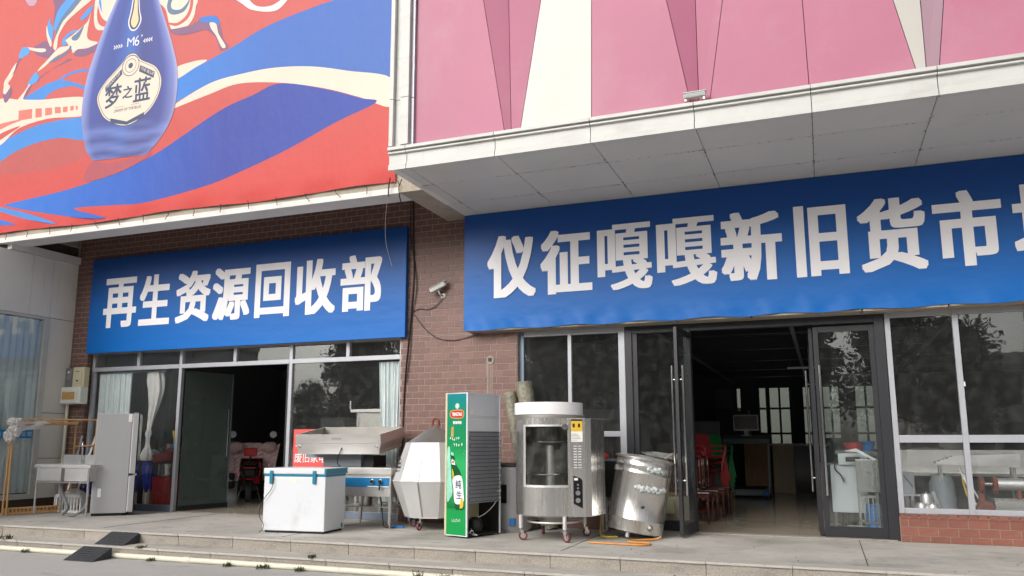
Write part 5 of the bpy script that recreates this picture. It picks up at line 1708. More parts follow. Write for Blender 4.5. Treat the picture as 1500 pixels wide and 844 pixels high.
for x in (-.68, .66):
    m = MB(); m.cyl((x, -.02, .12), (x, .02, .12), .02, 12); m.build('bolt', 'chrome', o, smooth=40)
m = MB(); m.tube(curve([(.07, .0, .10), (.05, -.03, .04), (.0, -.02, -.06), (-.02, .02, -.16), (-.02, .1, -.2)]), .007, 6); m.build('power_cord', 'cable', o)
t = thing('steel_shelf', 'small steel shelf bracket standing behind the steel trough', 'shelf', (-7.62, 12.80, 1.25))
m = MB(); m.bb(-.31, .36, -.1, .04, .58, .63); m.build('top', 'steel_h', t)
m = MB(); m.bb(-.16, .28, -.05, .0, .25, .58); m.build('back_plate', 'steel_dull', t)
m = MB(); m.bb(-.20, -.16, -.06, .0, -1.2, .58); m.bb(.28, .32, -.06, .0, -1.2, .58); m.build('leg', 'steel', t)
m = MB(); m.bb(-.33, -.30, -.1, .02, .63, .78); m.build('upstand', 'steel', t)

# ---- faceted drum oven
o = thing('drum_oven', 'faceted aluminium drum oven on casters between the steel stove and the green cooler', 'oven', (-5.63, 11.50, 0))
N12 = 12
m = MB(); m.lathe([(.46, .19), (.645, .70), (.655, .715), (.645, .73)], n=N12, a0=R(-87), caps=False); m.build('lower_shell', 'white_metal', o)
m = MB(); m.lathe([(.64, .73), (.455, 1.29), (.40, 1.30)], n=N12, a0=R(-87), caps=False); m.build('upper_shell', 'white_metal', o)
for k in range(0, N12, 2):
    a = R(-87) + 2 * math.pi * k / N12
    m = MB(); m.bar((.462 * math.cos(a), .462 * math.sin(a), .20), (.648 * math.cos(a), .648 * math.sin(a), .70), .022, .008); m.bar((.648 * math.cos(a), .648 * math.sin(a), .73), (.458 * math.cos(a), .458 * math.sin(a), 1.285), .022, .008)
    m.build('seam_strip', 'steel_dull', o)
m = MB(); m.lathe([(.42, 1.30), (.16, 1.47), (.05, 1.53), (.03, 1.55)], n=28, caps=True); m.build('cone_lid', 'steel_dull', o, smooth=40)
m = MB(); m.tube(curve([(-.05, 0, 1.54), (-.05, 0, 1.62), (0, 0, 1.66), (.05, 0, 1.62), (.05, 0, 1.54)]), .018, 10); m.build('lid_handle', 'rust', o, smooth=50)
m = MB(); m.lathe([(.001, .17), (.47, .18), (.46, .195)], n=N12, a0=R(-87), caps=False); m.build('base_pan', 'steel_dull', o)
m = MB()
for i in range(5):
    for j in range(3):
        m.box((-.49 + j * .05, -.345 - j * .035 + i * .0, .80 + i * .06), (.016, .016, .03))
m.build('vent_slots', 'black', o)
for a in (-100, -190, -10, 80):
    caster(o, .36 * math.cos(R(a)), .36 * math.sin(R(a)), .055, R(a), .065)
m = MB(); m.bb(-.62, -.42, -.22, -.18, .0, .035); m.build('foot_block', 'blue_plastic', o)

# ---- green beverage cooler, back towards the street
o = thing('beverage_cooler', 'tall beverage cooler with green beer print side and bare condenser back', 'cooler', (-5.007, 10.544, 0), R(-17.9))
W_, D_, H_ = .42, .72, 1.98
m = MB(); m.bb(.012, W_ - .012, .012, D_ - .01, .46, H_ - .01); m.build('cabinet', 'coil_sheet', o)
m = MB(); m.bb(.012, W_ - .012, .012, D_ - .01, .02, .045); m.bb(.012, .03, .012, D_ - .01, .045, .46); m.bb(.03, W_ - .012, D_ - .03, D_ - .01, .045, .46); m.build('compressor_bay', 'black', o)
m = MB(); m.bb(.0, .035, -.004, D_, .03, H_); m.build('front_frame', 'meter_cream', o)
m = MB(); m.bb(.035, W_, .0, .0119, .03, H_)
gm = mat('cooler_print', S(0, 132, 70), 0.28, var=0.05, vscale=3, dirt=[(S(4, 128, 150), 1.0, .0, .001, 1.0, (1, 1, 1))])
# printed gradient: teal at the top, green below, pale splash in the middle
N, L = gm.node_tree.nodes, gm.node_tree.links
tc = [n for n in N if n.type == 'TEX_COORD'][0]
sp = N.new('ShaderNodeSeparateXYZ'); L.new(tc.outputs['Object'], sp.inputs[0])
cr = N.new('ShaderNodeValToRGB')
mrz = N.new('ShaderNodeMapRange'); mrz.inputs[1].default_value = 0; mrz.inputs[2].default_value = 2.0
L.new(sp.outputs[2], mrz.inputs[0]); L.new(mrz.outputs[0], cr.inputs[0])
els = cr.color_ramp.elements
els[0].position = 0.0; els[0].color = (*S(10, 150, 74), 1)
els[1].position = 1.0; els[1].color = (*S(0, 128, 140), 1)
for p_, c_ in ((.19, S(10, 150, 74)), (.195, S(0, 112, 56)), (.34, S(24, 160, 86)), (.50, S(40, 170, 96)), (.62, S(0, 140, 76)), (.84, S(0, 132, 96))):
    e = els.new(p_); e.color = (*c_, 1)
L.new(cr.outputs[0], N['Principled BSDF'].inputs['Base Color'])
pr = m.build('printed_side', 'cooler_print', o)
m = MB(); m.bb(W_ - .018, W_ + .004, -.006, .016, .02, H_); m.bb(W_ - .018, W_ + .004, D_ - .02, D_, .02, H_); m.bb(.035, W_, -.004, 0, .022, .034); m.build('edge_post', 'white_paint', o)
m = MB(); m.bb(.0, W_ + .004, 0, D_, H_ - .0099, H_ + .006); m.build('top_cover', 'white_paint', o)
# condenser back (faces +x)
m = MB(); m.bb(W_ - .0119, W_ - .004, .016, D_ - .02, 1.66, H_ - .01); m.build('upper_sheet', 'coil_sheet', o)
m = MB(); m.bb(W_ - .0119, W_ - .006, .016, D_ - .02, 1.45, 1.655); m.build('lower_sheet', 'coil_sheet', o)
m = MB(); m.bb(W_ - .0119, W_ - .009, .016, D_ - .02, .46, 1.449); m.build('coil_backing', 'coil_dark', o)
for z0, z1 in ((1.62, 1.655),):
    m = MB(); m.bb(W_ - .004, W_, .016, D_ - .02, z0 + .02, z1); m.build('sheet_lap', 'coil_sheet', o)
pts, z, s = [], 1.43, 0
zs = [1.43 - i * .0525 for i in range(19)]
for i, z in enumerate(zs):
    a, b = (.035, D_ - .03) if i % 2 == 0 else (D_ - .03, .035)
    pts += [(W_ + .022, a, z), (W_ + .022, b, z)]
    if i < len(zs) - 1:
        pts += [(W_ + .022, b + (.012 if b > .3 else -.012), z - .026)]
m = MB(); m.tube(pts, .004, 6); m.build('condenser_coil', 'wire', o, smooth=60)
for i in range(14):
    y = .06 + i * (D_ - .12) / 13
    m = MB(); m.tube([(W_ + .013, y, .46), (W_ + .013, y, 1.45)], .0022, 4); m.build('coil_wire', 'coil_dark', o)
m = MB(); m.lathe([(.001, 0), (.09, .0), (.105, .03), (.11, .09), (.10, .11), (.095, .17), (.05, .205), (.001, .21)], n=24, caps=False); m.build('compressor', 'black', o, smooth=40, loc=(W_ - .15, .34, .05))
m = MB(); m.tube(curve([(W_ - .1, .34, .25), (W_ - .06, .45, .30), (W_ - .02, .55, .38), (W_ + .01, .62, .47)]), .007, 6); m.build('refrigerant_pipe', 'steel_dull', o); m = MB(); m.tube(curve([(W_ - .12, .2, .06), (W_ - .05, .15, .12), (W_ - .02, .1, .06), (W_ - .02, .2, .055)]), .006, 6); m.build('refrigerant_pipe', 'steel_dull', o)
m = MB(); m.tube(curve([(W_ - .03, .06, .06), (W_ + .01, .1, .10), (W_ - .01, .16, .05), (W_ + .02, .2, .03), (W_ - .02, .12, .04)]), .005, 6); m.build('wiring', 'paper', o)
m = MB(); m.bb(W_ - .0039, W_ - .002, .03, .13, 1.68, 1.76); m.build('paper_label', 'paper', o)
m = MB(); m.bb(W_ + .02, W_ + .03, D_ - .1, D_ - .02, .6, .61); m.build('clip', 'white', o)
# print details on the green side (faces -y)
def pf(name, pts, y, mm):
    q = MB(); q.add([(x, y, z) for x, z in pts], [tuple(range(len(pts)))]); return q.build(name, mm, pr)
mat('print_green', S(0, 84, 34), .3, var=.05)
mat('print_splash', S(150, 214, 190), .3, var=.2, vscale=8)
mat('print_red2', S(190, 40, 40), .3, var=.05)
pf('splash', smoothpoly([(.045, .50), (.04, .9), (.045, 1.2), (.09, 1.22), (.10, 1.05), (.13, .8), (.15, .62), (.10, .52)]), -.001, 'print_splash')
pf('logo_plate', smoothpoly([(.10, 1.64), (.24, 1.62), (.34, 1.64), (.345, 1.73), (.24, 1.75), (.095, 1.73)]), -.0015, 'orange_cord')
pf('logo_plate', smoothpoly([(.115, 1.65), (.24, 1.635), (.325, 1.65), (.33, 1.72), (.24, 1.735), (.11, 1.72)]), -.0025, 'print_red2')
m = MB(); letters(m, 'TSINGTAO', (.125, -.0035, 1.66), EX, EZ, .195, .05, (.002, .002), .0001); m.build('logo_lettering', 'white', pr)
pf('logo_crest', ring(.225, 1.80, .04), -.0015, 'print_splash'); pf('logo_crest', ring(.225, 1.80, .026), -.0025, 'white_paint')
m = MB(); letters(m, '青岛啤酒', (.145, -.002, 1.545), EX, EZ, .165, .045, (.002, .0015), .0001); m.build('brand_lettering', 'white', pr)
pf('hop_badge', [(.11, 1.36), (.16, 1.38), (.16, 1.52), (.11, 1.50)], -.0015, 'amber')
m = MB(); marks(m, 5, (.085, -.002, 1.315), EX, EZ, .19, .055, 2); marks(m, 4, (.15, -.002, 1.235), EX, EZ, .19, .055, 5); m.build('slogan', 'white', pr)['kind'] = 'stuff'
pf('bottle_glint', smoothpoly([(.14, .93), (.17, .86), (.165, .78), (.145, .82)]), -.0026, 'yellow_hose'); pf('bottle_glint', smoothpoly([(.30, .50), (.345, .52), (.35, .42), (.29, .40)]), -.0028, 'yellow_hose')
BT = [(.105, 1.14), (.17, 1.115), (.205, 1.0), (.30, .87), (.345, .66), (.365, .40), (.26, .375), (.20, .40), (.13, .76), (.12, 1.0)]
pf('bottle_shape', smoothpoly(BT, 4), -.0015, 'print_green')
pf('bottle_cap', [(.108, 1.12), (.168, 1.105), (.162, 1.15), (.118, 1.16)], -.0025, 'print_splash')
pf('neck_label', [(.125, 1.06), (.178, 1.045), (.198, .98), (.128, .99)], -.0025, 'white'); pf('neck_mark', ring(.155, 1.02, .018), -.0035, 'print_red2')
pf('bottle_label', smoothpoly([(.15, .80), (.31, .83), (.355, .60), (.35, .48), (.20, .46), (.165, .66)], 4), -.0025, 'white')
m = MB(); letters(m, '纯', (.205, -.0035, .66), EX, EZ, .11, .12, (.002, .002), .0001); letters(m, '生', (.225, -.0035, .52), EX, EZ, .10, .11, (.002, .002), .0001); m.build('label_lettering', 'print_ink', pr)
m = MB(); marks(m, 6, (.13, -.002, .205), EX, EZ, .18, .05, 8); m.build('foot_lettering', 'white', pr)['kind'] = 'stuff'
rng = random.Random(3)
for k in range(26):
    x, z = rng.uniform(.05, .38), rng.uniform(.45, 1.25)
    pf('droplet', ring(x, z, rng.uniform(.002, .006), 8), -.0042, 'print_splash')

# ---- grey cylinder behind the cooler
o = thing('water_boiler', 'grey cylindrical boiler half hidden behind the green cooler', 'boiler', (-4.42, 11.62, 0))
m = MB(); m.lathe([(.30, .03), (.31, .05), (.31, .93), (.29, .95), (.001, .97)], n=36, caps=True); m.build('jacket', 'fridge_grey', o, smooth=40)
m = MB(); m.lathe([(.32, .94), (.325, .95), (.32, .97), (.28, .985), (.001, .99)], n=36, caps=True); m.build('lid', 'black', o, smooth=40)
m = MB(); m.bb(-.03, .05, -.335, -.30, .42, .68); m.build('handle_panel', 'fridge_black', o)
m = MB(); m.bb(.09, .17, -.312, -.27, .10, .20); m.build('sticker', 'blue_plastic', o)
m = MB(); m.lathe([(.27, 0), (.28, .03)], n=30, caps=True); m.build('foot_ring', 'alu_sheet', o)

# ---- foil-wrapped pipes leaning on the wall
for i, (lb, a, b, r) in enumerate((('foil-wrapped duct pipe leaning between the green cooler and the oven', (-4.20, 12.0, 0), (-4.60, 12.02, 2.07), .10), ('second foil-wrapped duct pipe leaning behind, standing taller', (-3.95, 12.02, 0), (-4.37, 12.05, 2.24), .13))):
    t = thing('duct_pipe', lb, 'pipe', a)
    m = MB()
    d = Vector(b) - Vector(a)
    n = 22
    m.tube([d * (k / n) + Vector((random.uniform(-.008, .008), random.uniform(-.006, .006), 0)) for k in range(n + 1)], [r * random.uniform(.93, 1.07) for k in range(n + 1)], 16)
    m.build('wrapping', 'foil', t, smooth=50)

# ---- rotisserie oven on casters
o = thing('rotisserie_oven', 'round glass-fronted steel rotisserie oven on casters with side control column', 'oven', (-3.57, 10.93, 0), R(-7))
RR = .48
cf = math.atan2(-10.93, 3.57) + R(7)       # direction towards the street viewer, in local space
a0, a1 = cf - R(46), cf + R(44)
m = MB()
def shell(z0, z1, s0, s1, r, nm, mm, n=24, th=.012):
    q = MB()
    q.lathe([(r - th, z0), (r, z0), (r, z1), (r - th, z1)], n=n, a0=s0, a1=s1, caps=False)
    return q.build(nm, mm, o, smooth=40)
shell(.33, 1.62, a1, a0 + 2 * math.pi, RR, 'back_shell', 'steel', 48)
shell(.33, .70, a0, a1, RR + .012, 'lower_door', 'steel', 28)
shell(1.53, 1.62, a0, a1, RR + .004, 'upper_rim', 'steel', 28)
for a in (a0, a1):
    shell(.70, 1.53, a - R(2.6), a + R(2.6), RR + .006, 'door_stile', 'alu_sheet', 4)
shell(.70, .73, a0, a1, RR + .006, 'door_rail', 'alu_sheet', 28); shell(1.505, 1.53, a0, a1, RR + .008, 'door_rail', 'alu_sheet', 28)
shell(.73, 1.505, a0, a1, RR - .004, 'door_glass', 'glass_oven', 24, .006)
m = MB(); m.lathe([(.001, 1.60), (RR, 1.60), (RR + .006, 1.62), (RR + .006, 1.66), (RR - .02, 1.67), (.001, 1.67)], n=40, caps=False); m.build('top_plate', 'steel_dull', o, smooth=40)
m = MB(); m.lathe([(.001, .34), (RR - .01, .34), (RR, .33), (RR - .02, .31), (.001, .31)], n=40, caps=False); m.build('bottom_plate', 'steel_dull', o, smooth=40)
m = MB(); m.cyl((0, 0, .34), (0, 0, 1.25), .065, 20); m.build('burner_column', 'alu_sheet', o, smooth=40)
for z in (1.30, .86):
    m = MB(); m.tube([(.36 * math.cos(k * math.pi / 16), .36 * math.sin(k * math.pi / 16), z) for k in range(32)], .007, 6, closed=True)
    for k in range(8):
        m.tube([(0, 0, z), (.36 * math.cos(k * math.pi / 4), .36 * math.sin(k * math.pi / 4), z)], .005, 5)
    m.build('rack_ring', 'chrome', o)
for k in range(6):
    a = cf + math.pi + R(-75 + 30 * k)
    m = MB(); m.tube([(.40 * math.cos(a), .40 * math.sin(a), .36), (.40 * math.cos(a), .40 * math.sin(a), 1.58)], .008, 6); m.build('rack_rod', 'steel_dull', o)
shell(.36, 1.58, a1 + .2, a0 + 2 * math.pi - .2, RR - .03, 'inner_lining', 'steel_dull', 40, .004)
# control column at the right
m = MB()
cp = [(.45, -.42), (.66, -.335), (.71, -.24), (.71, .25), (.40, .30), (.40, .16)]
m.prism([(x, y, .33) for x, y in cp], (0, 0, 1.28)); cc_ = m.build('control_column', 'steel', o, bevel=.004)
b0 = Vector((.45, -.42, 0))
fd = (Vector((.66, -.335, 0)) - b0).normalized()
fn_ = Vector((fd.y, -fd.x, 0))
def on_face(mb, u0, u1, z0, z1, t0, t1):
    p = [b0 + fd * u + fn_ * t0 + Vector((0, 0, z)) for u, z in ((u0, z0), (u1, z0), (u1, z1), (u0, z1))]
    mb.prism(p, fn_ * (t1 - t0))
q = MB(); on_face(q, .05, .20, 1.44, 1.60, .001, .004); q.build('warning_label', 'yellow', cc_)
q = MB(); on_face(q, .05, .20, 1.575, 1.598, .0042, .0055); on_face(q, .07, .10, 1.49, 1.54, .0042, .0055); on_face(q, .14, .17, 1.49, 1.54, .0042, .0055); q.build('label_print', 'black', cc_)
q = MB(); on_face(q, .05, .20, 1.30, 1.438, .001, .004); q.build('paper_label', 'paper', cc_)
q = MB()
for k in range(5):
    on_face(q, .06, .13 + .05 * ((k * 3) % 4) / 3, 1.32 + k * .02, 1.326 + k * .02, .0042, .005)
q.build('label_text_lines', 'plastic_grey', cc_)['kind'] = 'stuff'
for c in range(2):
    for r_ in range(9):
        q = MB(); on_face(q, .08 + c * .06, .12 + c * .06, .96 + r_ * .035, .968 + r_ * .035, .001, .004); q.build('louvre', 'white', cc_)
q = MB()
pan = [b0 + fd * u + fn_ * .001 + Vector((0, 0, z)) for u, z in ((.07, .50), (.19, .44), (.19, .80), (.16, .83), (.07, .86))]
q.prism(pan, fn_ * .005); q.build('control_panel', 'fridge_black', cc_)
q = MB(); on_face(q, .08, .13, .80, .83, .006, .009); q.build('display', 'paper', cc_)
for z, r_ in ((.64, .032), (.545, .032), (.745, .014), (.70, .014)):
    p = b0 + fd * .13 + fn_ * .006 + Vector((0, 0, z))
    q = MB(); q.cyl(p, p + fn_ * .03, r_, 18); q.build('knob', 'chrome', cc_, smooth=40)
p = b0 + fd * .0 + fn_ * .0 + Vector((-.03, -.01, 1.50))
q = MB(); q.cyl(p, p + fn_ * .03, .04, 20); q.build('gauge', 'chrome', cc_, smooth=40)
q = MB()
for k in range(22):
    q.box((.711, -.02, .60 + k * .03), (.003, .012, .012))
q.build('side_vents', 'black', cc_)
# white collar on top
m = MB(); m.lathe([(RR + .0, 1.672), (RR + .0, 1.835), (RR - .012, 1.835), (RR - .012, 1.672)], c=(-.02, 0, 0), n=44, caps=False); m.build('top_collar', 'white_rough', o, smooth=40)
# undercarriage
for x, y in ((-.25, -.46), (.38, -.42), (-.30, .40), (.34, .42)):
    m = MB(); m.tube([(x, y * .92, .16), (x, y * .92, .33)], .028, 12); m.build('leg', 'alu_sheet', o, smooth=40)
    caster(o, x, y * .92, .06, R(random.uniform(-60, 60)), .03)
m = MB(); m.tube([(.06 + .36 * math.cos(2 * math.pi * k / 28), .40 * math.sin(2 * math.pi * k / 28), .235) for k in range(28)], .014, 8, closed=True); m.build('hoop_rail', 'alu_sheet', o, smooth=60)
m = MB(); m.cyl((.02, .05, .20), (.02, .05, .31), .20, 20); m.build('burner_pan', 'steel_dull', o, smooth=40)

# ---- black tank and small parts between oven and drum
o = thing('black_tank', 'black square tank on pale legs behind the tilted drum', 'tank', (-2.90, 12.02, 0))
m = MB(); m.bb(-.22, .22, -.14, .14, .50, 1.02); m.build('tank_body', 'black', o, bevel=.015)
m = MB(); m.bb(-.23, .23, -.15, .15, 1.02, 1.05); m.build('lid', 'plastic_grey', o)
for x, y in ((-.19, -.11), (.19, -.11), (-.19, .11), (.19, .11)):
    m = MB(); m.tube([(x, y, 0), (x, y, .5)], .018, 8); m.build('leg', 'paper', o)
m = MB(); m.ball((-.15, -.05, 1.08), .05, 8, .2); m.build('red_rag', 'red_plastic', o, smooth=60)
m = MB(); m.tube(curve([(-3.07, 11.82, .95), (-3.08, 11.75, .5), (-3.04, 11.6, .2), (-2.98, 11.35, .03), (-2.86, 11.2, .016), (-2.72, 11.25, .016)]), .013, 8)
tag(m.build('hose', 'yellow_hose', smooth=60), 'yellow hose hanging down to the floor beside the oven', 'hose')
m = MB(); m.tube(curve([(-2.92, 10.52, .013), (-2.5, 10.50, .013), (-2.25, 10.50, .013), (-2.14, 10.62, .013), (-2.22, 10.75, .013), (-2.42, 10.76, .013), (-2.48, 10.86, .013), (-2.36, 11.02, .013), (-2.18, 11.12, .02), (-2.1, 11.15, .05)]), .014, 8)
tag(m.build('extension_cord', 'orange_cord', smooth=60), 'orange cord looped on the platform in front of the tilted drum', 'cord')

# ---- tilted steel drum
o = thing('steel_drum', 'dented stainless steel cooking drum standing tilted by the open glass door', 'drum', (-2.52, 11.42, .085))
o.rotation_euler = (R(-3), R(9.5), 0)
m = MB()
prof = [(.37, .0), (.385, .01), (.385, .16), (.39, .17), (.385, .18), (.385, .78), (.392, .79), (.385, .80), (.385, .88), (.392, .89), (.385, .90), (.385, .96), (.395, .97), (.395, .985)]
m.lathe(prof, n=48, caps=True); m.build('drum_body', 'steel', o, smooth=35)
m = MB(); m.lathe([(.40, .985), (.40, 1.0), (.30, 1.025), (.10, 1.04), (.001, 1.045)], n=40, caps=True); m.build('lid', 'steel_dull', o, smooth=40)
m = MB(); m.lathe([(.41, .98), (.41, 1.003), (.395, 1.003), (.395, .98)], n=40, caps=False); m.build('lid_band', 'steel_dull', o, smooth=40)
def crust(name, ang, z, w, h, n=16):
    q = MB()
    for i in range(n):
        a = R(ang) + (i / (n - 1) - .5) * w / .385
        q.ball((.40 * math.cos(a), .40 * math.sin(a), z + random.uniform(-h, h) * .35), random.uniform(.022, .036), 6, .25)
    q.build(name, 'crust', o, smooth=70)
crust('crusted_handle', -52, .86, .22, .05)
crust('crusted_handle', -58, .60, .40, .06, 26)
m = MB()
for ang, z, r in ((-68, .36, .018), (-71, .35, .014)):
    m.ball((.385 * math.cos(R(ang)), .385 * math.sin(R(ang)), z), r, 6, .2)
for i in range(4):
    for j in range(2):
        m.ball((.383 * math.cos(R(-158 + i * 5)), .383 * math.sin(R(-158 + i * 5)), .10 + j * .04), .009, 5)
m.build('holes', 'black', o)
m = MB(); a = R(-48); m.ball((.39 * math.cos(a), .39 * math.sin(a), .10), .04, 8, .1); m.build('drain_plug', 'steel_dull', o, smooth=60)
m = MB(); a = R(-150); m.box((.39 * math.cos(a), .39 * math.sin(a), .82), (.05, .03, .07), Matrix.Rotation(a + math.pi / 2, 3, 'Z')); m.build('latch', 'steel_dull', o)
for a in (-95, 25, 145):
    m = MB(); m.cyl((.30 * math.cos(R(a)), .30 * math.sin(R(a)), -.07 if a == -95 else -.05), (.30 * math.cos(R(a)), .30 * math.sin(R(a)), .01), .028, 12); m.build('foot', 'alu_sheet', o, smooth=40)

# ---- rubber ramps on the steps
def ramp(label, x0, x1, yf, yb, zb, h, skew):
    o = thing('kerb_ramp', label, 'ramp', (x0, yf, zb))
    w, d = x1 - x0, yb - yf
    q = MB()
    vs = [(0, 0, .004), (w, 0, .004), (w + skew, d, h), (skew, d, h), (0, 0, 0.001), (w, 0, 0.001), (w + skew, d, 0.001), (skew, d, 0.001)]
    q.add(vs, [(0, 1, 2, 3), (4, 5, 1, 0), (5, 6, 2, 1), (6, 7, 3, 2), (7, 4, 0, 3), (4, 7, 6, 5)])
    q.build('wedge', 'rubber', o)
    q = MB()
    for i in range(11):
        for j in range(7):
            u, v = .06 + i * .088, .08 + j * .14
            c = Vector((w * u + skew * v, d * v, h * v + .007))
            q.box(c, (.032, .012, .006), Matrix.Rotation(math.atan2(h, d), 3, 'X') @ Matrix.Rotation(R(45 if (i + j) % 2 else -45), 3, 'Z'))
    q.build('tread_pattern', 'rubber', o)['kind'] = 'stuff'
    q = MB()
    for u in (.3, .7):
        q.box((w * u + skew * .5, d * .5, h * .5 + .006), (.06, .018, .008))
    q.build('grip_slot', 'black', o)
ramp('black rubber ramp laid against the upper step', -9.83, -9.29, 9.02, 9.425, -.152, .145, -.10)
ramp('black rubber ramp on the street against the lower step', -9.80, -9.27, 8.50, 8.88, -.30, .145, -.06)
# ---- white drain pipe along the step
o = thing('drain_pipe', 'long white plastic pipe lying on the street along the lower step', 'pipe', (0, 8.93, -.262))
pts = [(x, .012 * math.sin(x * .8), 0) for x in [-16 + i * .5 for i in range(13)]]
m = MB(); m.tube([(-16 + i * .5, .010 * math.sin(i * .4), .0) for i in range(44)], .036, 14); m.build('pipe_run', 'pvc', o, smooth=50)
for x in (-12.2, -8.1, -4.1, -.2):
    m = MB(); m.tube([(x, .010 * math.sin((x + 16) * .8), 0), (x + .12, .010 * math.sin((x + 16) * .8), 0)], .042, 14); m.build('coupling', 'pvc', o, smooth=50)
# ---- weeds along the steps
for i, (x, y, z, s) in enumerate(((-11.55, 8.965, -.15, 1.0), (-10.95, 8.86, -.30, .8), (-8.6, 8.87, -.30, .7), (-7.3, 8.86, -.30, .8), (-6.75, 8.86, -.30, .9), (-6.2, 8.86, -.30, .8), (-4.55, 8.87, -.30, 1.3), (-4.2, 8.86, -.30, 1.2), (-3.9, 8.86, -.30, .8), (-6.1, 8.975, -.15, .6), (-12.1, 8.96, -.15, .7), (-8.9, 8.97, -.16, .6))):
    w = thing('weed', 'small green weed tuft growing along the steps by the white pipe', 'weed', (x, y, z), random.uniform(0, 6), 'weeds along the steps')
    q = MB()
    for k in range(46):
        a, l = random.uniform(0, 6.28), random.uniform(.03, .09) * s
        b = Vector((random.uniform(-.10, .10) * s, random.uniform(-.03, .03), .0))
        t = b + Vector((math.cos(a) * l * .8, math.sin(a) * l * .5, l))
        wv = Vector((-math.sin(a), math.cos(a), 0)) * .008
        mid = b.lerp(t, .5) + Vector((0, 0, .01))
        q.add([b - wv * .3, mid - wv, t, mid + wv], [(0, 1, 2, 3)])
    q.build('leaves', 'weed', w)

# ---- scraps and dry leaves blown against the steps
rg = random.Random(21)
m = MB()
for _ in range(150):
    if rg.random() < .5:
        x, y, z = rg.uniform(-14, 3), 9.44 + abs(rg.gauss(0, .9)), .002
    elif rg.random() < .6:
        x, y, z = rg.uniform(-14, 3), rg.uniform(9.28, 9.42), -.148
    else:
        x, y, z = rg.uniform(-13, 2), 8.86 - abs(rg.gauss(0, .6)), -.298
    if y > 12.1:
        continue
    a, l = rg.uniform(0, 6.28), rg.uniform(.008, .024)
    u, v = Vector((math.cos(a), math.sin(a), rg.uniform(0, .3))) * l, Vector((-math.sin(a), math.cos(a), rg.uniform(0, .25))) * l * .55
    c = Vector((x, y, z + .002))
    m.add([c - u, c - v * .8, c + u, c + v], [(0, 1, 2, 3)])
o = m.build('litter', 'dark_base')
o['kind'] = 'stuff'
tag(o, 'scattered dry leaves and scraps on the platform and steps', 'litter')

# ---- security camera and cables on the brick pier
o = thing('security_camera', 'white bullet security camera on the brick pier between the banners', 'security camera', (-5.86, 12.2, 3.74))
m = MB(); m.lathe([(.055, 0), (.055, .02), (.03, .03)], n=20, caps=True); m.build('wall_mount', 'trim_white', o, smooth=40, rot=(R(90), 0, 0))
m = MB(); m.tube(curve([(0, -.02, 0), (-.02, -.10, .01), (-.05, -.13, .09)]), .016, 10); m.build('arm', 'trim_white', o, smooth=50)
rot = Matrix.Rotation(R(-18), 3, 'Z') @ Matrix.Rotation(R(-24), 3, 'Y')
rot = Matrix.Rotation(R(12), 3, 'Z') @ Matrix.Rotation(R(-26), 3, 'Y')
m = MB(); m.box((-.06, -.14, .15), (.34, .10, .085), rot); m.build('housing', 'trim_white', o, bevel=.012)
m = MB(); m.box((-.055, -.14, .205), (.38, .12, .012), rot); m.build('sun_shield', 'trim_white', o, bevel=.004)
m = MB(); c0 = Vector((-.06, -.14, .15)) + rot @ Vector((-.171, 0, 0)); m.cyl(c0, c0 + rot @ Vector((-.012, 0, 0)), .036, 20); m.build('lens', 'fridge_black', o, smooth=40)
o.scale = (.85, .85, .85)
def cable(label, pts, r=.008, nm='cable', mm='cable'):
    q = MB(); q.tube(curve(pts), r, 6)
    return tag(q.build(nm, mm, smooth=60), label, 'cable')
cable('black cable bundle running down the brick pier beside the left banner', [(-6.46, 12.185, 5.6), (-6.44, 12.185, 4.8), (-6.42, 12.185, 4.2), (-6.45, 12.18, 3.6), (-6.50, 12.185, 3.0), (-6.55, 12.185, 2.4), (-6.58, 12.185, 1.6), (-6.58, 12.185, .9)], .012)
cable('thin black cable twisting down beside the thicker bundle', [(-6.50, 12.18, 5.6), (-6.50, 12.18, 4.9), (-6.40, 12.18, 4.3), (-6.36, 12.18, 3.9), (-6.44, 12.18, 3.4), (-6.46, 12.18, 2.9), (-6.52, 12.18, 2.3)], .007)
cable('thin black cable looping from the security camera to the bundle', [(-5.86, 12.18, 3.70), (-6.0, 12.18, 3.57), (-6.15, 12.185, 3.52), (-6.3, 12.185, 3.54), (-6.42, 12.185, 3.5)], .006)
cable('thin black cable sagging from the bundle to under the long banner', [(-6.40, 12.185, 3.45), (-6.2, 12.185, 3.2), (-5.95, 12.185, 3.02), (-5.65, 12.185, 2.97), (-5.35, 12.185, 3.02), (-5.15, 12.17, 3.06)], .006)
cable('thin white cord hanging down across the left banner', [(-6.02, 10.52, 5.05), (-6.5, 11.3, 4.9), (-6.9, 12.04, 4.7), (-6.78, 12.05, 4.3)], .004, 'cord', 'paper')
cable('loose black wire hanging from the canopy corner beam', [(-5.75, 10.46, 5.25), (-5.80, 10.47, 5.1), (-5.80, 10.5, 4.98), (-5.83, 10.62, 4.9)], .008)
cable('black cord hanging at the lower corner of the hoarding', [(-5.93, 10.42, 5.28), (-5.95, 10.42, 5.15), (-5.96, 10.43, 4.99)], .010)

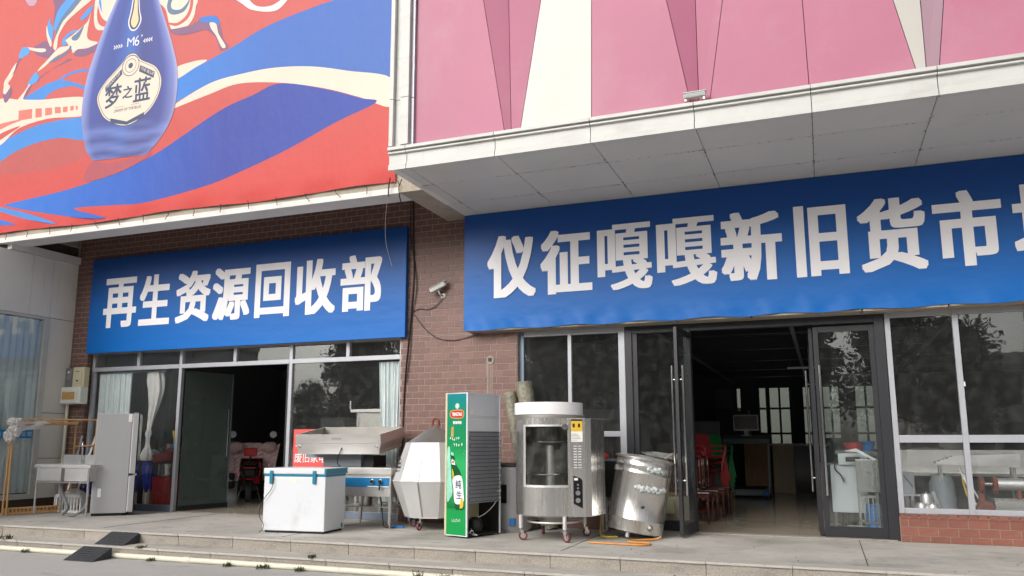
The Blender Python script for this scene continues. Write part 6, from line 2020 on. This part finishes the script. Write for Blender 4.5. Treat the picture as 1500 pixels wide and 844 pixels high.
# ================================================================== INSIDE THE HALL
def turned_leg(q, x, y, h):
    q.tube([(x, y, 0), (x, y, h * .22), (x, y, h * .26), (x, y, h * .34), (x, y, h * .40), (x, y, h * .72), (x, y, h * .76), (x, y, h * .80), (x, y, h)], [.014, .020, .028, .018, .024, .026, .018, .028, .026], 10)
CH = thing('dining_chair', 'dark red wooden dining chair, first of the row counted from the hall doors', 'chair', (-1.97, 13.74, .008), R(-4), 'dining chairs lined up inside the doors')
m = MB(); m.bb(-.22, .23, -.21, .21, .46, .495); m.build('seat', 'wood_red', CH, bevel=.015)
m = MB(); m.bb(-.20, .21, -.19, -.165, .40, .46); m.bb(-.20, .21, .165, .19, .40, .46); m.bb(.185, .21, -.165, .165, .40, .46); m.bb(-.20, -.175, -.165, .165, .40, .46); m.build('apron', 'wood_red', CH)
for x, y in ((.19, -.18), (.19, .18)):
    m = MB(); turned_leg(m, x, y, .46); m.build('leg', 'wood_red', CH, smooth=50)
for y in (-.18, .18):
    m = MB(); m.tube(curve([(-.24, y, 0), (-.19, y, .45), (-.21, y, .7), (-.28, y, 1.02)]), .02, 8); m.build('back_post', 'wood_red', CH, smooth=50)
m = MB(); m.bb(-.19, .19, -.19, -.17, .18, .205); m.bb(-.19, .19, .17, .19, .18, .205); m.build('stretcher', 'wood_red', CH)
for z, dx in ((.96, -.265), (.66, -.21)):
    m = MB(); m.bb(dx - .012, dx + .012, -.18, .18, z, z + .08); m.build('back_rail', 'wood_red', CH, bevel=.008)
for k in range(5):
    m = MB(); m.bar((-.20, -.12 + k * .06, .70), (-.258, -.12 + k * .06, .98), .03, .012); m.build('back_slat', 'wood_red', CH)
for i, (x, y) in enumerate(((-1.93, 14.38), (-1.90, 14.95), (-1.86, 15.60))):
    dup(CH, (x, y, .008), R(random.uniform(-6, 6)), 'dark red wooden dining chair, ' + ('second', 'third', 'fourth')[i] + ' of the row counted from the hall doors')
for i in range(3):
    c = dup(CH, (-2.42 - .03 * i, 13.78 + .62 * i, .55), R(176))
    c['label'] = 'dark red wooden chair stacked upside down on another chair inside the hall'
    c['group'] = 'chairs stacked on chairs in the hall'
    c.rotation_euler = (R(180), 0, R(4 * i))
    c.location = (-2.15, 13.78 + .60 * i, 1.02)
def plastic_stack(label, loc, rz, mm, n):
    s = thing('plastic_chair', label, 'chair', loc, rz)
    q = MB()
    q.grid(lambda u, v: ((u - .5) * .42, (v - .5) * .42 - .02 * (1 - v), .43 - .02 * math.sin(math.pi * u)), 8, 8); q.build('seat', mm, s, smooth=60)
    q = MB(); q.grid(lambda u, v: ((u - .5) * .42, .21 + .10 * v, .43 + .42 * v + .03 * math.sin(math.pi * u)), 8, 8); q.build('backrest', mm, s, smooth=60)
    for a, b in ((-1, -1), (1, -1), (-1, 1), (1, 1)):
        q = MB(); q.bar((a * .20, b * .19, .43), (a * .25, b * .25, 0), .05, .03); q.build('leg', mm, s)
    for a in (-1, 1):
        q = MB(); q.tube(curve([(a * .21, .27, .64), (a * .25, 0, .64), (a * .23, -.2, .62), (a * .21, -.2, .43)]), .018, 8); q.build('armrest', mm, s, smooth=60)
    return s
p1 = plastic_stack('red plastic armchair, lowest of its stack behind the wooden chairs', (-2.15, 16.2, .28), R(40), 'chair_red', 1)
p1['group'] = 'red plastic chairs in a stack'
for k in range(1, 4):
    dup(p1, (-2.15 + .02 * k, 16.2 + .03 * k, .28 + .10 * k), R(40), 'red plastic armchair, ' + ('second', 'third', 'topmost')[k - 1] + ' of its stack behind the wooden chairs')
p2 = plastic_stack('green plastic armchair, lowest of its stack behind the red ones', (-2.15, 17.6, .28), R(30), 'chair_green', 1)
p2['group'] = 'green plastic chairs in a stack'
for k in range(1, 4):
    dup(p2, (-2.15 + .02 * k, 17.6 + .02 * k, .28 + .10 * k), R(30), 'green plastic armchair, ' + ('second', 'third', 'topmost')[k - 1] + ' of its stack behind the red ones')
t = thing('low_bench', 'dark low bench carrying the stacked plastic chairs', 'bench', (-2.2, 16.9, .008))
m = MB(); m.bb(-.6, .4, -1.1, 1.1, .22, .27); m.build('top', 'wood', t)
for x, y in ((-.55, -1.0), (.35, -1.0), (-.55, 1.0), (.35, 1.0)):
    m = MB(); m.bb(x - .03, x + .03, y - .03, y + .03, 0, .22); m.build('leg', 'wood', t)
# treadmill with monitor
t = thing('treadmill', 'grey treadmill with upright posts and wide console in the hall', 'treadmill', (-1.75, 20.3, .008))
m = MB(); m.bb(-.42, .48, -.2, 1.3, .05, .20); m.build('deck', 'hammer_grey', t, bevel=.03)
m = MB(); m.bb(-.32, .38, -.21, 1.2, .2, .21); m.build('belt', 'black', t)
for x in (-.44, .50):
    m = MB(); m.bar((x, -.1, .1), (x + (.02 if x > 0 else -.02), .0, 1.28), .05, .07); m.build('upright', 'hammer_grey', t, bevel=.01)
m = MB(); m.box((.03, .02, 1.36), (1.06, .34, .13), Matrix.Rotation(R(20), 3, 'X')); m.build('console', 'hammer_grey', t, bevel=.03)
m = MB(); m.bb(.36, .50, -.24, -.18, .06, .17); m.build('foot_wheel', 'blue_plastic', t, bevel=.02)
m = MB(); m.bb(-.42, -.36, 0, .06, 0, .05); m.bb(.40, .46, 0, .06, 0, .05); m.bb(-.42, .46, 1.1, 1.2, 0, .05); m.build('feet', 'black', t)
t = thing('monitor', 'white-framed computer monitor standing on the treadmill console', 'monitor', (-1.72, 20.3, 1.46), R(4))
m = MB(); m.bb(-.29, .29, 0, .05, .10, .48); m.build('bezel', 'white_paint', t, bevel=.01)
m = MB(); m.bb(-.26, .26, -.006, -.001, .14, .45); m.build('screen', 'fridge_black', t)
m = MB(); m.bb(-.12, .12, -.05, .15, -.02, 0.0); m.bb(-.05, .05, .02, .06, 0, .1); m.build('stand', 'white_paint', t)
# boards and desk
t = thing('wood_board', 'tall plywood board standing behind the treadmill', 'board', (-1.62, 22.4, .008))
m = MB(); m.bb(-.35, .30, 0, .04, 0, 1.35); m.build('panel', 'wood', t); m = MB(); m.bb(-.35, .30, .04, .10, 0, .08); m.build('foot_batten', 'wood_pale', t)
t = thing('reception_desk', 'dark reception desk with pale wood end panel in the hall', 'desk', (-.55, 22.6, .008))
m = MB(); m.bb(-.72, -.20, -.2, .5, 0, 1.20); m.build('end_panel', 'wood_pale', t, bevel=.01)
m = MB(); m.bb(-.19, .62, -.1, .5, 0, 1.20); m.build('front_panel', 'fridge_black', t)
m = MB(); m.bb(-.78, .68, -.26, .56, 1.20, 1.25); m.build('counter_top', 'white_panel', t, bevel=.006)
t = thing('steel_table', 'bare steel table at the far right of the hall', 'table', (.25, 20.2, .008))
m = MB(); m.bb(-.4, .8, -.3, .4, .78, .82); m.build('top', 'steel_dull', t)
for x, y in ((-.36, -.26), (.76, -.26), (-.36, .36), (.76, .36)):
    m = MB(); m.bb(x - .02, x + .02, y - .02, y + .02, 0, .78); m.build('leg', 'steel_dull', t)

for i, (lb, x, y, w, d, h, mm) in enumerate((
        ('tall dark wardrobe standing beside the hall rear windows', -2.9, 24.6, .9, .5, 2.2, 'wall_dark'),
        ('black filing cabinet under the hall rear window', -.05, 24.4, .5, .5, 1.4, 'fridge_black'),
        ('brown sideboard along the left hall wall', -3.6, 18.6, .5, 1.6, .9, 'wood'),
        ('grey locker behind the stacked plastic chairs', -3.3, 20.6, .9, .5, 1.8, 'hammer_grey'),
        ('white display fridge in the depth of the hall', 1.3, 22.5, .7, .6, 1.8, 'white_paint'),
        ('dark low cabinet beside the reception desk', .65, 23.2, .8, .5, 1.1, 'wall_dark'))):
    t = thing('cabinet', lb, 'cabinet', (x, y, .008), R(random.uniform(-4, 4)))
    m = MB(); m.bb(0, w, 0, d, .06, h); m.build('carcass', mm, t, bevel=.008)
    for k in range(2):
        m = MB(); m.bb(.01 + k * w / 2, w / 2 - .005 + k * w / 2, -.018, -.001, .08, h - .02); dd = m.build('door', mm, t, bevel=.004)
        m = MB(); m.bb(w / 2 - .05 + k * .07, w / 2 - .03 + k * .07, -.035, -.0181, h * .45, h * .55); m.build('handle', 'chrome', dd)
    m = MB(); m.bb(.03, w - .03, .03, d - .03, 0, .06); m.build('plinth', 'black', t)
for i in range(4):
    t = thing('folding_table', 'folded table top leaning in a row against the left hall wall', 'table', (-4.25 + .10 * i, 15.6, .008), 0, 'folded tables against the hall wall')
    m = MB(); m.bar((0, 0, .0), (.0, .02, 1.4), .03, 1.3, up=(0, 1, 0)); m.build('top', 'wood_red' if i % 2 else 'wood', t)
    m = MB(); m.bar((.025, -.4, .1), (.025, -.4, 1.2), .018); m.bar((.025, .4, .1), (.025, .4, 1.2), .018); m.build('folded_legs', 'steel_dull', t)

# ================================================================== KITCHENWARE BEHIND THE RIGHT WINDOW
t = thing('white_machine', 'white kitchen machine with label plate behind the closed door', 'machine', (.06, 13.45, .008))
m = MB(); m.bb(0, .50, 0, .5, .25, .95); m.build('body', 'white_paint', t, bevel=.01)
m = MB(); m.bb(.12, .52, -.06, .3, .95, 1.12); m.build('head', 'white_paint', t, bevel=.01)
m = MB(); m.bb(.22, .42, -.064, -.061, 1.0, 1.07); m.build('name_plate', 'black', t)
for x, y in ((.03, .03), (.45, .03), (.03, .45), (.45, .45)):
    m = MB(); m.bb(x, x + .03, y, y + .03, 0, .25); m.build('leg', 'steel', t)
m = MB(); m.tube(curve([(.1, -.02, 1.05), (.06, -.05, .9), (.14, -.06, .8), (.18, -.05, .7)]), .012, 6); m.build('cord', 'cable', t)
t = thing('steel_slicer', 'open steel slicing machine with raised flap behind the closed door', 'machine', (.36, 12.95, .008))
m = MB(); m.bb(.04, .34, 0, .3, .58, 1.04); m.build('housing', 'steel', t, bevel=.006)
m = MB(); m.prism([(-.10, 0, 1.16), (.06, 0, 1.20), (.36, 0, 1.02), (.36, 0, .99), (.06, 0, 1.15)], (0, .3, 0)); m.build('flap', 'alu_sheet', t)
m = MB(); m.cyl((.2, -.01, .86), (.2, -.05, .86), .03, 16); m.build('knob', 'chrome', t, smooth=40)
m = MB()
for x in (.06, .30):
    for y in (.03, .27):
        m.bb(x - .015, x + .015, y - .015, y + .015, 0, .58)
for z in (.14, .5):
    m.bb(.06, .30, .02, .04, z, z + .03); m.bb(.06, .30, .26, .28, z, z + .03)
for k in range(3):
    m.bb(.11 + k * .06, .125 + k * .06, .02, .04, .17, .5)
m.build('stand', 'steel', t)
m = MB(); m.bb(-.12, .40, -.10, .34, .06, .085); m.build('base_tray', 'alu_sheet', t)
m = MB(); m.cyl((.24, .15, .09), (.24, .15, .40), .10, 20); m.build('blue_drum', 'blue_plastic', t, smooth=40)
t = thing('red_bowl', 'red plastic bowl on a shelf behind the closed door', 'bowl', (.42, 13.9, 1.16))
m = MB(); m.lathe([(.001, 0), (.10, 0), (.15, .12), (.16, .13), (.14, .12), (.09, .02)], n=24, caps=False); m.build('bowl_body', 'red_plastic', t, smooth=40)
t = thing('blue_bowl', 'blue plastic bowl beside the red bowl on the shelf', 'bowl', (.60, 14.0, 1.16))
m = MB(); m.lathe([(.001, 0), (.10, 0), (.14, .14), (.15, .15), (.13, .14), (.09, .02)], n=24, caps=False); m.build('bowl_body', 'blue_plastic', t, smooth=40)
t = thing('bowl_shelf', 'dark shelf carrying the red and blue bowls', 'shelf', (.5, 14.0, .008))
m = MB(); m.bb(-.35, .4, -.2, .2, 1.12, 1.15); m.build('board', 'wall_dark', t)
for x in (-.32, .36):
    m = MB(); m.bb(x, x + .03, -.18, .18, 0, 1.12); m.build('upright', 'wall_dark', t)
t = thing('steel_counter', 'long steel counter with splashback behind the right window', 'counter', (1.0, 13.6, .008))
m = MB(); m.bb(0, 3.4, 0, .6, .80, .84); m.build('top', 'steel_h', t)
m = MB(); m.bb(0, 3.4, .58, .60, .84, 1.17); m.build('splashback', 'steel_h', t)
for x in (.03, 1.6, 3.3):
    for y in (.03, .53):
        m = MB(); m.bb(x, x + .04, y, y + .04, 0, .80); m.build('leg', 'steel', t)
m = MB(); m.bb(0, 3.4, .05, .55, .25, .27); m.build('undershelf', 'steel_dull', t)
t = thing('tray_stack', 'leaning stack of steel trays and shelves on the counter', 'trays', (1.45, 13.05, .97))
for k in range(5):
    q = MB(); q.box((.50 + .03 * k, .12 + .02 * k, .02 + k * .028), (1.02 - .05 * k, .34, .012), Matrix.Rotation(R(2 - k), 3, 'Y') @ Matrix.Rotation(R(4), 3, 'X')); q.box((.50 + .03 * k, -.05 + .02 * k, .026 + k * .028), (1.02 - .05 * k, .012, .03), Matrix.Rotation(R(2 - k), 3, 'Y')); q.build('tray', 'alu_sheet', t)
m = MB()
for x in (.06, .95):
    m.bb(x - .02, x + .02, .05, .09, -.96, .0); m.bb(x - .02, x + .02, .25, .29, -.96, .0)
m.build('stand_legs', 'steel', t)
t = thing('grey_mixer', 'grey rounded dough mixer standing behind the right window', 'mixer', (1.52, 13.25, .008))
m = MB(); m.lathe([(.17, 0), (.17, .55), (.16, .72), (.12, .82), (.001, .87)], n=28, caps=True); m.build('casing', 'hammer_grey', t, smooth=40)
m = MB(); m.bar((-.14, -.16, .6), (.0, -.20, .05), .05, .02); m.build('guard_bar', 'steel', t)
m = MB(); m.tube(curve([(.25, -.1, .8), (.28, -.12, .6), (.34, -.14, .45), (.46, -.1, .38)]), .014, 8); m.build('yellow_pipe', 'yellow_hose', t, smooth=60)
m = MB(); m.bar((.22, -.1, .95), (.40, -.16, .4), .05, .02); m.bar((.27, -.1, .85), (.48, -.14, .4), .04, .02); m.build('chute', 'alu_sheet', t)
t = thing('control_cabinet', 'small pale grey control cabinet by the post behind the right window', 'cabinet', (1.09, 13.2, .008))
m = MB(); m.bb(-.08, .08, 0, .2, .55, .86); m.build('case', 'bld_grey', t, bevel=.006)
m = MB(); m.tube([(-.06, -.01, .82), (.05, -.012, .66)], .006, 6); m.build('cord', 'cable', t)
m = MB(); m.bb(-.05, -.01, .02, .06, 0, .55); m.bb(.02, .06, .02, .06, 0, .55); m.build('legs', 'steel', t)
m = MB(); m.bb(-.08, .18, -.05, .2, .53, .55); m.build('shelf_plate', 'alu_sheet', t)
for i, (x, y, lb) in enumerate(((1.20, 12.85, 'small aluminium pot at the left on the sill behind the glass'), (1.34, 12.86, 'small aluminium pot at the right on the sill behind the glass'), (1.28, 12.98, 'taller aluminium canister behind the two small pots'))):
    t = thing('aluminium_pot', lb, 'pot', (x, y, .30))
    h = (.13, .12, .25)[i]
    m = MB(); m.lathe([(.001, 0), (.075, 0), (.08, .02), (.08, h), (.065, h + .03), (.02, h + .045), (.001, h + .045)], n=24, caps=False); m.build('pot_body', 'alu_sheet', t, smooth=40)
    m = MB(); m.cyl((0, 0, h + .04), (0, 0, h + .065), .015, 10); m.build('lid_knob', 'chrome', t, smooth=40)
t = thing('window_bench', 'low steel bench along the inside of the right window', 'bench', (.98, 12.75, .008))
m = MB(); m.bb(0, 3.2, 0, .38, .265, .29); m.build('top', 'steel_dull', t)
for x in (.05, 1.5, 3.1):
    m = MB(); m.bb(x, x + .04, .03, .35, 0, .265); m.build('leg', 'steel_dull', t)
t = thing('steel_roller', 'horizontal steel cylinder with red clamps behind the right window', 'roller', (1.95, 13.0, .73))
m = MB(); m.cyl((.2, 0, 0), (.52, 0, 0), .085, 28); m.build('cylinder', 'alu_sheet', t, smooth=40)
for x in (0.0, .16):
    m = MB(); m.cyl((x, 0, -.02), (x + .05, 0, -.02), .115, 12); m.build('clamp', 'rust', t)
m = MB(); m.cyl((.05, 0, 0), (.16, 0, 0), .03, 14); m.build('shaft', 'steel', t, smooth=40)
m = MB(); m.bb(-.02, .04, -.05, .05, -.435, -.1); m.bb(.44, .48, -.05, .05, -.435, -.07); m.build('stand', 'rust', t)
t = thing('steel_tank', 'open steel water tank on the bench behind the right window', 'tank', (2.09, 12.80, .298))
m = MB(); m.bb(0, .55, 0, .012, 0, .24); m.bb(0, .55, .26, .272, 0, .24); m.bb(0, .012, .012, .26, 0, .24); m.bb(.538, .55, .012, .26, 0, .24); m.bb(0, .55, 0, .272, -.006, 0); m.build('tank_walls', 'steel_h', t)
m = MB(); m.bb(-.01, .56, -.01, .0, .225, .245); m.build('rim', 'steel', t)
t = thing('rusty_motor', 'rusty red motor block beside the steel tank behind the window', 'motor', (1.99, 12.9, .298))
m = MB(); m.cyl((0, -.06, .11), (0, .14, .11), .10, 20); m.build('motor_body', 'rust', t, smooth=40)
m = MB(); m.bb(-.07, .07, -.05, .12, 0, .03); m.build('foot', 'rust', t)
t = thing('tan_carton', 'tan carton with a green motor box on the floor behind the left door light', 'carton', (-2.2, 12.75, .008))
m = MB(); m.bb(-.25, .3, 0, .35, .12, .46); m.build('box', 'wood_pale', t, bevel=.004)
m = MB(); m.bb(-.25, .3, 0, .35, 0, .12); m.build('pallet', 'wood', t)
m = MB(); m.bb(-.12, .02, -.10, .0, .22, .40); m.build('motor_box', 'meter_cream', t, bevel=.01)
t = thing('wooden_chair_row', 'brown bentwood chair behind the fixed glass sidelight', 'chair', (-2.35, 13.6, .008))
m = MB(); m.bb(-.2, .2, -.2, .2, .45, .48); m.build('seat', 'wood', t)
for x, y in ((-.17, -.17), (.17, -.17), (-.17, .17), (.17, .17)):
    m = MB(); m.tube([(x, y, 0), (x, y, .45)], .018, 8); m.build('leg', 'wood', t)
for x in (-.18, .18):
    m = MB(); m.tube(curve([(x, .18, .45), (x, .20, .8), (x * .8, .22, 1.05)]), .016, 8); m.build('back_post', 'wood', t)
m = MB(); m.tube(curve([(-.16, .22, 1.0), (0, .23, 1.1), (.16, .22, 1.0)]), .018, 8); m.build('top_rail', 'wood', t)
